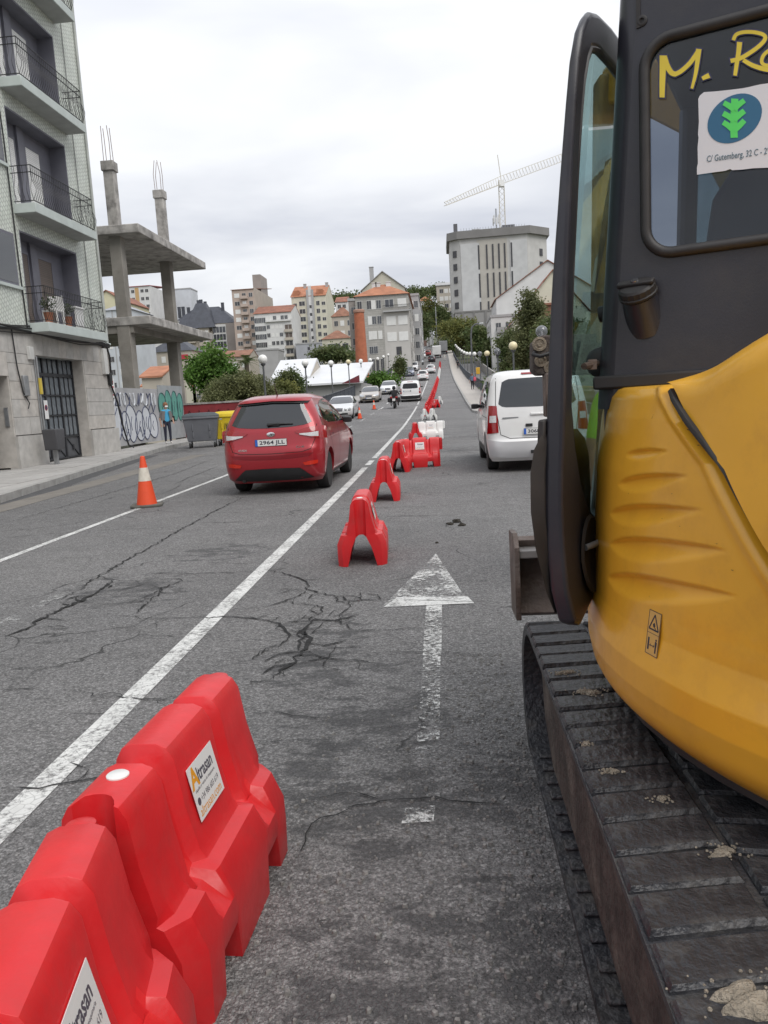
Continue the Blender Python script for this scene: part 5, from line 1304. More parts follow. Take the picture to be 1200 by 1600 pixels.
def van_opt(body, bump, win_top=1.66, lampx=.70, dark=m_carglass):
    return [
    ('rear_window', 'rear', [(-.60, win_top - .06), (-.5, win_top - .01), (0, win_top), (.5, win_top - .01), (.60, win_top - .06)], [(-.68, 1.22), (-.6, 1.16), (0, 1.145), (.6, 1.16), (.68, 1.22)], dark, dict(nu=18)),
    ('tail_lamp', 'rear', [(lampx + .01, 1.19), (.85, 1.2)], [(lampx - .005, .72), (.895, .70)], m_tail, dict(sides=(1, -1), nu=6, nv=8, off=.012)),
    ('tail_lamp_clear', 'rear', [(lampx + .03, 1.02), (.84, 1.02)], [(lampx + .03, .90), (.85, .90)], m_tailw, dict(sides=(1, -1), nu=4, off=.017)),
    ('rear_bumper', 'rear', [(-.90, .60), (-.6, .55), (0, .55), (.6, .55), (.90, .60)], [(-.85, .30), (-.5, .26), (0, .26), (.5, .26), (.85, .30)], bump, dict(nu=20, off=.03)),
    ('side_window', 'side', [(-1.55, 1.6), (-1.2, 1.635), (-.62, 1.65)], [(-1.6, 1.2), (-1.1, 1.15), (-.6, 1.14)], m_carglass, dict(sides=(1, -1), nu=10)),
    ('side_window', 'side', [(-.52, 1.65), (-.1, 1.65), (.22, 1.645)], [(-.5, 1.14), (0, 1.135), (.26, 1.135)], m_carglass, dict(sides=(1, -1), nu=10)),
    ('side_window', 'side', [(.32, 1.645), (.5, 1.6), (.72, 1.5)], [(.34, 1.135), (.8, 1.13), (1.18, 1.14)], m_carglass, dict(sides=(1, -1), nu=10)),
    ('windscreen', 'front', [(-.64, 1.66), (0, 1.67), (.64, 1.66)], [(-.78, 1.16), (0, 1.15), (.78, 1.16)], m_carglass, dict(nu=12, off=.006)),
    ('head_lamp', 'front', [(.5, .95), (.75, 1.0), (.86, 1.02)], [(.45, .78), (.7, .76), (.88, .78)], m_head, dict(sides=(1, -1), off=.008)),
    ('grille', 'front', [(-.45, .75), (.45, .75)], [(-.6, .35), (.6, .35)], m_black, dict(off=.008)),
    ('stop_lamp', 'rear', [(-.25, 1.755), (.25, 1.755)], [(-.25, 1.725), (.25, 1.725)], m_tail, dict(off=.02)),
    ('sill_trim', 'side', [(-.85, .42), (.9, .42)], [(-.85, .26), (.9, .26)], m_black, dict(sides=(1, -1), off=.008)),
    ]
t, c = build_car('white_van', 'white passenger van parked in the closed lane beside the excavator', 'van', VAN, m_carw, 1.70, 16.05, R(0), van_opt(m_carw, m_bumpw))
plate(t, c, '3068 GSS', .72, .03)
obj('tailgate_handle', MB().bx(-.13, .13, -.03, 0, -.02, .02), m_carw, t, loc=(0, c.rear(0, 1.02).y, 1.02), bevel=.01)
for x_ in (-.16, .16): obj('plate_lamp', MB().bx(-.06, .06, -.025, 0, -.025, .025), m_black, t, loc=(x_, c.rear(x_, .83).y, .83), bevel=.006)
obj('name_badge', MB().bx(-.14, .14, -.008, 0, -.012, .012), m_steel, t, loc=(-.48, c.rear(-.48, .97).y, .97))
seam(t, c, 'rear', [(-.70, 1.68), (-.73, 1.2), (-.69, .9), (-.66, .68), (-.5, .61), (0, .605), (.5, .61), (.66, .68), (.69, .9), (.73, 1.2), (.70, 1.68)], .01)
for sg in (1, -1):
    for pts in ([(-.56, 1.14), (-.58, .45)], [(.28, 1.13), (.3, .45)], [(1.15, 1.13), (1.05, .45)], [(-1.9, .98), (-.56, 1.0)]): seam(t, c, 'side', pts, .01, sg)
obj('tow_recess', MB().bx(-.2, .2, -.01, 0, -.03, .03), m_black, t, loc=(.05, c.rear(.05, .4).y - .03, .36))
# ---- the traffic and the parked cars up the bridge
SALOON = dict(lv=[(.19, 2.2, -2.2, .78, .35, .3), (.3, 2.33, -2.32, .86, .4, .34), (.5, 2.38, -2.38, .89, .42, .36), (.66, 2.34, -2.37, .895, .45, .36), (.76, 2.2, -2.33, .89, .5, .36), (.84, 1.8, -2.25, .88, .5, .36), (.92, 1.25, -2.0, .865, .4, .36), (.98, 1.02, -1.72, .84, .34, .34), (1.12, .68, -1.42, .78, .28, .3), (1.27, .25, -1.1, .71, .26, .28), (1.37, -.1, -.8, .64, .24, .26), (1.41, -.3, -.6, .52, .2, .2), (1.425, -.4, -.5, .3, .05, .05)], wh=(-1.38, 1.42), wr=.315, bow=.08, mirror=(.98, .72))
def saloon_front(nround):
    o = [('windscreen', 'front', [(-.58, 1.34), (0, 1.35), (.58, 1.34)], [(-.78, .97), (0, .96), (.78, .97)], m_carglass, dict(nu=12, off=.008)),
         ('grille', 'front', [(-.32, .70), (0, .72), (.32, .70)], [(-.27, .52), (.27, .52)], M('grille_grey', (.12, .12, .13), .4, .4, var=.3, vs=40), dict(off=.012)),
         ('lower_intake', 'front', [(-.6, .40), (.6, .40)], [(-.6, .27), (.6, .27)], m_black, dict(off=.01)),
         ('side_window', 'side', [(-.95, 1.26), (-.5, 1.32), (-.05, 1.32)], [(-1.2, 1.0), (-.6, .97), (0, .96)], m_carglass, dict(sides=(1, -1))),
         ('side_window', 'side', [(.03, 1.315), (.2, 1.27), (.35, 1.2)], [(.08, .96), (.5, .955), (.85, .96)], m_carglass, dict(sides=(1, -1))),
         ('rear_window', 'rear', [(-.55, 1.33), (.55, 1.33)], [(-.7, 1.02), (.7, 1.02)], m_carglass),
         ('tail_lamp', 'rear', [(.5, .84), (.85, .84)], [(.5, .7), (.86, .68)], m_tail, dict(sides=(1, -1), off=.012))]
    if not nround: o.append(('head_lamp', 'front', [(.42, .70), (.62, .745), (.84, .78)], [(.42, .6), (.62, .575), (.86, .6)], m_head, dict(sides=(1, -1), off=.012)))
    return o
m_silver = paintm('car_silver_white', (.66, .67, .67), .1); m_beige = paintm('car_champagne', (.45, .41, .36), .3); m_blue = paintm('car_slate_blue', (.2, .22, .28), .4); m_dark = paintm('car_dark', (.03, .034, .04), .3); m_grey = paintm('car_grey', (.16, .165, .17), .4); m_redd = paintm('car_deep_red', (.25, .02, .02), .1)
gT = 'traffic and parked cars on the bridge'
t, c = build_car('saloon_car', 'pale silver saloon with four round headlights facing the red hatchback', 'car', SALOON, m_silver, -6.35, 50.4, R(180), saloon_front(True))
for sg in (1, -1):
    for dx, r_ in ((.48, .085), (.69, .105)):
        p = c.front(sg * dx, .63); o = obj('head_lamp', MB().lathe([(r_ * 1.1, -.03), (r_ * 1.1, .02), (r_, .035), (r_ * .6, .05), (.003, .055)], 18), m_head, t, smooth=50); q = c.front(sg * (dx + .05), .63); frame(o, (p.x, p.y, p.z), Vector((-.05 * sg, p.y - q.y, 0)) * sg, (0, 0, 1))
plate(t, c, '', .45, .02, front=True)
t, c = build_car('saloon_car', 'champagne beige saloon parked nose-out beside two small cones', 'car', SALOON, m_beige, -6.4, 72.5, R(180), saloon_front(False)); plate(t, c, '', .45, .02, front=True)
t, c = build_car('saloon_car', 'plain white car coming down behind the beige saloon', 'car', SALOON, m_carw, -5.6, 86.8, R(180), saloon_front(False)); plate(t, c, '', .42, .02, front=True)
t, c = build_car('delivery_van', 'white compact van with dark rear window and black bumper beside the motorcycle', 'van', VAN, m_carw, -2.57, 70.4, 0, van_opt(m_carw, m_black, 1.6, .76, M('tinted_window', (.012, .012, .014), .15, var=.05)))
plate(t, c, '', .95, .02, x=-.35, w=.5); obj('tailgate_emblem', MB().lathe([(.07, -.01), (.07, .01)], 16, (.02, c.rear(0, .93).y - .01, .95), 'Y'), m_steel, t)
HB2 = dict(HATCH)
hopt = opt
def repaint(o_, cm):
    return [tuple(cm if v is m_carred else v for v in it[:5]) + it[5:] for it in o_ if it[0] not in ('bumper_step_shade',)]
wh_red = [it for it in repaint(opt, m_carw)]
t, c = build_car('hatchback_car', 'white compact crossover driving up beside the first white barriers of the bridge row', 'car', HATCH, m_carw, -2.5, 122.5, 0, wh_red); plate(t, c, '', .845, .02)
t, c = build_car('hatchback_car', 'pale car in the queue between the white crossover and the dark car', 'car', HATCH, m_silver, -1.55, 144.5, R(3), repaint(opt, m_silver)); plate(t, c, '', .845, .02)
t, c = build_car('hatchback_car', 'dark hatchback in the queue behind the white box lorry', 'car', HATCH, m_dark, -1.6, 192.5, 0, repaint(opt, m_dark)); plate(t, c, '', .845, .02)
t, c = build_car('hatchback_car', 'slate blue car coming down ahead of the white oncoming van', 'car', HATCH, m_blue, -5.2, 138.8, R(180), repaint(opt, m_blue)); plate(t, c, '', .5, .02, front=True)
t, c = build_car('delivery_van', 'white van coming down the bridge with a roof rack', 'van', VAN, m_carw, -5.0, 158.5, R(180), van_opt(m_carw, m_bumpw)); obj('roof_rack', MB().bx(-.6, .6, -.9, -.8, 1.83, 1.88).bx(-.6, .6, .0, .1, 1.83, 1.88).bx(-.6, -.55, -.9, .1, 1.88, 1.92).bx(.55, .6, -.9, .1, 1.88, 1.92), m_black, t)
t, c = build_car('hatchback_car', 'grey car following the white oncoming van down the bridge', 'car', HATCH, m_grey, -4.3, 183, R(180), repaint(opt, m_grey))
t, c = build_car('hatchback_car', 'white car at the top of the bridge coming down behind the grey one', 'car', HATCH, m_carw, -4.2, 212, R(180), repaint(opt, m_carw))
t, c = build_car('hatchback_car', 'dark grey car at the far end of the oncoming queue', 'car', HATCH, m_grey, -4.6, 246, R(180), repaint(opt, m_grey))
t, c = build_car('hatchback_car', 'silver car on the hill behind the far white oncoming car', 'car', HATCH, m_silver, -4.5, 231, R(180), repaint(opt, m_silver))
t, c = build_car('hatchback_car', 'deep red car just left of the white box lorry', 'car', HATCH, m_redd, -4.0 + 1.2, 224, 0, repaint(opt, m_redd))
t, c = build_car('hatchback_car', 'dark car parked on the side street beyond the right railing', 'car', HATCH, m_dark, 7.3, 112, R(170), repaint(opt, m_dark)); t.location.z = zr(112) - 1.45 + .0
# lorries
def lorry(x, y, box_col, cab_col, label, h=3.1, w=2.2):
    t = thing('box_lorry', label, 'lorry', (x, y, zr(y))); t.rotation_euler = (slope(y), 0, 0)
    obj('cargo_box', MB().bx(-w / 2, w / 2, 0, 4.2, .95, h), box_col, t, bevel=.04)
    obj('cab', MB().loft([[Vector((sx * (w / 2 - .1), yy, z)) for sx, yy in ((-1, 4.3), (1, 4.3), (1, yf), (-1, yf))] for z, yf in ((.5, 6.0), (1.3, 6.0), (2.3, 5.5), (2.4, 5.3))]), cab_col, t, bevel=.06)
    obj('chassis', MB().bx(-.5, .5, .1, 5.6, .55, .95), m_black, t)
    obj('rear_bar', MB().bx(-w / 2 + .1, w / 2 - .1, .0, .1, .5, .65), m_black, t)
    for sx in (-1, 1): obj('tail_lamp', MB().bx(-.12, .12, -.03, .05, -.06, .06), m_tail, t, loc=(sx * (w / 2 - .25), 0, .72))
    ty, rm = wheel_meshes(.4, .25)
    for yy in (.9, 4.9):
        for sg in (-1, 1):
            q = obj('wheel', ty, None, t, loc=(sg * (w / 2 - .16), yy, .4)); q.rotation_euler = (0, 0, 0 if sg > 0 else math.pi); obj('rim', rm, None, q)
    obj('rear_door', MB().bx(-w / 2 + .08, -.01, -.015, 0, 1.05, h - .1), box_col, t); obj('rear_door', MB().bx(.01, w / 2 - .08, -.015, 0, 1.05, h - .1), box_col, t)
m_lw = M('lorry_white', (.7, .7, .69), .5, var=.05, vs=1); m_lg = M('lorry_grey', (.25, .255, .26), .6, var=.1, vs=1)
lorry(-.35, 206, m_lw, m_lw, 'white box lorry standing on the hill in the queue')
lorry(1.5, 226, m_lg, m_lg, 'grey lorry with tall body standing beyond the white box lorry', 3.7, 2.4)
# ---------------------------------------------------------------- tiled apartment house on the left
FX = -11.3; FB = .30
m_tile = M('pale_green_mosaic', (.64, .675, .62), .55, var=.08, vs=1.2, dirt=.25, ds=.8, dcol=(.42, .44, .39))
def add_brick(m, sx, sy, mortar, rot, dark, ax='YZ'):
    t = m.node_tree; N, L = t.nodes, t.links; b = N['Principled BSDF']; c = N.new('ShaderNodeTexCoord')
    sp = N.new('ShaderNodeSeparateXYZ'); cb = N.new('ShaderNodeCombineXYZ'); L.new(c.outputs['Object'], sp.inputs[0]); L.new(sp.outputs[ax[0]], cb.inputs[0]); L.new(sp.outputs[ax[1]], cb.inputs[1])
    mp_ = N.new('ShaderNodeMapping'); mp_.inputs['Rotation'].default_value = (0, 0, rot); L.new(cb.outputs[0], mp_.inputs[0])
    br = N.new('ShaderNodeTexBrick'); br.inputs['Scale'].default_value = 1; br.inputs['Brick Width'].default_value = sx; br.inputs['Row Height'].default_value = sy; br.inputs['Mortar Size'].default_value = mortar
    br.inputs['Color1'].default_value = (1, 1, 1, 1); br.inputs['Color2'].default_value = (.86, .88, .86, 1); br.inputs['Mortar'].default_value = (dark, dark, dark, 1); L.new(mp_.outputs[0], br.inputs['Vector'])
    old = b.inputs['Base Color'].links[0].from_socket; mu = N.new('ShaderNodeMix'); mu.data_type = 'RGBA'; mu.blend_type = 'MULTIPLY'; mu.inputs[0].default_value = 1; L.new(old, mu.inputs[6]); L.new(br.outputs['Color'], mu.inputs[7]); L.new(mu.outputs[2], b.inputs['Base Color'])
    return m
add_brick(m_tile, .12, .12, .012, R(45), .6)
m_stone = M('granite_block', (.44, .425, .4), .85, var=.14, vs=4, bump=.25, bs=70, dirt=.3, ds=1.5, dcol=(.2, .185, .165))
m_stone2 = M('granite_block_warm', (.47, .445, .41), .85, var=.14, vs=4, bump=.25, bs=70, dirt=.35, ds=1.5, dcol=(.22, .19, .16))
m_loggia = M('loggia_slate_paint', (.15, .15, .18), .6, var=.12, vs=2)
m_balc = M('balcony_pale_green', (.47, .52, .50), .6, var=.06, vs=3, dirt=.25, ds=1, dcol=(.28, .29, .27))
m_iron = M('black_iron', (.022, .022, .024), .5, .3, var=.2, vs=10)
m_blind = M('white_blind', (.82, .81, .8), .6, var=.05); m_blindb = M('brown_blind', (.14, .11, .095), .6, var=.1)
for m_ in (m_blind, m_blindb): add_brick(m_, 4, .055, .006, 0, .6)
house = thing('apartment_house', 'pale green tiled apartment house with black balcony railings and stone ground floor', 'building', (FX, 26.45, FB))
HO = Vector((FX, 26.45, FB))
def hp(name, g, mat, parent=None, **k):
    g.v = [(v[0] - HO.x, v[1] - HO.y, v[2] - HO.z) for v in g.v]; return obj(name, g, mat, parent or house, **k)
Y0, Y1, RY0, RY1, ZT_ = 4.0, 26.45, 21.35, 24.75, 17.4
zb = [4.2, 7.37, 10.6, 13.85]; rtop = [6.72, 9.95, 13.12, 16.3]
hp('wall', MB().bx(-24, FX - 1.0, Y0, Y1 - .01, FB - .3, ZT_ - .05), M('rear_wall_render', (.4, .42, .4), .8, var=.1))
# facade skin, stepped round the loggias
hp('facade', MB().bx(FX - 1.0, FX, Y0, RY0, 3.98, ZT_), m_tile)
hp('facade', MB().bx(FX - 1.0, FX, RY1, Y1, 3.98, ZT_), m_tile)
for k in range(4):
    zt = zb[k + 1] - .26 if k < 3 else ZT_
    hp('facade', MB().bx(FX - 1.0, FX - .002, RY0 + .001, RY1 - .001, rtop[k], zt), m_tile)
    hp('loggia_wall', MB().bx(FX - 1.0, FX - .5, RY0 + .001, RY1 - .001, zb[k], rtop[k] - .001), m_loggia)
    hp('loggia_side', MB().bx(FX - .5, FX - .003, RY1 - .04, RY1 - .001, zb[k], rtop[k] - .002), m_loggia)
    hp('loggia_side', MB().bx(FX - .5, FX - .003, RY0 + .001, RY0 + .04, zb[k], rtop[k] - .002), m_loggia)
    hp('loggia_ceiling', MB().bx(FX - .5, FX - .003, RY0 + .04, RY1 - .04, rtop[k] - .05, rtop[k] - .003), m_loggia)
    for (a, b_) in ((RY0 + .28, RY0 + 1.2), (RY0 + 1.8, RY0 + 2.6)):
        w = hp('balcony_door', MB().bx(FX - .52, FX - .475, a, b_, zb[k], zb[k] + 2.1), m_blindb if k == 0 else m_blind)
        fr = MB(); 
        for y_ in (a - .04, b_): fr.bx(FX - .51, FX - .46, y_, y_ + .04, zb[k], zb[k] + 2.1)
        fr.bx(FX - .51, FX - .46, a - .04, b_ + .04, zb[k] + 2.1, zb[k] + 2.15); hp('door_frame', fr, m_loggia)
    hp('loggia_pier', MB().bx(FX - .5, FX - .42, RY0 + 1.32, RY0 + 1.68, zb[k], rtop[k] - .05), m_loggia)
# balconies
BX0 = FX + .62; BY0, BY1 = 21.22, 25.02
def railing(zf):
    b = MB(); top = zf + .98
    path = [(FX - .02, BY0 + .05), (BX0 - .05, BY0 + .05), (BX0 - .05, BY1 - .05), (FX - .02, BY1 - .05)]
    rails = MB()
    for (x0, y0), (x1, y1) in zip(path, path[1:]):
        for z_ in (top, zf + .06, zf + .8): rails.beam((x0, y0, z_), (x1, y1, z_), .022, .018)
        L = math.hypot(x1 - x0, y1 - y0); n = max(2, int(L / .105)); nx_, ny_ = (y1 - y0) / L, -(x1 - x0) / L
        for i in range(n + 1):
            x, y = lerp(x0, x1, i / n), lerp(y0, y1, i / n)
            pr = [(0, .06), (.03, .14), (.09, .26), (.10, .36), (.05, .5), (.0, .62), (-.012, .74), (0, .98)]
            b.tube([(x + nx_ * o_, y + ny_ * o_, zf + h_) for o_, h_ in pr], .0075, 4, False)
    return rails, b
for k in range(4):
    bal = hp('balcony', MB().bx(FX - .005, BX0, BY0, BY1, zb[k] - .255, zb[k]), m_balc, bevel=.012)
    r_, b_ = railing(zb[k])
    hp('railing', r_, m_iron, bal); hp('balusters', b_, m_iron, bal, kind='stuff')
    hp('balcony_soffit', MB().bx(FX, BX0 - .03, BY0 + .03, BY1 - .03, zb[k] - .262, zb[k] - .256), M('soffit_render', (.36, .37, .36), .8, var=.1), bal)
# flush window at the left
for zf in (5.15, 8.35, 11.55):
    hp('window', MB().bx(FX - .12, FX + .01, 19.6, 21.02, zf, zf + 1.4), m_loggia)
    hp('window_pane', MB().bx(FX + .008, FX + .016, 19.7, 20.95, zf + .08, zf + 1.32), m_carglass)
    hp('window_sill', MB().bx(FX, FX + .08, 19.55, 21.08, zf - .08, zf), m_balc)
hp('downpipe', MB().tube([(FX + .05, 26.3, 4.0), (FX + .05, 26.3, 10), (FX + .05, 26.3, 17)], .045, 8), M('pale_pipe', (.4, .42, .4), .5), smooth=60)
hp('cable', MB().tube([(FX + .03, 25.35, 4.1), (FX + .03, 25.36, 8), (FX + .03, 25.34, 13), (FX + .03, 25.35, 17)], .015, 5), M('grey_cable', (.25, .26, .25), .6))
hp('cable', MB().tube([(FX + .03, 21.15, 4.05), (FX + .03, 21.1, 6), (FX + .04, 21.06, 9), (FX + .04, 20.9, 12)], .02, 5), m_black)
# granite ground floor: every block its own stone
def stones(y0, y1, z0, z1, x, bl, bh, depth=.22, off=0):
    z = z0; row = 0
    while z < z1 - .05:
        h = min(bh, z1 - z)
        if z1 - z - h < .12: h = z1 - z
        y = y0 - (bl * .5 if row % 2 and (y1 - y0) > bl * 1.3 else 0)
        while y < y1 - .02:
            a, b_ = max(y, y0), min(y + bl, y1)
            if b_ - a > .05: hp('stone_block', MB().bx(x - depth, x + rnd.uniform(-.006, .006), a + .005, b_ - .005, z + .005, z + h - .005), rnd.choice((m_stone, m_stone, m_stone2)))
            y += bl
        z += h; row += 1
hp('backing', MB().bx(FX - .3, FX - .06, 24.4, 26.4, FB, 3.96), m_kerb); hp('backing', MB().bx(FX - .3, FX - .06, 19.95, 21.5, FB, 3.96), m_kerb); hp('backing', MB().bx(FX - .3, FX - .06, 4, 26.4, 3.36, 3.96), m_kerb); hp('backing', MB().bx(FX - .3, FX - .06, 4, 18.3, FB, 3.96), m_kerb)
stones(24.42, 26.42, 1.15, 3.34, FX, 2.0, .44); stones(24.36, 26.47, .25, 1.13, FX + .07, 2.2, .9, .3)
stones(19.95, 21.5, 1.15, 3.34, FX, .8, .48); stones(19.9, 21.45, .25, 1.13, FX + .07, 1.6, .9, .3)
stones(4.0, 18.3, .25, 3.34, FX, .95, .48)
y = 4.0
while y < 26.4: hp('lintel_stone', MB().bx(FX - .25, FX + .004, y + .004, min(y + .46, 26.44) - .004, 3.345, 3.95), rnd.choice((m_stone, m_stone2))); y += .46
hp('lintel_stone', MB().bx(FX - .25, FX, 18.3, 19.95, 2.72, 3.34), m_stone2)
hp('cornice', MB().bx(FX - .05, FX + .09, 4.0, 26.5, 3.95, 4.02), m_balc, bevel=.02)
# reveals
hp('reveal', MB().bx(FX - .62, FX - .01, 24.36, 24.42, .3, 3.34), m_stone2); hp('reveal', MB().bx(FX - .62, FX - .01, 21.44, 21.5, .3, 3.34), m_stone); hp('reveal', MB().bx(FX - .62, FX - .01, 19.9, 19.95, .3, 2.72), m_stone2)
# garage door: three leaves of framed panes over solid kick panels
m_gd = M('garage_steel', (.1, .105, .115), .5, .2, var=.15, vs=4); m_gp = M('wired_glass', (.17, .19, .21), .25, .1, var=.25, vs=3); m_bar = M('garage_frame', (.035, .037, .042), .5, .2, var=.15)
gd = hp('garage_door', MB().bx(FX - .66, FX - .60, 21.5, 24.36, .3, 3.34), m_gd)
pane_me = MB().bx(-.006, .006, -.115, .115, -.5, .5).mesh('pane'); pane_me.materials.append(m_gp)
ly = [21.54, 22.48, 23.42, 24.33]
rows = [(1.02, 1.62), (1.66, 2.22), (2.26, 2.80), (2.90, 3.30)]
for k in range(3):
    a, b_ = ly[k] + .04, ly[k + 1] - .04; n = 3; w = (b_ - a) / n
    for r0_, r1_ in rows:
        for i in range(n):
            o = obj('pane', pane_me, None, gd, loc=(FX - .592 - HO.x, a + w * (i + .5) - HO.y, (r0_ + r1_) / 2 - HO.z)); o.scale = (1, (w - .05) / .23, (r1_ - r0_ - .03))
    g = MB()
    for i in range(1, n): g.bx(FX - .6, FX - .565, a + w * i - .012, a + w * i + .012, 1.0, 3.32)
    hp('glazing_bar', g, m_bar, gd)
    hp('kick_brace', MB().beam((FX - .585, a, .98), (FX - .585, b_, .34), .03, .03), m_bar, gd)
    hp('latch', MB().bx(FX - .59, FX - .555, (a + b_) / 2 - .04, (a + b_) / 2 + .04, .55, .72), m_bar, gd)
for y_ in ly: hp('door_stile', MB().bx(FX - .6, FX - .555, y_ - .035, y_ + .035, .32, 3.33), m_bar, gd)
for z_ in (.34, .98, 1.64, 2.24, 2.85): hp('door_rail', MB().bx(FX - .6, FX - .557, 21.52, 24.34, z_ - (.05 if z_ > 2.8 else .02), z_ + (.05 if z_ > 2.8 else .02)), m_bar, gd)
sg_ = hp('no_parking_sign', MB().bx(FX - .555, FX - .55, 22.28, 22.5, 1.55, 2.1), m_white, gd)
hp('sign_disc', MB().lathe([(.085, FX - .55), (.085, FX - .547)], 20, (0, 22.39, 1.88), 'X'), M('sign_red', (.3, .03, .04), .5), gd); hp('sign_disc', MB().lathe([(.055, FX - .547), (.055, FX - .545)], 20, (0, 22.39, 1.88), 'X'), M('sign_dark', (.06, .05, .1), .5), gd)
gd.location.x += .2
hp('entrance_door', MB().bx(FX - .62, FX - .55, 18.3, 19.92, .3, 2.72), M('entrance_iron', (.02, .024, .03), .5, .2, var=.2))
g = MB()
for i in range(9): g.bx(FX - .55, FX - .53, 18.4 + i * .18, 18.42 + i * .18, .35, 2.68)
for z_ in (.9, 1.6, 2.3): g.bx(FX - .55, FX - .525, 18.3, 19.92, z_, z_ + .04)
hp('door_grille', g, m_iron)
hp('intercom', MB().bx(FX - .2, FX - .1, 19.86, 19.9, 1.4, 1.9), m_steel)
# pipes, boxes and cables over the stone
hp('conduit', MB().tube([(FX + .03, 21.42, .5), (FX + .03, 21.42, 3.3)], .03, 8), m_steel, smooth=60); hp('conduit', MB().tube([(FX + .03, 21.3, .9), (FX + .03, 21.3, 3.4)], .02, 8), m_steel, smooth=60)
hp('yellow_marker', MB().bx(FX + .04, FX + .09, 21.38, 21.48, 2.25, 2.7), M('marker_yellow', (.55, .42, .06), .5))
hp('junction_box', MB().bx(FX, FX + .1, 21.0, 21.22, 3.2, 3.55), M('box_white', (.55, .55, .53), .5), bevel=.01); hp('junction_box', MB().bx(FX, FX + .08, 20.55, 20.8, 2.2, 2.75), m_steel, bevel=.01)
hp('fuse_box', MB().bx(FX, FX + .12, 25.75, 26.02, 2.95, 3.8), M('box_white', (.55, .55, .53), .5), bevel=.01); hp('fuse_box', MB().bx(FX, FX + .1, 26.1, 26.3, 2.6, 3.0), m_black, bevel=.01)
for j in range(7):
    pts = [(FX + .06 + .02 * (j % 3), 6 + i * 1.3, 3.98 + .035 * (j - 3) + .05 * math.sin(i * 1.7 + j) + rnd.uniform(-.02, .02)) for i in range(16)] + [(FX + .08, 26.35, 3.85 + .02 * j)]
    hp('cable', MB().tube(pts, rnd.uniform(.012, .026), 5), m_black, smooth=60)
hp('cable', MB().tube([(FX + .05, 25.9, 3.9), (FX + .05, 26.0, 3.3), (FX + .06, 26.2, 2.6), (FX + .08, 26.55, 2.0), (FX + .12, 26.7, 1.2), (FX + .2, 26.85, .5), (FX + .35, 26.95, .4)], .035, 6), m_black, smooth=60)
hp('cable', MB().tube([(FX + .05, 26.2, 3.9), (FX + .05, 26.35, 3.6), (FX + .04, 26.35, 2.9)], .03, 6), m_black, smooth=60)
hp('cable', MB().tube([(FX + .04, 20.3, 3.95), (FX + .04, 20.35, 3.0), (FX + .04, 20.5, 2.3), (FX + .05, 20.75, 2.0), (FX + .05, 20.65, 1.85)], .018, 5), m_black, smooth=60)
# plants and chairs on the first balcony
for y_, s in ((21.75, .28), (22.9, .22)):
    g = MB()
    for i in range(150):
        d = Vector((rnd.gauss(0, 1), rnd.gauss(0, 1), rnd.gauss(0, 1))).normalized() * s * rnd.uniform(.3, 1); a = Vector((rnd.uniform(-1, 1), rnd.uniform(-1, 1), rnd.uniform(-.4, 1))).normalized() * .07; b_ = a.cross(d).normalized() * .025
        c_ = Vector((BX0 - .25, y_, zb[0] + .55)) + d; g.add([c_, c_ + a * .5 + b_, c_ + a, c_ + a * .5 - b_], [(0, 1, 2, 3)])
    HOo = [(v[0], v[1], v[2]) for v in g.v]; g.v = HOo
    pt = thing('potted_plant', 'leafy pot plant %s on the lowest balcony' % ('beside the white chair' if s > .25 else 'behind the white table'), 'plant', (BX0 - .25, y_, zb[0]))
    g.v = [(v[0] - BX0 + .25, v[1] - y_, v[2] - zb[0]) for v in g.v]; obj('leaves', g, M('balcony_leaf', (.05, .07, .03), .7, var=.3), pt, kind='stuff'); obj('pot', MB().lathe([(.09, 0), (.13, .3), (.14, .32), (.11, .32)], 14), M('terracotta', (.3, .12, .07), .8), pt, smooth=40)
ch = thing('garden_chair', 'white plastic garden chair on the lowest balcony', 'chair', (BX0 - .3, 22.15, zb[0]))
obj('seat', MB().bx(-.22, .22, -.22, .22, .38, .42), m_white, ch); obj('backrest', MB().bx(-.22, .22, .2, .24, .42, .85), m_white, ch)
for sx in (-.2, .2):
    for sy in (-.2, .2): obj('leg', MB().bx(sx - .02, sx + .02, sy - .02, sy + .02, 0, .38), m_white, ch)
tb = thing('garden_table', 'small white table on the lowest balcony', 'table', (BX0 - .3, 23.35, zb[0])); obj('top', MB().bx(-.25, .25, -.3, .3, .6, .64), m_white, tb)
for sx in (-.2, .2): obj('leg', MB().bx(sx - .02, sx + .02, -.25, .25, 0, .6), m_white, tb)

# litter bin on the garage pier
lb = thing('litter_bin', 'dark grey box bin on a short post by the garage pier', 'litter bin', (-10.75, 20.9, zr(20.9) + .12))
obj('box', MB().loft([[Vector((x * k, y * k, z)) for x, y in ((-.2, -.26), (.2, -.26), (.2, .26), (-.2, .26))] for z, k in ((.42, .9), (.95, 1.0), (1.0, .96))]), M('bin_grey', (.06, .06, .065), .6, var=.15), lb, bevel=.02); obj('post', MB().bx(-.05, .05, -.05, .05, 0, .42), m_steel, lb)

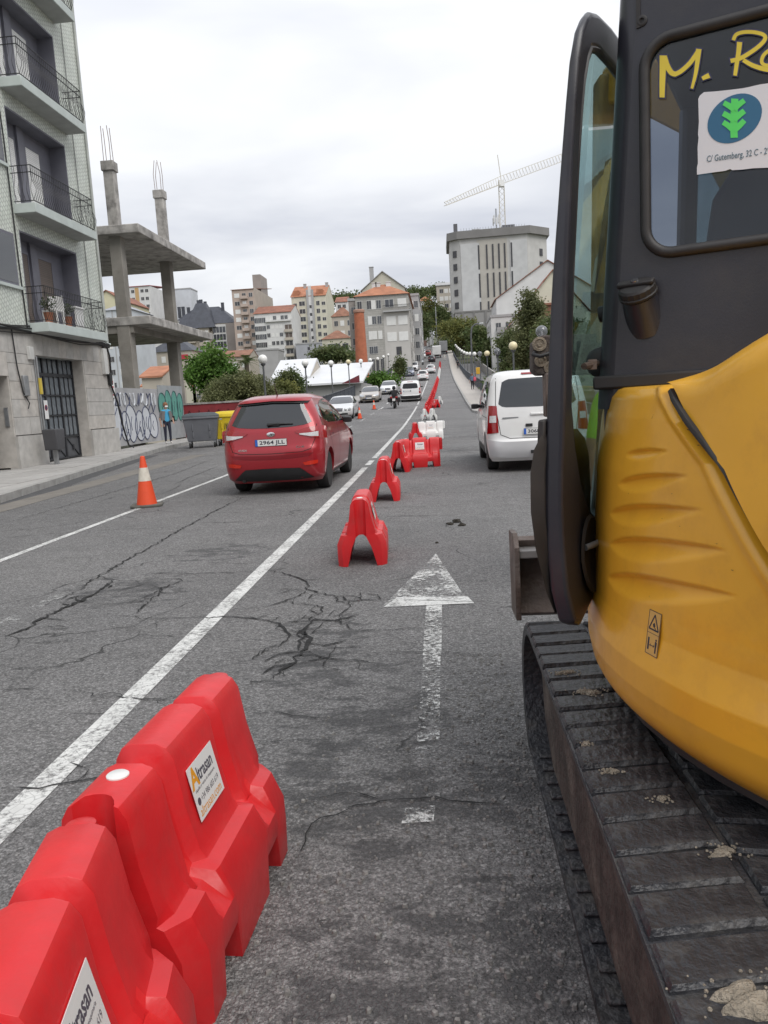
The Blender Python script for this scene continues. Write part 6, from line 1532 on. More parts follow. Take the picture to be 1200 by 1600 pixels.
# ---------------------------------------------------------------- unfinished concrete frame
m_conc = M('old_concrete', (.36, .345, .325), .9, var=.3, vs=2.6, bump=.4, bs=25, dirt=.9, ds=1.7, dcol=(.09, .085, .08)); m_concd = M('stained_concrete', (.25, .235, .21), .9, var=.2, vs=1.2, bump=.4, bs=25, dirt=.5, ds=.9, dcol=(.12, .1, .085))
fr = thing('concrete_frame', 'unfinished weathered concrete frame of two slabs on columns with bare rebar', 'building frame', (-12.4, 31, .4))
FO = Vector((-12.4, 31, .4))
def fp(name, g, mat, parent=None, **k):
    g.v = [(v[0] - FO.x, v[1] - FO.y, v[2] - FO.z) for v in g.v]; return obj(name, g, mat, parent or fr, **k)
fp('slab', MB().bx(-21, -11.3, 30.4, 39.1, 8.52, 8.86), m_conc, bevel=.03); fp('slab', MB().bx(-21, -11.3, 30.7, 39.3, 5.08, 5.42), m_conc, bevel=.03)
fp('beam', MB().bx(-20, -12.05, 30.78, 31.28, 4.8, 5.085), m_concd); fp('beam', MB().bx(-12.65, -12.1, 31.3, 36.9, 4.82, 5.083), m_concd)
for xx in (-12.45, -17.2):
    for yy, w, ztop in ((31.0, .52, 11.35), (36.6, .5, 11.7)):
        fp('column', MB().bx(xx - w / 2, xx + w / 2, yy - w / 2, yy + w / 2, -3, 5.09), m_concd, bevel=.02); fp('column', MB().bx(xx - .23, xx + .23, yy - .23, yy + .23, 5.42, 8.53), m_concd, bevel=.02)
        if xx > -13 :
            fp('column', MB().bx(xx - .2, xx + .2, yy - .2, yy + .2, 8.86, ztop - .35), m_conc, bevel=.02); fp('column_head', MB().bx(xx - .25, xx + .25, yy - .25, yy + .25, ztop - .36, ztop), m_conc, bevel=.02)
            for dx, dy in ((-.14, -.14), (.14, -.14), (.14, .14), (-.14, .14)): fp('rebar', MB().tube([(xx + dx, yy + dy, ztop - .1), (xx + dx + rnd.uniform(-.03, .03), yy + dy, ztop + .7), (xx + dx * .8 + rnd.uniform(-.06, .06), yy + dy, ztop + 1.3)], .012, 5), M('rust', (.16, .08, .05), .9), None)
# hoarding wall with graffiti
wl = obj('hoarding_wall', MB().bx(-.12, 0, 0, 8.7, 0, 2.15), M('grey_wall', (.36, .36, .37), .8, var=.12, vs=1.2, dirt=.3, ds=1, dcol=(.22, .22, .23)), loc=(-11.85, 26.6, .42), label='low grey wall covered in graffiti beneath the concrete frame', cat='wall')
wl2 = obj('panel', MB().bx(.004, .03, 5.6, 8.7, .0, 2.32), M('wall_panel_grey', (.3, .32, .33), .7, var=.1), wl)
m_gw = M('graffiti_white', (.55, .57, .6), .7, var=.05); m_gk = M('graffiti_navy', (.06, .07, .12), .7, var=.1); m_gg = M('graffiti_green', (.1, .3, .25), .7, var=.12)
def blob(y, z, ry, rz_, mat, ol, k, x=.006):
    n = 30; pts = []
    for i in range(n):
        a = 2 * math.pi * i / n; w = 1 + .05 * math.sin(2 * a + k) + .04 * math.sin(3 * a + 2 * k); pts.append((y + ry * math.cos(a) * w, z + rz_ * math.sin(a) * w))
    b = MB(); b.v = [(x, p[0], p[1]) for p in pts]; b.f = [tuple(range(n))]; obj('graffiti_letter', b, mat, wl)
    obj('graffiti_outline', MB().tube([(x + .002, p[0], p[1]) for p in pts + pts[:1]], .022, 4, False), ol, wl)
    obj('graffiti_outline', MB().tube([(x + .004, y + ry * .1 * math.sin(k), z - rz_ * .4), (x + .004, y - ry * .15, z), (x + .004, y + ry * .12, z + rz_ * .35)], .016, 4), ol, wl)
for i, (y, z, a, b_) in enumerate([(.95, .85, .75, .72), (1.95, .7, .42, .58), (2.55, .82, .5, .7), (3.35, .68, .5, .56), (4.05, .8, .44, .66), (4.75, .66, .5, .52)]): blob(y, z, a, b_, m_gw, m_gk, i * 1.7, .006 + .0012 * i)
for i in range(9):      # thin tags scrawled above the letters
    y = .6 + i * .52; pts_ = [(.016, y + .5 * t_ + .1 * math.sin(9 * t_ + i), 1.72 + .24 * math.sin(7 * t_ * (1 + .3 * (i % 3)) + i * 2)) for t_ in [k / 14 for k in range(15)]]
    obj('graffiti_tag', MB().tube(pts_, .02 if i % 2 else .035, 4), m_gk if i % 2 else m_gw, wl)
for y, z in ((.5, 1.2), (1.4, .4), (3.0, .35), (4.4, 1.3)): obj('graffiti_tag', MB().tube([(.017, y, z), (.017, y + .35, z + .3), (.017, y + .5, z - .1), (.017, y + .8, z + .2)], .018, 4), m_gk, wl)
for i, (y, z, a, b_) in enumerate([(6.0, 1.4, .45, .62), (6.75, 1.42, .45, .66), (7.5, 1.42, .45, .62), (8.2, 1.4, .4, .6)]): blob(y, z, a, b_, m_gg, M('graffiti_dark_green', (.04, .1, .1), .7), i + 3, .034)
sgn = obj('building_notice', MB().bx(-.01, .01, -.42, .42, -.35, .35), m_white, loc=(-11.8, 27.35, 2.55), label='small white notice with red lettering fixed above the graffiti wall', cat='sign')
for z_, h_ in ((.2, .1), (.03, .07), (-.12, .07), (-.25, .05)): obj('red_print', MB().bx(.011, .013, -.34, .34, z_ - h_ / 2, z_ + h_ / 2), M('print_red', (.5, .06, .08), .6), sgn)
rw_ = obj('red_wall', MB().bx(0, 3.6, -.1, .1, 0, 1.48), M('dark_red_hoarding', (.2, .02, .025), .7, var=.2, vs=2, dirt=.4, ds=1.5, dcol=(.1, .02, .02)), loc=(-12.1, 35.6, .4), rz=R(6), label='low dark red wall behind the rubbish containers', cat='wall')
for i in range(7):
    g = MB().tube([(.3 + i * .45, -.105, .75 + .2 * math.sin(i)), (.45 + i * .45, -.105, 1.2), (.6 + i * .45, -.105, .8 + .2 * math.cos(i * 2))], .02, 4); obj('graffiti_stroke', g, M('graffiti_black', (.05, .01, .015), .7), rw_)
obj('wall_coping', MB().bx(-.02, 3.62, -.14, .14, 1.48, 1.56), m_conc, rw_)
# ---------------------------------------------------------------- wheeled containers
def container(x, y, rz, mat, lid, label):
    t = thing('rubbish_container', label, 'container', (x, y, zr(y)), rz)
    W_, D_ = .62, .42
    obj('tub', MB().loft([[Vector((sx * W_ * k, sy * D_ * k, z)) for sx, sy in ((-1, -1), (1, -1), (1, 1), (-1, 1))] for z, k in ((.24, .80), (.30, .84), (1.02, 1.0), (1.10, 1.03), (1.12, 1.03))]), mat, t, bevel=.03)
    obj('rim', MB().bx(-W_ * 1.06, W_ * 1.06, -D_ * 1.1, D_ * 1.1, 1.06, 1.13), mat, t, bevel=.015)
    obj('lid', MB().loft([[Vector((sx * W_ * k, sy * D_ * k, z)) for sx, sy in ((-1, -1), (1, -1), (1, 1), (-1, 1))] for z, k in ((1.12, 1.06), (1.2, 1.04), (1.27, .8), (1.29, .5))]), lid, t, bevel=.02)
    for sx in (-1, 1):
        for z_ in (.5, .75): obj('rib', MB().bx(sx * .3 - .02, sx * .3 + .02, -D_ * lerp(.8, 1, (z_ - .24) / .8) - .03, -D_ * .7, z_ - .12, z_ + .12), mat, t, bevel=.008)
        obj('trunnion', MB().lathe([(.025, 0), (.025, .1)], 10, (sx * W_ * 1.05 - (.1 if sx < 0 else 0), 0, 1.0), 'X'), m_steel, t)
        for sy in (-1, 1):
            w = obj('wheel', MB().lathe([(.03, -.03), (.1, -.03), (.1, .03), (.03, .03)], 16, (0, 0, 0), 'X'), m_rubber, t, loc=(sx * W_ * .72, sy * D_ * .7, .1), smooth=40); obj('fork', MB().bx(-.045, .045, -.03, .03, .05, .17), m_steel, w)
    return t
m_cg = M('container_grey', (.13, .135, .15), .55, var=.12, vs=3, dirt=.25, ds=3, dcol=(.08, .08, .08)); m_cgl = M('container_lid', (.06, .075, .085), .55, var=.1); m_cy = M('container_yellow', (.65, .48, .02), .5, var=.08, vs=3, dirt=.2, ds=3, dcol=(.35, .25, .03))
container(-8.88, 28.4, R(12), m_cg, m_cgl, 'grey wheeled rubbish container at the kerb beside the yellow one')
t = container(-8.0, 29.2, R(10), m_cy, m_cy, 'yellow wheeled recycling container between the grey one and the red hatchback')
for i in range(4): obj('scribble', MB().tube([(-.2 + i * .07, -.42 - .004, .62), (-.16 + i * .07, -.43, .85), (-.1 + i * .07, -.42, .68)], .012, 4), m_ink, t)
# ---------------------------------------------------------------- bridge railings and globe lamps
m_rail = M('railing_slate', (.075, .085, .1), .5, .3, var=.12, vs=2); m_pole = M('lamp_pole', (.12, .125, .13), .5, .4, var=.1)
def bridge_rail(x, y0, y1, label, dense):
    t = thing('bridge_railing', label, 'railing', (x, y0, zr(y0)))
    def q(g, nm, **k): g.v = [(v[0] - x, v[1] - y0, v[2] - zr(y0)) for v in g.v]; return obj(nm, g, m_rail, t, **k)
    y = y0; pm = None
    while y < y1 - .1:
        ye = min(y + 3.0, y1)
        za, zb_ = zr(y) + .12, zr(ye) + .12
        q(MB().bx(x - .05, x + .05, y - .05, y + .05, za - .1, za + 1.12), 'post')
        q(MB().beam((x, y, za + 1.08), (x, ye, zb_ + 1.08), .09, .06), 'top_rail'); q(MB().beam((x, y, za + .1), (x, ye, zb_ + .1), .06, .05), 'bottom_rail')
        b = MB(); n = 26 if y < 110 else 18
        for i in range(1, n):
            yy = lerp(y, ye, i / n); zz = lerp(za, zb_, i / n); b.bx(x - .012, x + .012, yy - .022, yy + .022, zz + .1, zz + 1.06)
        q(b, 'bars', kind='stuff'); y = ye
bridge_rail(-9.1, 38.5, 182, 'long slate grey bar railing with white globe lamps along the valley side', 1)
bridge_rail(4.08, 40, 215, 'slate grey bar railing along the pavement where people walk', 1)
m_glb = lamp_glow('lamp_globe_white', (.78, .78, .75), .0); m_gly = M('lamp_globe_yellowed', (.75, .66, .42), .3, var=.05); m_glc = glass('lamp_globe_clear', (.7, .7, .72), .55, .05, (.25, .26, .28))
def lamp(x, y, kind, label, group, h=3.62):
    t = thing('globe_lamp', label, 'street lamp', (x, y, zr(y) + .12), 0, group)
    obj('pole', MB().tube([(0, 0, 0), (0, 0, 1.0), (0, 0, h - .35)], [.075, .06, .05], 10), m_pole, t, smooth=60)
    obj('base', MB().lathe([(.11, 0), (.11, .35), (.075, .42)], 12), m_pole, t, smooth=40)
    obj('collar', MB().lathe([(.06, h - .36), (.12, h - .3), (.14, h - .24), (.1, h - .2)], 14), m_pole, t, smooth=40)
    n = 10; pr = [(.245 * math.sin(math.pi * (i + .35) / (n + .7)), h - .245 * math.cos(math.pi * (i + .35) / (n + .7))) for i in range(n + 1)]
    obj('globe', MB().lathe(pr, 20), (m_glb, m_gly, m_glc)[kind], t, smooth=60)
    if kind == 2: obj('bulb_holder', MB().lathe([(.06, h - .22), (.05, h - .05), (.02, h + .02)], 10), m_white, t)
for i in range(12):
    y = 41.1 + 13.15 * i
    if i == 0: lb_ = 'globe lamp with tall pole standing beside the olive bushes at the railing start'
    elif i == 1: lb_ = 'second globe lamp from the railing start, in front of the white-roofed sheds'
    elif i == 3: lb_ = 'yellowed globe lamp in front of the end of the white-roofed shed'
    else: lb_ = 'white globe lamp on the valley-side railing of the bridge'
    lamp(-9.25, y, 1 if i == 3 else 0, lb_, 'globe lamps along the valley-side railing')
for i in range(-1, 13):
    y = 44.7 + 11.95 * i
    kind = {-1: 2, 0: 1, 1: 2, 2: 1, 3: 2}.get(i, 0)
    lb_ = {-1: 'clear globe lamp above the muddy excavator hitch', 0: 'large yellowed globe lamp behind the roof of the white van', 1: 'clear globe lamp between the two yellowed ones', 2: 'smaller yellowed globe lamp beyond the first clear one', 3: 'clear globe lamp beside the pedestrian with the pink bag'}.get(i, 'white globe lamp on the pavement-side railing of the bridge')
    lamp(4.2 if i >= 0 else 4.25, y, kind, lb_, 'globe lamps along the pavement-side railing')
# tall curved street light and plain poles beyond
def street_light(x, y, z, h, arm, label):
    t = thing('street_light', label, 'street light', (x, y, z))
    obj('column', MB().tube([(0, 0, 0), (0, 0, h * .5), (0, 0, h * .85), (arm * .12, 0, h * .96), (arm * .45, 0, h)] + ([(arm, 0, h + .05)] if arm else []), .09, 8), m_pole, t, smooth=60)
    if arm: obj('lantern', MB().box((arm * 1.1, 0, h + .05), (abs(arm) * .45, .3, .16)), M('lantern_grey', (.5, .52, .52), .5), t, bevel=.05)
p = atY(739, 600, 92); street_light(p.x, 92, zr(92) - 1.5, 8.6, 1.1, 'tall curved street light on the side street beyond the right railing')
p = atY(683, 534, 232); obj('thin_pole', MB().tube([(0, 0, 0), (0, 0, 13.5)], .12, 8), m_steel, loc=(p.x, 232, zr(232)), label='thin bare grey pole beside the lorries on the hill', cat='pole')
p = atY(676, 536, 240); obj('thin_pole', MB().tube([(0, 0, 0), (0, 0, 6)], .1, 8), m_steel, loc=(p.x, 240, zr(240)), label='shorter bare pole left of the thin grey one on the hill', cat='pole')
p = atY(663, 536, 238)
bb = thing('road_sign', 'brown rectangular road sign on two posts at the hilltop', 'sign', (p.x, 238, zr(238))); obj('board', MB().bx(-.7, .7, -.05, .05, 2.2, 3.9), M('sign_brown', (.16, .1, .08), .6), bb); obj('post', MB().bx(-.6, -.52, -.04, .04, 0, 2.2), m_steel, bb); obj('post', MB().bx(.52, .6, -.04, .04, 0, 2.2), m_steel, bb)
# yellow box fixed to a lamp on the right
obj('post_box', MB().bx(-.22, .22, -.15, .15, 0, .75), M('box_yellow', (.6, .34, .03), .5), loc=(4.45, 90.6, zr(90.6) + 1.45), bevel=.04, label='small orange-yellow box fixed behind the right railing beside the pink-bag walker', cat='box')
# side street on the right with its wall and guard rail
b = MB(); ys = [36, 40, 45, 50, 60, 70, 85, 100, 115, 130, 150, 175, 200]
for y in ys: b.v += [(5.2, y, zr(y) - 1.45), (12.5, y, zr(y) - 1.45)]
b.f = [(2 * i, 2 * i + 1, 2 * i + 3, 2 * i + 2) for i in range(len(ys) - 1)]
obj('side_street', b, m_asphalt, kind='structure')
b = MB()
for y in ys[2:]: b.v += [(9.2, y, zr(y) - 1.5), (9.2, y, zr(y) + .1), (9.45, y, zr(y) + .1), (9.45, y, zr(y) - 1.5)]
for j in range(len(ys) - 3):
    for i in range(4): b.f.append((j * 4 + i, j * 4 + (i + 1) % 4, (j + 1) * 4 + (i + 1) % 4, (j + 1) * 4 + i))
obj('retaining_wall', b, m_conc, label='low grey concrete wall along the side street right of the bridge', cat='wall')
# deck edge of the bridge
b = MB()
for y in [44, 50, 60, 70, 80, 95, 110, 130, 150, 175]: b.v += [(-9.5, y, zr(y) + .02), (-9.2, y, zr(y) + .02), (-9.2, y, zr(y) - 1.2), (-9.5, y, zr(y) - 1.2)]
for j in range(9):
    for i in range(4): b.f.append((j * 4 + i, j * 4 + (i + 1) % 4, (j + 1) * 4 + (i + 1) % 4, (j + 1) * 4 + i))
obj('bridge_edge', b, m_conc, kind='structure')
# ---------------------------------------------------------------- the town behind
m_win = glass('window_glass', (.2, .22, .25), .1, .05, (.05, .055, .065)); m_shut = M('white_shutter', (.66, .66, .64), .6, var=.06); m_dkw = M('dark_opening', (.05, .05, .055), .4, var=.2)
m_frame_w = M('window_frame_white', (.6, .6, .58), .5, var=.05); m_roof = M('clay_tiles', (.27, .115, .075), .85, var=.25, vs=.6, bump=.5, bs=6, hue=(.22, .1, .07)); m_roofo = M('orange_clay_tiles', (.37, .16, .09), .85, var=.2, vs=.7, bump=.4, bs=6); m_roofb = M('brown_clay_tiles', (.24, .12, .08), .9, var=.25, vs=.8, bump=.4, bs=6)
m_slate = M('slate_roof', (.055, .06, .075), .55, var=.2, vs=.8, bump=.3, bs=5)
WM = {}
def win_mesh(kind):
    if kind not in WM:
        me = MB().bx(-.5, .5, -.06, .05, -.5, .5).mesh('window'); me.materials.append({'s': m_shut, 'd': m_dkw, 'g': m_win, 'b': m_blindb}[kind]); WM[kind] = me
    return WM[kind]
fr_b = MB()
for r_ in ((-.5, .5, .46, .5), (-.5, .5, -.5, -.46), (-.5, -.46, -.5, .5), (.46, .5, -.5, .5), (-.02, .02, -.5, .5)): fr_b.bx(r_[0], r_[1], -.07, .02, r_[2], r_[3])
frame_me = fr_b.mesh('window_frame'); frame_me.materials.append(m_frame_w)
def building(name, label, Y, xl, xr, yt, depth, mat, base=-8, rz=0, roof=None, roof_mat=None, front=None, right=None, left=None, rh=2.5, z_top=None, over=.35, gable=None, cat='building', corner=None):
    """Box block: front face toward the street end at depth Y between picture columns xl, xr; roof line at row yt."""
    ym = yt + 30
    pl, pr = atY(xl, ym, Y), atY(xr, ym, Y)
    zt = z_top if z_top is not None else atY((xl + xr) / 2, yt, Y).z
    if base is None: base = min(terr(pl.x, Y), terr(pr.x, Y)) - 1.5
    Wd = (pr.x - pl.x) / max(.3, math.cos(rz)); H = zt - base
    t = thing(name, label, cat, (pl.x, Y, base), rz)
    obj('wall', MB().bx(0, Wd, 0, depth, 0, H), mat, t)
    rm = roof_mat or m_roof
    if roof == 'hip':
        k = min(Wd, depth) * .45
        obj('roof', MB().add([(-over, -over, H), (Wd + over, -over, H), (Wd + over, depth + over, H), (-over, depth + over, H), (k, k, H + rh), (Wd - k, k, H + rh), (Wd - k, depth - k, H + rh), (k, depth - k, H + rh)], [(0, 1, 5, 4), (1, 2, 6, 5), (2, 3, 7, 6), (3, 0, 4, 7), (4, 5, 6, 7), (3, 2, 1, 0)]), rm, t)
    elif roof == 'gable_y':      # ridge runs away from the viewer: gable faces front
        obj('roof', MB().add([(-over, -over, H - .15), (Wd / 2, -over, H + rh), (Wd + over, -over, H - .15), (-over, depth, H - .15), (Wd / 2, depth, H + rh), (Wd + over, depth, H - .15), (-over, -over, H), (Wd / 2, -over, H + rh + .2), (Wd + over, -over, H), (-over, depth, H), (Wd / 2, depth, H + rh + .2), (Wd + over, depth, H)], [(6, 7, 10, 9), (7, 8, 11, 10), (0, 3, 4, 1), (1, 4, 5, 2), (0, 1, 7, 6), (1, 2, 8, 7), (3, 9, 10, 4), (4, 10, 11, 5), (0, 6, 9, 3), (2, 5, 11, 8)]), rm, t)
        obj('gable', MB().prism([(0, .02, H), (Wd, .02, H), (Wd / 2, .02, H + rh)], (0, .4, 0)), mat, t)
    elif roof == 'gable_x':      # ridge parallel to the front, gable on the right
        d = depth / 2
        obj('roof', MB().prism([(-over, -over, H), (-over, d, H + rh), (-over, depth + over, H), (-over, depth + over, H + .2), (-over, d, H + rh + .22), (-over, -over, H + .2)], (Wd + over * 1.2, 0, 0)), rm, t)
        obj('gable', MB().prism([(Wd - .25, 0, H), (Wd - .25, depth, H), (Wd - .25, d, H + rh)], (.25, 0, 0)), mat, t)
    elif roof == 'shed_x':
        obj('roof', MB().prism([(-over, -over, H - .1), (-over, depth, H + rh), (-over, depth, H + rh + .2), (-over, -over, H + .1)], (Wd + over * 1.5, 0, 0)), rm, t)
    elif roof == 'flat':
        obj('parapet', MB().bx(-.15, Wd + .15, -.15, depth + .15, H, H + .5), rm, t)
    def put(side, cfg):
        # cfg: list of (columns fractions, row z tops list, w, h, kinds)
        L = Wd if side == 'f' else depth
        for cols, rows_, w, h, kinds in cfg:
            for ci, c_ in enumerate(cols):
                for ri, z_ in enumerate(rows_):
                    k = kinds[(ci * 7 + ri * 3 + rnd.randrange(len(kinds))) % len(kinds)]
                    zc = H + z_ if z_ < 0 else z_
                    if side == 'f': loc, rot = (L * c_, 0, zc), 0
                    elif side == 'r': loc, rot = (Wd, L * c_, zc), R(90)
                    else: loc, rot = (0, L * c_, zc), R(-90)
                    o = obj('window', win_mesh(k), None, t, loc=loc); o.scale = (w, 1, h); o.rotation_euler = (0, 0, rot)
                    if k != 's': obj('frame', frame_me, None, o)
    if front: put('f', front)
    if right: put('r', right)
    if left: put('l', left)
    return t, Wd, H
def rows(n, top=1.9, step=3.0): return [-(top + i * step) for i in range(n)]
def seq(a, b, n): return [lerp(a, b, i / max(1, n - 1)) for i in range(n)]
def balconies(t, xs, zs, w, d, mat, h=.9):
    for x in xs:
        for z in zs:
            o = obj('balcony', MB().bx(x - w / 2, x + w / 2, -d, 0, z - .2, z), mat, t); obj('parapet', MB().bx(x - w / 2, x + w / 2, -d, -d + .12, z, z + h).bx(x - w / 2, x - w / 2 + .1, -d + .12, 0, z, z + h).bx(x + w / 2 - .1, x + w / 2, -d + .12, 0, z, z + h), mat, o)
def chimney(t, x, y, z, w, h, mat): obj('chimney', MB().bx(x - w / 2, x + w / 2, y - w / 2, y + w / 2, z, z + h).bx(x - w / 2 - .08, x + w / 2 + .08, y - w / 2 - .08, y + w / 2 + .08, z + h, z + h + .15), mat, t)
W = lambda c, n, **k: M(n, c, .85, var=.08, vs=.35, bump=.15, bs=4, dirt=.22, ds=.3, dcol=tuple(q * .7 for q in c), **k)
w_cream = W((.56, .54, .44), 'cream_render'); w_white = W((.6, .6, .59), 'white_render'); w_pink = W((.42, .34, .29), 'pinkish_render'); w_beige = W((.44, .4, .34), 'beige_render'); w_grey = W((.36, .36, .36), 'grey_render'); w_stone = W((.4, .385, .36), 'ashlar_stone'); w_stone_l = W((.47, .455, .43), 'pale_ashlar'); w_bluew = W((.5, .53, .56), 'bluish_render'); w_conc = W((.46, .455, .44), 'tower_concrete'); w_taupe = W((.3, .27, .25), 'taupe_render')
add_brick(w_stone, 1.1, .45, .03, 0, .7, 'XZ')
# 1 yellowish gable house peeping between the slabs
t, w, h = building('gabled_house', 'pale yellow gabled house seen between the two concrete slabs', 200, 150, 191, 470, 20, W((.55, .52, .36), 'yellow_render'), base=None, roof='gable_y', rh=2.6)
# 2 tower with orange stripes
t, w, h = building('apartment_tower', 'white tower block with orange window stripes framed by the concrete columns', 310, 203, 236, 447, 24, w_white, base=None, roof='shed_x', rh=2.4, roof_mat=M('red_metal_roof', (.36, .07, .075), .5, var=.1),
    front=[([.2, .64, .86], rows(10), 1.3, 1.3, 'dgd')])
obj('stripe', MB().bx(w * .3, w * .48, -.03, 0, 3, h - .5), W((.5, .33, .16), 'ochre_panel'), t)
# 3 bluish apartment block low down behind the columns
t, w, h = building('apartment_block', 'bluish white apartment block with shutters low behind the concrete columns', 180, 164, 207, 484, 14, w_bluew, base=None, roof='hip', roof_mat=M('grey_roof', (.3, .31, .34), .6, var=.1), rh=1.6,
    front=[(seq(.14, .86, 3), rows(9, 2.2), 1.2, 1.3, 'sgsd')])
for x_ in (.32, .66): obj('pilaster', MB().bx(w * x_ - .12, w * x_ + .12, -.1, 0, 0, h), w_grey, t)
# 4 beige house with slate hip roof and red shop sign
t, w, h = building('town_house', 'beige house with dark hipped slate roof and a red shop sign between the columns', 200, 234, 303, 549, 12, w_beige, base=None, roof='hip', roof_mat=m_slate, rh=4.0, front=[([.1, .34, .56], rows(4, 2.0, 2.9), 1.1, 1.6, 'sgd')])
obj('shop_sign', MB().bx(w * .68, w * .9, -.25, -.05, h - 2.2, h - 1.0), M('shop_red', (.42, .03, .05), .5), t)
for x_ in (.3, .36): chimney(t, w * x_, 4, h + 2.6, .6, 2.0, m_slate)
# 5 low orange roofs
t, w, h = building('low_house', 'low house with bright orange tiled roof just above the graffiti wall', 100, 224, 257, 590, 9, w_beige, roof='gable_x', roof_mat=m_roofo, rh=1.5, base=-7)
t, w, h = building('low_house', 'second low house with orange roof stepping down behind the far column', 108, 226, 268, 604, 10, w_cream, roof='gable_x', roof_mat=m_roofo, rh=1.8, base=-7)
# 6 slate mansard block
t, w, h = building('mansard_block', 'stone apartment block with black slate mansard roofs and skylights', 320, 266, 371, 507, 20, w_beige, base=None, roof='hip', roof_mat=m_slate, rh=8,
    front=[(seq(.04, .22, 3), rows(5, 2.2), 1.5, 1.6, 'dsg')])
obj('bay', MB().bx(w * .46, w * .62, -2.2, 0, 0, h - 1.5), w_beige, t); obj('bay', MB().bx(w * .66, w * .86, -1.2, 0, 0, h - .5), w_white, t); obj('dark_end', MB().bx(w * .86, w * 1.0, -1.0, 0, 0, h - .2), w_taupe, t)
for x_ in seq(.69, .83, 4):
    for z_ in rows(6, 2.6): o = obj('window', win_mesh('g'), None, t, loc=(w * x_, -1.22, h + z_)); o.scale = (1.1, 1, 2.3)
for x_ in (.49, .58):
    for z_ in rows(5, 3.4): o = obj('window', win_mesh(rnd.choice('ds')), None, t, loc=(w * x_, -2.22, h + z_)); o.scale = (1.4, 1, 1.5)
balconies(t, [w * .34, w * .62], [h - 4 - 3 * i for i in range(5)], 3.0, 1.2, w_beige)
t2 = obj('turret_roof', MB().add([(w * .26, -3, h - 1.6), (w * .72, -3, h - 1.6), (w * .72, 9, h - 1.6), (w * .26, 9, h - 1.6), (w * .40, 3, h + 9), (w * .54, 3, h + 9), (w * .54, 6, h + 9), (w * .40, 6, h + 9)], [(0, 1, 5, 4), (1, 2, 6, 5), (2, 3, 7, 6), (3, 0, 4, 7), (4, 5, 6, 7), (3, 2, 1, 0)]), m_slate, t)
for x_ in (.34, .39, .46, .52, .56): o = obj('skylight', win_mesh('s'), None, t, loc=(w * x_, -2.4 + .45 * 1.7, h - 1.6 + 2.0)); o.scale = (.8, 1, 1.3); o.rotation_euler = (R(-30), 0, 0)
for x_, hh_ in ((.1, 9), (.16, 9), (.24, 8.6), (.40, 11.2), (.44, 11.4), (.5, 10.5), (.76, 9.6)): chimney(t, w * x_, 7, h + hh_ - 5, 1.1, 4.4, m_slate)
# 7 pinkish tower
t, w, h = building('apartment_tower', 'pinkish tower block with curved balconies and a roof hut', 300, 364, 398, 452, 34, w_pink, base=None, roof='shed_x', rh=4.5, roof_mat=m_roofb,
    front=[([.22], rows(9, 2.2), 2.0, 1.6, 'ssd'), ([.55, .86], rows(9, 2.2), 1.5, 1.6, 'sdg')])
balconies(t, [w * .56], [h - 3.4 - 3 * i for i in range(9)], 2.8, 1.1, W((.45, .37, .32), 'pink_parapet'))
obj('roof_hut', MB().bx(w * .62, w * 1.0, 14, 26, h + .5, h + 7.5), w_taupe, t)
obj('side_wall', MB().bx(w, w + .2, 0, 34, 0, h + .6), W((.4, .36, .31), 'tan_render'), t)
# 8 white block with red roof
t, w, h = building('apartment_block', 'white apartment block with red tiled roof between the pinkish tower and the cream block', 292, 399, 457, 489, 20, w_white, base=None, roof='gable_x', rh=3.6,
    front=[(seq(.36, .70, 4), rows(6, 5.0), 1.2, 1.5, 'sgsd'), (seq(.05, .24, 3), rows(6, 2.4), 1.7, 2.0, 'ggd'), ([.9], rows(5, 5.6), 2.8, 2.4, 'dbd'), (seq(.34, .96, 7), [-1.8], 1.2, 1.5, 'sgg')])
obj('balcony_band', MB().bx(w * .3, w * .98, -.7, 0, h - 3.2, h - 2.8), w_white, t); balconies(t, [w * .9], [h - 7 - 3 * i for i in range(4)], 3.2, .7, w_beige, .8)
# 9 cream block with orange roof
t, w, h = building('apartment_block', 'cream apartment block with orange roof and grey stair strip', 312, 457, 511, 463, 24, w_cream, base=None, roof='gable_x', roof_mat=m_roofo, rh=5.5,
    front=[([.1], rows(7, 3.0), 1.5, 1.3, 'dd'), ([.3], rows(7, 2.6), 2.4, 1.8, 'dg'), ([.76], rows(7, 2.8), 1.4, 1.8, 'dg'), ([.92], rows(7, 3.0), 1.5, 1.3, 'dd')])
for x_ in (.47, .62): obj('stair_strip', MB().bx(w * x_ - .4, w * x_ + .4, -.6, 0, 5, h + 2.5), w_grey, t)
obj('stair_core', MB().bx(w * .47 + .4, w * .62 - .4, -.3, 0, 5, h + 4), w_white, t)
for z_ in rows(6, 4): o = obj('window', win_mesh('d'), None, t, loc=(w * .545, -.3, h + z_)); o.scale = (.8, 1, 1.1)
for x_ in (.14, .82): obj('dormer', MB().bx(w * x_ - 1.2, w * x_ + 1.2, .5, 5, h + .2, h + 2.6), m_roofo, t)
for x_ in (.3, .95): chimney(t, w * x_, 10, h + 4, 1.1, 2.2, w_grey)
t, w, h = building('plain_wall_house', 'blank bluish grey building below the cream apartment block', 290, 464, 509, 537, 10, W((.36, .37, .4), 'blue_grey_render'), roof='flat', roof_mat=w_grey, base=10); o = obj('window', win_mesh('d'), None, t, loc=(w * .45, 0, h - 1.7)); o.scale = (.9, 1, 1.1)
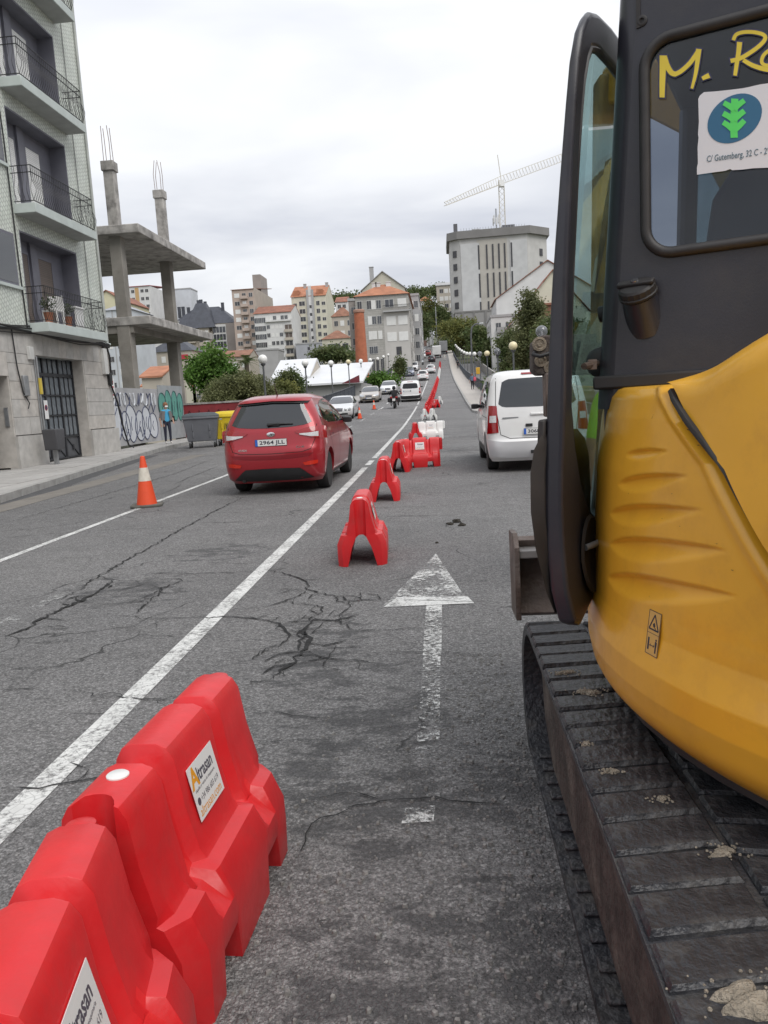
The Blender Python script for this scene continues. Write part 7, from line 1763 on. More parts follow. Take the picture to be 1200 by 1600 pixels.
# small houses right of it
t, w, h = building('town_house', 'tall beige house with hipped brown roof beside the cream block', 255, 520, 552, 494, 12, w_beige, base=None, roof='hip', roof_mat=m_roofb, rh=3.2, front=[([.2, .5, .85], rows(4, 2.2, 3.2), 1.3, 1.7, 'dsg')])
t, w, h = building('town_house', 'small pale house with brown roof and a row of windows beside the brick chimney', 225, 505, 549, 529, 12, w_cream, base=0, roof='hip', roof_mat=m_roofb, rh=2.6, front=[(seq(.26, .56, 4), [-2.4], 1.2, 2.2, 'dg'), (seq(.26, .54, 3), [-5.6], 1.2, 1.8, 'db'), ([.82], [-2.4, -6], 1.8, 2.0, 'dg')])
t, w, h = building('gabled_house', 'white house with red roof far behind the tall beige house', 360, 526, 545, 472, 14, w_white, base=None, roof='gable_x', rh=3, front=[(seq(.3, .7, 2), rows(4), 1.6, 1.7, 'd')])
# brick chimney
p = atY(567, 592, 118); q = atY(559, 484, 118)
st_ = thing('brick_chimney', 'tall tapering orange brick factory chimney', 'chimney', (p.x, 118, p.z - 7)); hh = q.z - p.z + 7
m_brk = M('orange_brick', (.42, .14, .075), .9, var=.15, vs=1.5); add_brick(m_brk, .26, .09, .012, 0, .75, 'XZ')
obj('shaft', MB().lathe([(1.12, 0), (.98, hh * .4), (.74, hh - .5)], 24), m_brk, st_, smooth=50); obj('crown', MB().lathe([(.76, hh - .5), (.86, hh - .4), (.86, hh - .1), (.74, hh)], 24), W((.34, .2, .15), 'sooty_brick'), st_, smooth=40)
# grey stone corner building on the street
t, w, h = building('corner_building', 'grey stone corner building with orange hipped roof and long balcony at the bridge end', 152, 556, 639, 461, 26, w_stone, roof='hip', roof_mat=m_roofo, rh=2.6, base=0,
    front=[([.08, .26, .34, .44], [-1.7], .9, 1.7, 'sgd'), ([.26, .34, .44], [-4.6, -7.4], .8, 1.6, 'sgs'), ([.26, .34], [-10.2], .8, 1.5, 'dg'), ([.28, .36, .45], [-13.2], .6, 2.8, 'd'), ([.64, .88], [-1.6], 1.7, 1.5, 'sg')],
    right=[(seq(.15, .9, 5), rows(6), 1.0, 1.8, 'gds')])
obj('long_balcony', MB().bx(w * .52, w * 1.04, -.9, 0, h - 3.3, h - 3.0), w_grey, t); g = MB()
for i in range(26): g.bx(lerp(w * .52, w * 1.03, i / 25) - .02, lerp(w * .52, w * 1.03, i / 25) + .02, -.88, -.84, h - 3.0, h - 2.1)
g.bx(w * .52, w * 1.04, -.9, -.82, h - 2.1, h - 2.04); obj('balcony_rail', g, m_iron, t, kind='stuff')
obj('pale_bay', MB().bx(w * .52, w * 1.0, -.06, .0, 0, h - 3.35), w_stone_l, t)
for z_, xx, ww, hh2, kk in ((h - 4.9, .66, 1.8, 1.7, 's'), (h - 4.9, .88, 1.8, 1.7, 's'), (h - 7.9, .66, 1.8, 1.7, 's'), (h - 7.9, .88, 1.8, 1.7, 's'), (h - 10.6, .78, 1.0, 1.5, 'd'), (h - 14, .8, 1.2, 2.4, 'd')): o = obj('window', win_mesh(kk), None, t, loc=(w * xx, -.07, z_)); o.scale = (ww, 1, hh2)
for x_ in (.35, .42, .62): chimney(t, w * x_, 4, h + .4, .9, 2.4, w_white)
t, w, h = building('gabled_house', 'pale cream gable rising behind the stone corner building', 195, 567, 634, 452, 20, W((.5, .48, .4), 'cream_gable'), roof='gable_y', roof_mat=w_grey, rh=4.2, base=8)
chimney(t, w * .22, 4, h + 1.0, 1.0, 5, w_grey)
t, w, h = building('town_house', 'narrow taupe house between the brick chimney and the stone corner building', 156, 546, 560, 470, 10, w_taupe, roof='flat', roof_mat=w_grey, base=-4, front=[([.5], rows(6), .9, 1.4, 'dg')])
t, w, h = building('terrace_house', 'grey terrace with enclosed balconies lining the street past the corner building', 180, 638, 655, 462, 40, w_grey, roof='flat', roof_mat=w_grey, base=4, front=[([.3, .75], rows(5), .9, 1.6, 'gsd')], right=[(seq(.1, .9, 8), rows(5), 1.4, 1.7, 'gsdb')])
t, w, h = building('low_house', 'small orange roofed house on the hill behind the trees', 330, 655, 676, 470, 12, w_white, roof='hip', roof_mat=m_roofo, rh=2, base=20)
# white-roofed sheds below the bridge
m_metal = M('white_sheet_roof', (.66, .67, .68), .4, .1, var=.05, vs=.5)
t, w, h = building('shed', 'white gabled shed with a dark red stripe below the bridge', 88, 431, 486, 592, 12, w_beige, roof='gable_x', roof_mat=m_metal, rh=2.3, base=-8); obj('red_stripe', MB().bx(w * .42, w * .47, -.04, .0, 3, h - .1), M('shed_maroon', (.14, .02, .03), .6), t)
t, w, h = building('shed', 'long white-roofed shed with maroon eaves below the bridge', 84, 462, 566, 600, 14, W((.3, .3, .29), 'shed_stone'), roof='shed_x', roof_mat=m_metal, rh=2.6, base=-8, over=.6); obj('eaves', MB().prism([(w * .72, -.62, h - .05), (w * .99, -.62, h - .05), (w * .99, -.62, h + .75)], (0, .06, 0)), MATS['shed_maroon'], t)
# grey tower with slit windows
TYv = 285
pl, pr = atY(704, 420, TYv), atY(857, 420, TYv); zt = atY(760, 372, TYv).z; zb0 = 12
t = thing('office_tower', 'huge grey concrete tower with tall slit windows under the crane', 'building', (pl.x, TYv, zb0)); wT = pr.x - pl.x; hT = zt - zb0
pts = [(0, 0), (wT * .10, -2.5), (wT * .78, -4), (wT, 3), (wT, 26), (wT * .1, 26), (0, 22)]
obj('wall', MB().prism([(x, y, 0) for x, y in pts], (0, 0, hT)), w_conc, t)
ptc = [(x + (-.9 if x < wT / 2 else .9), y + (-.9 if y < 10 else .9)) for x, y in pts]
obj('cornice', MB().prism([(x, y, hT - .3) for x, y in ptc], (0, 0, 2.6)), W((.2, .195, .19), 'sooty_concrete'), t)
def onf(a, b, f): return (lerp(a[0], b[0], f), lerp(a[1], b[1], f))
fang = math.atan2(-1.5, wT * .68)
def fbox(nm, f, z0_, z1_, wdt, d, mat):
    x, y = onf(pts[1], pts[2], f); o = obj(nm, MB().bx(-wdt / 2, wdt / 2, -d, .1, z0_, z1_), mat, t, loc=(x, y, 0)); o.rotation_euler = (0, 0, fang); return o
fbox('blank_panel', .15, 3, hT - 2, wT * .19, .25, W((.5, .505, .505), 'pale_panel')); fbox('blank_panel', .87, 3, hT - 2, wT * .17, .25, MATS['pale_panel'])
fbox('rib_panel', .48, 3, hT - 1, wT * .3, .12, W((.42, .4, .36), 'warm_panel'))
for f in (.28, .40, .49, .58, .665, .765):
    for k in range(4):
        z0_ = hT - 11 - k * 9.6; fbox('slit_window', f, z0_, z0_ + 8.2, .55, .3, m_dkw)
for k in range(9):
    o = obj('window', win_mesh('d'), None, t, loc=(wT * .05, -1.25, hT - 5 - k * 4.4)); o.scale = (1.5, 4, 2.2); o.rotation_euler = (0, 0, math.atan2(-2.5, wT * .1))
    o = obj('window', win_mesh('d'), None, t, loc=(wT * .93, .8, hT - 6 - k * 4.4)); o.scale = (1.5, 4, 2.4); o.rotation_euler = (0, 0, math.atan2(7, wT * .22))
obj('roof_plant', MB().bx(wT * .55, wT * .68, 3, 8, hT + 2.2, hT + 4.6), W((.12, .12, .13), 'plant_dark'), t); obj('roof_plant', MB().bx(wT * .05, wT * .09, 2, 4, hT + 2.2, hT + 6), MATS['plant_dark'], t); obj('roof_hut', MB().bx(wT * .24, wT * .32, 4, 8, hT + 2.2, hT + 4.2), w_grey, t)
g = MB()
for i in range(24): g.bx(lerp(wT * .12, wT * .76, i / 23) - .06, lerp(wT * .12, wT * .76, i / 23) + .06, -3.2, -3.1, hT + 2.2, hT + 3.2)
obj('roof_rail', g, m_steel, t, kind='stuff')
am = thing('antenna_mast', 'lattice aerial mast with panel antennas on the tower roof below the crane jib', 'antenna mast', (pl.x + wT * .5, TYv + 6, zt + 2))
obj('pole', MB().tube([(0, 0, 0), (0, 0, 9)], .25, 6), m_steel, am)
for i in range(8): a = i * math.pi / 4; obj('panel_antenna', MB().bx(-.22, .22, -.12, .12, 0, 2.6), w_white, am, loc=(1.1 * math.cos(a), 1.1 * math.sin(a), 3.2 + .9 * (i % 2)))
# podium below the tower and the block beside it
t, w, h = building('podium_block', 'long sooty concrete wall block at the foot of the grey tower', 262, 712, 790, 487, 12, W((.27, .265, .26), 'podium_concrete'), roof='flat', roof_mat=MATS['sooty_concrete'], base=8)
for x_ in seq(.15, .85, 4): obj('pilaster', MB().bx(w * x_ - .3, w * x_ + .3, -.25, 0, 0, h), MATS['sooty_concrete'], t)
t, w, h = building('apartment_block', 'brick and cream apartment block half hidden behind the grey tower', 330, 683, 708, 446, 14, w_beige, roof='gable_x', roof_mat=w_grey, rh=2, base=20, front=[(seq(.3, .9, 3), rows(6, 2.2), 1.6, 1.7, 'sds')])
# right hand houses above the trees
t, w, h = building('gabled_house', 'white blank gabled wall with red roof right of the grey tower', 178, 776, 940, 462, 16, w_white, roof='gable_y', rh=7.5, base=2, roof_mat=m_roof)
t, w, h = building('town_house', 'cream house with steep red roof and a dormer above the trees on the right', 150, 803, 930, 500, 14, w_cream, roof='gable_y', rh=9.0, base=2, roof_mat=m_roof)
obj('dormer', MB().bx(w * .22, w * .55, -1.2, 3, h + .8, h + 2.6), m_roofb, t); obj('dormer_roof', MB().prism([(w * .18, -1.6, h + 2.5), (w * .6, -1.6, h + 2.7), (w * .6, -1.6, h + 3.1), (w * .18, -1.6, h + 2.9)], (0, 5, 0)), m_roof, t)
o = obj('mural', MB().bx(w * .1, w * .26, -.03, 0, h - 4, h + 1), M('mural_blue', (.1, .42, .55), .7, var=.2), t)
t, w, h = building('terrace_house', 'tall white house end with grey balconies beside the trees on the right', 165, 768, 806, 495, 14, w_white, roof='flat', roof_mat=w_grey, base=2, front=[([.3, .7], rows(4), 1.1, 1.6, 'gsd')], left=[(seq(.2, .8, 3), rows(4), 1.0, 1.6, 'gd')])
balconies(t, [w * .55], [h - 3 - 3 * i for i in range(4)], 3.2, .7, w_grey)
# infill so that no bare hillside shows
for i, (Y_, a, b_, yt_, mt, rf_) in enumerate([(360, 300, 330, 520, w_white, 'hip'), (345, 440, 458, 482, w_cream, 'hip'), (240, 150, 172, 470, w_beige, 'hip'), (360, 590, 612, 452, w_white, 'gable_x'), (200, 300, 345, 570, w_beige, 'gable_x'), (190, 346, 392, 558, w_beige, 'gable_x'), (250, 380, 436, 548, w_grey, 'flat'), (280, 240, 268, 500, w_white, 'flat'), (340, 272, 300, 452, W((.55, .57, .6), 'pale_blue_render'), 'flat')]):
    lab = ['white hip-roofed house behind the mansard block', 'cream house behind the white apartment block', 'beige house far behind the apartment house corner', 'small white house on the ridge behind the corner building', 'low beige house with brown roof behind the round green tree', 'low house with brown tiled roof behind the palm', 'blank grey building below the white apartment block', 'white flat-roofed block beside the far concrete column', 'pale blue-grey blank tower behind the far concrete column'][i]
    t, w, h = building('town_house', lab, Y_, a, b_, yt_, 10, mt, roof=rf_, roof_mat=m_roofb if rf_ != 'flat' else w_grey, rh=1.8, base=None, front=[(seq(.2, .8, 3), rows(3), 1.1, 1.4, 'dgs')] if i not in (6, 8) else None)
# ---------------------------------------------------------------- tower crane
Yc = 300
m_cr = M('crane_pale_yellow', (.55, .52, .45), .5, var=.1)
pm = atY(786, 350, Yc); pt_ = atY(783, 282, Yc); tip = atY(695, 319, Yc - 25); tail = atY(905, 237, Yc + 25)
cr_ = thing('tower_crane', 'pale lattice tower crane with a long jib above the grey tower', 'crane', (pm.x, Yc, pm.z - 50)); CO = Vector((pm.x, Yc, pm.z - 50))
def lattice(p, q, s0, s1, n, tri=False, r=.09):
    b = MB(); p, q = Vector(p), Vector(q); d = (q - p).normalized(); ref = Vector((0, 0, 1)) if abs(d.z) < .9 else Vector((1, 0, 0)); a = d.cross(ref).normalized(); u = a.cross(d).normalized()
    co = [(-1, -1), (1, -1), (1, 1), (-1, 1)] if not tri else [(-1, -1), (1, -1), (0, 1.2)]
    def pt(i, k): s = lerp(s0, s1, i / n); return p.lerp(q, i / n) + a * co[k][0] * s / 2 + u * co[k][1] * s / 2
    for k in range(len(co)):
        b.beam(pt(0, k), pt(n, k), r * 1.5)
        for i in range(n): b.beam(pt(i, k), pt(i + 1, (k + 1) % len(co)), r * .8)
    b.v = [(v[0] - CO.x, v[1] - CO.y, v[2] - CO.z) for v in b.v]; return b
jc = pt_.copy()
obj('mast', lattice(CO, jc, 1.9, 1.9, 34, r=.13), m_cr, cr_)
obj('jib', lattice(tip, jc + (jc - tip) * 0, 1.0, 2.4, 22, True, .12), m_cr, cr_); obj('jib', lattice(jc, tail, 2.4, 2.4, 26, True, .12), m_cr, cr_)
ap = jc + Vector((-1, 0, 9)); g = MB().beam(jc, ap, .25); g.v = [(v[0] - CO.x, v[1] - CO.y, v[2] - CO.z) for v in g.v]; obj('apex', g, m_cr, cr_)
g = MB().box(jc + Vector((0, -1.5, -1.5)), (1.8, 1.8, 2.2)); g.v = [(v[0] - CO.x, v[1] - CO.y, v[2] - CO.z) for v in g.v]; obj('cab', g, m_white, cr_)
# ---------------------------------------------------------------- trees
def leafmat(n, c, c2): 
    m = M(n, c, .6, var=.35, vs=.9, hue=c2, hm=.5); b = m.node_tree.nodes['Principled BSDF']; b.inputs['Specular IOR Level'].default_value = .25
    N, L = m.node_tree.nodes, m.node_tree.links; tr = N.new('ShaderNodeBsdfTranslucent'); src = b.inputs['Base Color'].links[0].from_socket; L.new(src, tr.inputs[0]); mx_ = N.new('ShaderNodeMixShader'); mx_.inputs[0].default_value = .4; L.new(b.outputs[0], mx_.inputs[1]); L.new(tr.outputs[0], mx_.inputs[2]); L.new(mx_.outputs[0], N['Material Output'].inputs[0]); return m
lm_green = leafmat('leaf_bright', (.13, .23, .045), (.08, .16, .03)); lm_olive = leafmat('leaf_olive', (.19, .2, .09), (.12, .135, .06)); lm_dark = leafmat('leaf_dark', (.085, .125, .045), (.13, .15, .06)); lm_yel = leafmat('leaf_autumn', (.2, .2, .06), (.13, .15, .05)); m_bark = M('bark', (.08, .065, .05), .9, var=.3, vs=5, bump=.5, bs=20)
def tree(name, label, base, blobs, leaf, n, size, group=None, trunk=.2, seed=1, cat='tree'):
    """blobs: (x, y, z, rx, ry, rz) clumps in the thing's own space; leaves gather on twig clusters inside them"""
    r_ = random.Random(seed); t = thing(name, label, cat, base, 0, group)
    top = max(b[2] for b in blobs)
    tk = MB(); zc = min(b[2] - b[5] * .6 for b in blobs); zc = max(zc, .4)
    tk.tube([(0, 0, 0), (r_.uniform(-.1, .1), r_.uniform(-.1, .1), zc * .5), (0, 0, zc), (0, 0, lerp(zc, top, .5))], [trunk, trunk * .8, trunk * .7, trunk * .3], 8)
    for b in blobs: tk.tube([(0, 0, zc * .9), (b[0] * .5, b[1] * .5, lerp(zc, b[2], .5)), (b[0], b[1], b[2])], [trunk * .5, trunk * .3, trunk * .1], 6)
    obj('trunk', tk, m_bark, t, smooth=60)
    g = MB(); tot = sum(b[3] * b[4] * b[5] for b in blobs) ** 1
    vs_, fs_ = [], []
    for b in blobs:
        k = max(4, int(n * (b[3] * b[4] * b[5]) ** .75 / sum((q[3] * q[4] * q[5]) ** .75 for q in blobs) / 26))
        for _ in range(k):
            while True:
                d = Vector((r_.uniform(-1, 1), r_.uniform(-1, 1), r_.uniform(-1, 1)))
                if .25 < d.length < 1: break
            d *= r_.uniform(.85, 1.12)
            c_ = Vector((b[0] + d.x * b[3], b[1] + d.y * b[4], b[2] + d.z * b[5])); cs = size * r_.uniform(1.6, 3.2)
            for _ in range(26):
                o_ = Vector((r_.gauss(0, 1), r_.gauss(0, 1), r_.gauss(0, .7))) * cs * .5; p = c_ + o_
                a = Vector((r_.uniform(-1, 1), r_.uniform(-1, 1), r_.uniform(-.8, .5))).normalized() * size * r_.uniform(.6, 1.3); w_ = a.cross(Vector((r_.uniform(-1, 1), r_.uniform(-1, 1), r_.uniform(-1, 1)))).normalized() * size * .32
                i0 = len(vs_); vs_ += [tuple(p), tuple(p + a * .5 + w_), tuple(p + a), tuple(p + a * .5 - w_)]; fs_.append((i0, i0 + 1, i0 + 2, i0 + 3))
    me = bpy.data.meshes.new('crown'); me.from_pydata(vs_, [], fs_); me.materials.append(leaf)
    obj('crown', me, None, t, kind='stuff')
    return t
def tree_px(name, label, Y, cx, cy, rpx, hpx, base_z, leaf, n, size, seed, nb=7, **k):
    """round crown centred on picture point (cx, cy) at depth Y, radii rpx x hpx"""
    p = atY(cx, cy, Y); rx, rz_ = rpx * Y / 1210, hpx * Y / 1210; r_ = random.Random(seed * 3 + 1); bl = []
    zc = p.z - base_z
    for i in range(nb):
        a = 2 * math.pi * i / nb + r_.uniform(-.4, .4); q = r_.uniform(.35, .62)
        bl.append((math.cos(a) * rx * q, math.sin(a) * rx * q * .8, zc + r_.uniform(-.55, .5) * rz_, rx * r_.uniform(.36, .55), rx * r_.uniform(.36, .5), rz_ * r_.uniform(.36, .52)))
    bl.append((0, 0, zc + rz_ * .35, rx * .5, rx * .5, rz_ * .62))
    return tree(name, label, (p.x, Y, base_z), bl, leaf, n, size, seed=seed, **k)
tree_px('broadleaf_tree', 'round bright green broadleaf tree behind the rubbish containers', 56, 332, 588, 46, 48, -6, lm_green, 9000, .26, 3)
tree_px('olive_bush', 'grey-green willowy bush right of the round green tree', 48, 362, 618, 52, 34, -5, lm_olive, 12000, .16, 4, cat='bush')
tree_px('olive_bush', 'olive green bush beside the first globe lamp', 50, 408, 616, 36, 32, -5, lm_olive, 8000, .16, 5, cat='bush')
tree_px('small_tree', 'small dark green conifer-like tree behind the parked silver saloon', 60, 455, 606, 22, 38, -6, lm_dark, 5000, .2, 6)
tree_px('small_tree', 'pale green sapling in front of the white shed', 57, 447, 618, 20, 26, -6, lm_yel, 3600, .18, 7)
tree_px('green_shrub', 'leafy shrub climbing the railing below the brick chimney', 100, 592, 596, 30, 12, -4, lm_green, 3500, .35, 8, cat='bush')
tree_px('green_shrub', 'dark leafy shrub beside the railing lamps near the corner building', 128, 625, 572, 10, 16, -2, lm_dark, 1800, .35, 9, cat='bush')
tree_px('hedge_tree', 'low dark trees behind the white sheds', 130, 520, 553, 44, 12, -6, lm_dark, 3500, .45, 10)
for i, (cx, cy, rx, ry, Y_, lf, lb_) in enumerate([(668, 492, 20, 26, 300, lm_yel, 'yellow-green tree on the hill behind the terrace'), (690, 505, 18, 26, 285, lm_dark, 'dark tree between the thin pole and the grey tower'), (657, 512, 14, 22, 270, lm_dark, 'dark tree at the end of the terrace'), (722, 528, 34, 32, 232, lm_yel, 'broad autumn-tinted tree at the head of the right railing'), (752, 535, 26, 28, 215, lm_dark, 'dark round tree beside the curved street light'), (700, 545, 16, 18, 250, lm_dark, 'small dark tree behind the lorries'), (775, 552, 16, 22, 170, lm_dark, 'dark tree at the foot of the white house end')]):
    p = atY(cx, cy, Y_); tree_px('street_tree', lb_, Y_, cx, cy, rx, ry, zr(Y_) - 2, lf, 5200, .75, 20 + i, group='trees at the end of the bridge')
tree_px('tall_conifer', 'tall olive-brown tree right of the globe lamps behind the white van', 62, 828, 520, 36, 70, -1, lm_olive, 15000, .2, 31)
tree_px('tall_conifer', 'dark green tree behind the hitch of the excavator', 70, 800, 560, 30, 46, 0, lm_dark, 9000, .24, 32)
tree_px('tall_conifer', 'dark tree seen through the open excavator door', 58, 880, 540, 50, 60, -1, lm_dark, 9000, .22, 33)
tree_px('roadside_bush', 'low dark bush by the side street beyond the right railing', 55, 800, 600, 40, 20, -1.5, lm_dark, 6000, .2, 34, cat='bush')
for i, (cx, cy, rx, ry, Y_) in enumerate([(645, 462, 30, 12, 520), (690, 455, 24, 10, 560), (720, 470, 30, 14, 480), (540, 470, 30, 12, 480), (300, 500, 40, 14, 420), (190, 500, 40, 14, 420)]):
    tree_px('hill_tree', ['wooded knoll tree behind the terrace', 'hill tree behind the half hidden apartment block', 'hill tree behind the podium block', 'hill tree behind the tall beige house', 'hill tree behind the mansard block', 'hill tree behind the striped tower'][i], Y_, cx, cy, rx, ry, 28, lm_dark, 2600, 1.6, 50 + i, group='trees on the far hill', trunk=.5)
# palm by the low houses
pp = atY(385, 566, 96); pm_ = thing('palm_tree', 'shaggy palm in front of the low brown-roofed house', 'palm', (pp.x, 96, -7)); hz_ = pp.z + 7
obj('trunk', MB().tube([(0, 0, 0), (.1, 0, hz_ * .5), (0, 0, hz_)], [.35, .3, .28], 8), m_bark, pm_, smooth=60)
g = MB()
for i in range(34):
    a = rnd.uniform(0, 6.28); e = rnd.uniform(-.5, 1.2); d = Vector((math.cos(a) * math.cos(e), math.sin(a) * math.cos(e), math.sin(e))); L_ = rnd.uniform(1.6, 2.4); pts_ = [Vector((0, 0, hz_)) + d * L_ * t_ + Vector((0, 0, -1.1 * t_ * t_)) for t_ in (0, .25, .5, .75, 1)]
    sd_ = d.cross(Vector((0, 0, 1))).normalized()
    for k in range(4):
        for j in range(3):
            b0 = pts_[k].lerp(pts_[k + 1], j / 3); 
            for s in (-1, 1): g.add([b0, b0 + sd_ * s * .45 + d * .2 + Vector((0, 0, -.12)), b0 + d * .08], [(0, 1, 2)])
obj('fronds', g, lm_dark, pm_, kind='stuff')
# houses at the back of the viewer, seen only as reflections
for i, (x, y, w, d, h, mt) in enumerate([(-9, -34, 14, 10, 9, w_taupe), (6, -38, 12, 10, 13, w_grey), (20, -20, 12, 30, 12, w_beige)]):
    t = thing('street_house', ['low taupe house across the street behind the viewer', 'grey house closing the street behind the viewer', 'beige house beside the near pavement on the excavator side'][i], 'building', (x, y, -.1))
    obj('wall', MB().bx(0, w, 0, d, 0, h), mt, t); obj('roof', MB().bx(-.3, w + .3, -.3, d + .3, h, h + .4), m_roofb, t)
    for k in range(3):
        for z_ in (2, 5, 8):
            if z_ < h - 1: o = obj('window', win_mesh('g'), None, t, loc=((k + .5) * w / 3, d + .02, z_)); o.scale = (1.2, 1, 1.6); o.rotation_euler = (0, 0, math.pi)
for i, (x, y, w, d, h, mt) in enumerate([(15, 30, 10, 16, 9, w_cream), (16, 48, 11, 18, 11, w_grey), (17, 68, 12, 20, 10, w_white), (30, 92, 14, 22, 13, w_beige)]):
    zb_ = terr(x + 2, y) - .6
    t = thing('street_house', ['cream house with red roof on the right of the side street', 'grey flat-faced house beyond the cream one on the side street', 'white house with brown blinds along the side street', 'beige block set back behind the white side street house'][i], 'building', (x, y, zb_))
    obj('wall', MB().bx(0, w, 0, d, 0, h), mt, t)
    obj('roof', MB().prism([(-.4, -.4, h), (w + .4, -.4, h), (w / 2, -.4, h + 2.4)], (0, d + .8, 0)), m_roof if i % 2 == 0 else m_roofb, t)
    for k in range(4):
        for z_ in (2.2, 5.2, 8.2):
            if z_ < h - .8:
                o = obj('window', win_mesh('gsdb'[(k + i) % 4]), None, t, loc=(0, (k + .5) * d / 4, z_)); o.scale = (1.2, 1, 1.6); o.rotation_euler = (0, 0, R(-90)); obj('frame', frame_me, None, o)
                if k < 2: o = obj('window', win_mesh('gd'[k]), None, t, loc=((k + .5) * w / 2, 0, z_)); o.scale = (1.2, 1, 1.6)
# ---------------------------------------------------------------- people
def person(name, label, x, y, z, rz, J, cols, height=1.65, hair=None, cat='person', extra=None):
    """J: pose joints (unit figure 1.75 m tall, facing -Y, feet at 0); cols: material per region"""
    t = thing(name, label, cat, (x, y, z), rz); s = height / 1.75
    me = bpy.data.meshes.new('body'); names = list(J['v'].keys()); idx = {k: i for i, k in enumerate(names)}
    me.from_pydata([tuple(Vector(J['v'][k][:3]) * s) for k in names], [(idx[a], idx[b]) for a, b, _ in J['e']], [])
    o = bpy.data.objects.new('body', me); C.objects.link(o); o.parent = t
    md = o.modifiers.new('skin', 'SKIN'); md.use_smooth_shade = True
    lay = me.skin_vertices[0].data
    for k in names: r_ = J['v'][k][3] * s; lay[idx[k]].radius = (r_ * (1.25 if k in ('chest', 'belly', 'pelvis') else 1), r_ * (.85 if k in ('chest', 'belly', 'pelvis') else 1))
    lay[idx['pelvis']].use_root = True
    sb = o.modifiers.new('sub', 'SUBSURF'); sb.levels = 2; sb.render_levels = 2
    bpy.context.view_layer.update(); bake(o)
    mats = []; 
    for a, b, rg in J['e']:
        if cols[rg] not in mats: mats.append(cols[rg])
    o.data.materials.clear()
    for m_ in mats: o.data.materials.append(m_)
    segs = [(Vector(J['v'][a][:3]) * s, Vector(J['v'][b][:3]) * s, mats.index(cols[rg])) for a, b, rg in J['e']]
    for p in o.data.polygons:
        c_ = p.center; best = None
        for a, b, mi in segs:
            d = b - a; q = max(0, min(1, (c_ - a).dot(d) / max(d.length_squared, 1e-9))); dd = (a + d * q - c_).length
            if best is None or dd < best[0]: best = (dd, mi)
        p.material_index = best[1]; p.use_smooth = True
    if hair:
        hd = Vector(J['v']['head'][:3]) * s; r_ = J['v']['head'][3] * s * 1.12; g = MB(); n = 12; rings = []
        for i in range(9):
            ph = math.pi * (i + .2) / 13; rings.append([hd + Vector((r_ * 1.0 * math.sin(ph) * math.cos(q), r_ * 1.12 * math.sin(ph) * math.sin(q) + r_ * .16, r_ * 1.2 * math.cos(ph) + r_ * .1 - (r_ * .35 if i == 8 and math.sin(q) > .2 else 0))) for q in [2 * math.pi * k / n for k in range(n)]])
        obj('hair', MB().loft(rings), hair, t, smooth=60)
        # face: nose, eyes, mouth
        obj('nose', MB().lathe([(.012 * s, 0), (.008 * s, .02 * s), (.001, .026 * s)], 6, hd + Vector((0, -r_ * .92, -.02 * s)), 'Z'), cols['skin'], t)
        for sx in (-1, 1): obj('eye', MB().lathe([(.009 * s, 0), (.009 * s, .006)], 8, hd + Vector((sx * .032 * s, -r_ * .86, .008 * s)), 'Y'), m_ink, t); obj('ear', MB().box(hd + Vector((sx * r_ * .92, 0, 0)), (.015, .035, .05)), cols['skin'], t, bevel=.008)
    if extra: extra(t, s)
    return t
def hand(v, e, w, d, nm):   # five fingers off the palm
    w = Vector(w); d = Vector(d).normalized(); a = d.cross(Vector((0, 1, .2))).normalized()
    v['palm' + nm] = (*(w + d * .055), .026); e.append(('wrist' + nm, 'palm' + nm, 'skin'))
    for i, L in enumerate((.055, .075, .08, .07, .055)):
        if i == 0: st_, dr = w + d * .03 + a * .02, (d * .6 + a * .8).normalized()
        else: st_, dr = w + d * .07 + a * (.027 - .018 * (i - 1)), d
        v['f%d%s' % (i, nm)] = (*(st_ + dr * .02), .009); v['g%d%s' % (i, nm)] = (*(st_ + dr * L + Vector((0, -.012, 0))), .007)
        e += [('palm' + nm, 'f%d%s' % (i, nm), 'skin'), ('f%d%s' % (i, nm), 'g%d%s' % (i, nm), 'skin')]
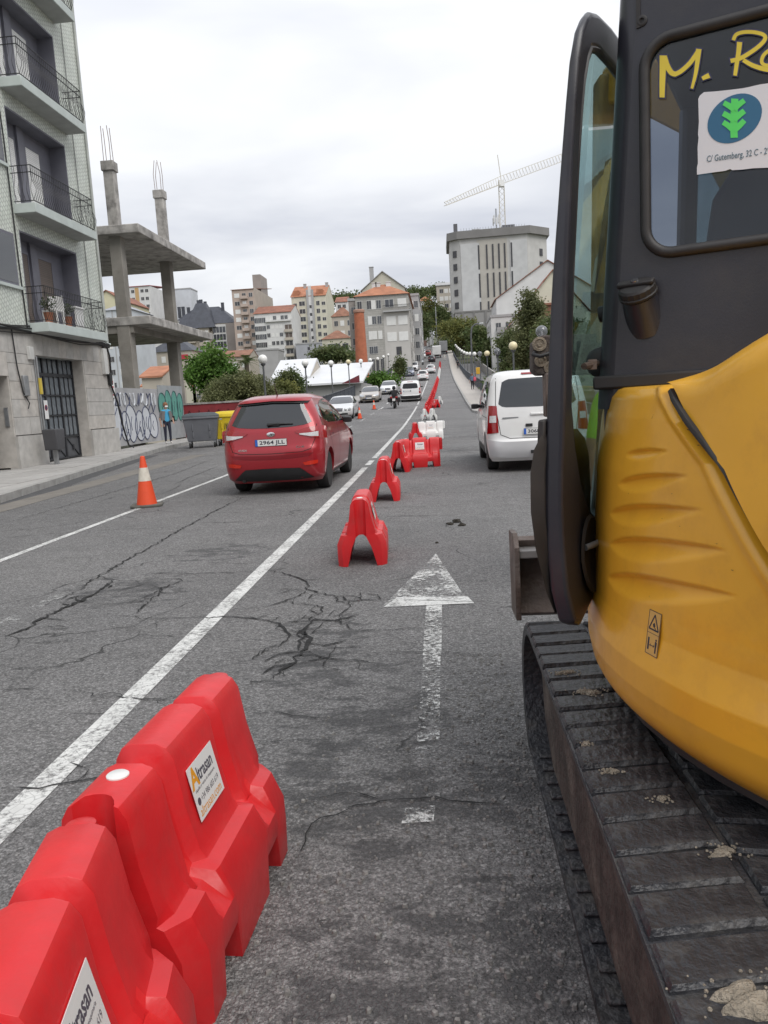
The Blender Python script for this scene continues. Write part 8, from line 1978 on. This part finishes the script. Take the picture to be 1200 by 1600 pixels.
def pose(stride=.0, armL=(.27, -.02, .82), armR=(-.27, -.02, .82), elbL=(.27, .03, 1.1), elbR=(-.27, .03, 1.1), lean=0, headturn=0, sleeve='skin', hands=True):
    v = dict(pelvis=(0, 0, .93, .125), belly=(0, -lean * .4, 1.1, .118), chest=(0, -lean * .8, 1.3, .128), neckb=(0, -lean, 1.45, .06), neck=(0, -lean - .01, 1.5, .048), head=(0, -lean - .035, 1.63, .088), crown=(0, -lean - .02, 1.69, .07),
             shL=(.17, -lean * .9, 1.4, .062), shR=(-.17, -lean * .9, 1.4, .062), elbL=(*elbL, .042), elbR=(*elbR, .042), wristL=(*armL, .03), wristR=(*armR, .03),
             hipL=(.09, 0, .88, .09), hipR=(-.09, 0, .88, .09), kneeL=(.1, -stride * .5 - .02, .49, .062), kneeR=(-.1, stride * .35 - .02, .49, .062), ankL=(.1, -stride, .09, .042), ankR=(-.1, stride, .09 + abs(stride) * .1, .042), toeL=(.11, -stride - .16, .03, .03), toeR=(-.11, stride - .15, .03 + abs(stride) * .05, .03))
    e = [('pelvis', 'belly', 'top'), ('belly', 'chest', 'top'), ('chest', 'neckb', 'top'), ('neckb', 'neck', 'skin'), ('neck', 'head', 'skin'), ('head', 'crown', 'skin'), ('chest', 'shL', 'top'), ('chest', 'shR', 'top'), ('shL', 'elbL', 'sleeve'), ('shR', 'elbR', 'sleeve'), ('elbL', 'wristL', sleeve), ('elbR', 'wristR', sleeve), ('pelvis', 'hipL', 'legs'), ('pelvis', 'hipR', 'legs'), ('hipL', 'kneeL', 'legs'), ('hipR', 'kneeR', 'legs'), ('kneeL', 'ankL', 'legs'), ('kneeR', 'ankR', 'legs'), ('ankL', 'toeL', 'shoe'), ('ankR', 'toeR', 'shoe')]
    if hands:
        hand(v, e, armL, Vector(armL) - Vector(elbL), 'L'); hand(v, e, armR, Vector(armR) - Vector(elbR), 'R')
    return dict(v=v, e=e)
m_skin = M('skin', (.42, .25, .18), .6, var=.05); m_navy_c = M('navy_cloth', (.02, .022, .04), .85, var=.15); m_cyan = M('blue_top', (.06, .33, .55), .8, var=.1); m_cardi = M('grey_cardigan', (.16, .15, .15), .9, var=.15); m_shoe = M('pale_shoe', (.5, .48, .46), .7); m_hair = M('auburn_hair', (.2, .09, .045), .7, var=.2); m_blk = M('black_cloth', (.012, .012, .014), .85, var=.15); m_jean = M('denim', (.05, .07, .13), .9, var=.15); m_pink = M('pink_cloth', (.6, .1, .15), .8, var=.1)
def woman_extra(t, s):
    obj('face_mask', MB().loft([[Vector((x * k, -.115 * s - .0, 1.575 * s + zz)) + Vector((0, -.02 * k, 0)) for x, zz in ((-.055, -.03), (.055, -.03), (.06, .02), (0, .035), (-.06, .02))] for k in (1, .8)]), m_white, t)
    obj('handbag', MB().bx(.2, .34, -.03, .12, .86, 1.08), m_blk, t, bevel=.02); obj('bag_strap', MB().tube([(.3, .05, 1.08), (.2, .06, 1.3), (.1, .02, 1.42)], .01, 5), m_blk, t)
    for sx in (-1, 1): obj('cardigan_front', MB().loft([[Vector((sx * (a + .05 * (1 - q)), yy, z)) for a, yy in ((.06, -.125), (.17, -.09), (.19, .0), (.18, -.02), (.09, -.11))] for z, q in ((1.0 * s, 0), (1.2 * s, .3), (1.38 * s, 1))]), m_cardi, t, smooth=50)
person('person', 'woman in a blue top, cardigan and face mask standing by the graffiti wall', -10.72, 29.85, zr(29.85) + .13, R(40), pose(.03, armL=(.25, -.1, .95), elbL=(.27, .03, 1.12), armR=(-.26, -.03, .85)), dict(top=m_cyan, sleeve=m_cardi, skin=m_skin, legs=m_navy_c, shoe=m_shoe), 1.63, m_hair, extra=woman_extra)
def pink_extra(t, s): obj('shoulder_bag', MB().loft([[Vector((-.26 + x * k, .08 + y * k, z)) for x, y in ((-.14, -.13), (.14, -.13), (.14, .13), (-.14, .13))] for z, k in ((.85, .7), (.92, 1), (1.15, 1), (1.28, .6))]), m_pink, t, bevel=.03); obj('bag_strap', MB().tube([(-.26, .08, 1.25), (-.2, .04, 1.42)], .012, 5), m_pink, t)
person('person', 'walker with a pink bag and blue jacket on the right pavement of the bridge', 3.4, 82.0, zr(82) + .13, R(180), pose(.16), dict(top=M('blue_grey_jacket', (.12, .17, .25), .85), sleeve=MATS['blue_grey_jacket'], skin=m_skin, legs=m_blk, shoe=m_blk), 1.66, m_hair, extra=pink_extra)
person('person', 'walker dressed in black farther up the right pavement', 3.6, 151, zr(151) + .13, 0, pose(.14), dict(top=m_blk, sleeve=m_blk, skin=m_skin, legs=m_blk, shoe=m_shoe), 1.7, m_blk)
m_wc = M('white_overall', (.6, .6, .58), .8)
person('person', 'worker in white clothes standing at the far end of the barrier row', 1.5, 193, zr(193), 0, pose(.1), dict(top=m_wc, sleeve=m_wc, skin=m_skin, legs=m_wc, shoe=m_blk), 1.75, m_blk)
m_hv = M('hi_vis_lime', (.3, .7, .06), .7)
person('person', 'worker in a lime hi-vis jacket hidden behind the excavator door', 1.3, 5.75, zr(5.75), R(200), pose(.05), dict(top=m_hv, sleeve=m_hv, skin=m_skin, legs=m_navy_c, shoe=m_blk), 1.72, m_blk)
for i, (px_, py_, Yk) in enumerate([(655, 545, 200), (650, 550, 195)]):
    q = atY(px_, py_, Yk); person('person', ['dark-dressed pedestrian at the foot of the terrace', 'second dark-dressed pedestrian beside the first at the terrace'][i], -8.2 - .6 * i, Yk, zr(Yk) + .12, 0, pose(.12, hands=False), dict(top=m_blk, sleeve=m_blk, skin=m_skin, legs=m_jean, shoe=m_blk), 1.72)
# motorcycle and rider
MY = 59.3; mt_ = thing('motorcycle', 'dark touring motorcycle with red tail lamps riding up beside the compact van', 'motorcycle', (-3.5, MY, zr(MY))); mt_.rotation_euler = (slope(MY), 0, 0)
wm = MB().lathe([(.22, -.07), (.28, -.075), (.315, -.04), (.32, 0), (.315, .04), (.28, .075), (.22, .07)], 28, (0, 0, 0), 'X').mesh('wheel', 40); wm.materials.append(m_rubber)
for yy in (.12, 1.6): w_ = obj('wheel', wm, None, mt_, loc=(0, yy, .32)); obj('hub', MB().lathe([(.2, -.03), (.22, 0), (.2, .03)], 18, (0, 0, 0), 'X'), m_rim, w_)
obj('fairing', MB().loft([[Vector((x * w_, y_, z)) for x, z in ((-1, z0 + .1), (-.8, z1), (.8, z1), (1, z0 + .1), (.6, z0), (-.6, z0))] for y_, w_, z0, z1 in ((-.1, .12, .66, .82), (.15, .18, .55, .84), (.6, .17, .4, .82), (.95, .2, .35, 1.0), (1.3, .28, .45, 1.08), (1.55, .2, .6, 1.0))]), m_dark, mt_, bevel=.03)
obj('rear_mudguard', MB().bx(-.09, .09, -.25, .1, .5, .66), m_black, mt_, bevel=.02)
for sx in (-1, 1):
    obj('pannier', MB().bx(sx * .36 - .12, sx * .36 + .12, -.1, .42, .5, .85), m_black, mt_, bevel=.05); obj('tail_lamp', MB().bx(sx * .2 - .09, sx * .2 + .09, -.16, -.09, .80, .93), m_tail, mt_, bevel=.02)
    obj('mirror', MB().bx(sx * .42 - .09, sx * .42 + .09, 1.1, 1.16, 1.2, 1.3), m_black, mt_, bevel=.02); obj('handlebar', MB().tube([(sx * .08, 1.2, 1.02), (sx * .3, 1.1, 1.06), (sx * .36, 1.0, 1.05)], .018, 6), m_black, mt_); obj('exhaust', MB().lathe([(.05, -.1), (.06, .5)], 12, (sx * .2, 0, .38), 'Y'), m_steel, mt_)
obj('number_plate', MB().bx(-.11, .11, -.28, -.27, .60, .78), m_plate, mt_); obj('windscreen', MB().loft([[Vector((x, 1.32 - .2 * q, z)) for x in (-.2 * (1 - .3 * q), .2 * (1 - .3 * q))] + [Vector((x, 1.34 - .2 * q, z)) for x in (.2 * (1 - .3 * q), -.2 * (1 - .3 * q))] for z, q in ((1.05, 0), (1.35, 1))]), m_carglass, mt_)
rv = pose(0, armL=(.36, 1.0, 1.08), armR=(-.36, 1.0, 1.08), elbL=(.36, .7, 1.14), elbR=(-.36, .7, 1.14), hands=False); V_ = rv['v']
for k, p in dict(pelvis=(0, .35, .88, .14), belly=(0, .4, 1.05, .14), chest=(0, .48, 1.25, .15), neckb=(0, .55, 1.39, .07), neck=(0, .57, 1.43, .055), head=(0, .6, 1.56, .1), crown=(0, .6, 1.62, .08), shL=(.2, .5, 1.34, .075), shR=(-.2, .5, 1.34, .075), hipL=(.12, .4, .84, .1), hipR=(-.12, .4, .84, .1), kneeL=(.28, .85, .68, .07), kneeR=(-.28, .85, .68, .07), ankL=(.27, .62, .3, .05), ankR=(-.27, .62, .3, .05), toeL=(.28, .8, .25, .04), toeR=(-.28, .8, .25, .04)).items(): V_[k] = p
def rider_extra(t, s): 
    obj('helmet', MB().lathe([(.01, .15), (.08, .135), (.125, .08), (.135, 0), (.13, -.07), (.1, -.12), (.06, -.125)], 18, (0, .6, 1.58)), m_blk, t, smooth=60)
    for sx in (-1, 1): obj('glove', MB().loft([[Vector((sx * .36 + x, .98 + y, 1.06 + z)) for x, z in ((-.04, -.03), (.04, -.03), (.045, .03), (-.045, .03))] for y in (-.04, .0, .06)]), m_blk, t, bevel=.012)
V_ = {k: (p[0], p[1], p[2], p[3]) for k, p in rv['v'].items()}; rv['v'] = V_
person('person', 'rider in black leathers and helmet on the motorcycle', -3.5, MY, zr(MY), 0, rv, dict(top=m_blk, sleeve=m_blk, skin=m_blk, legs=m_blk, shoe=m_blk), 1.75, None, extra=rider_extra)
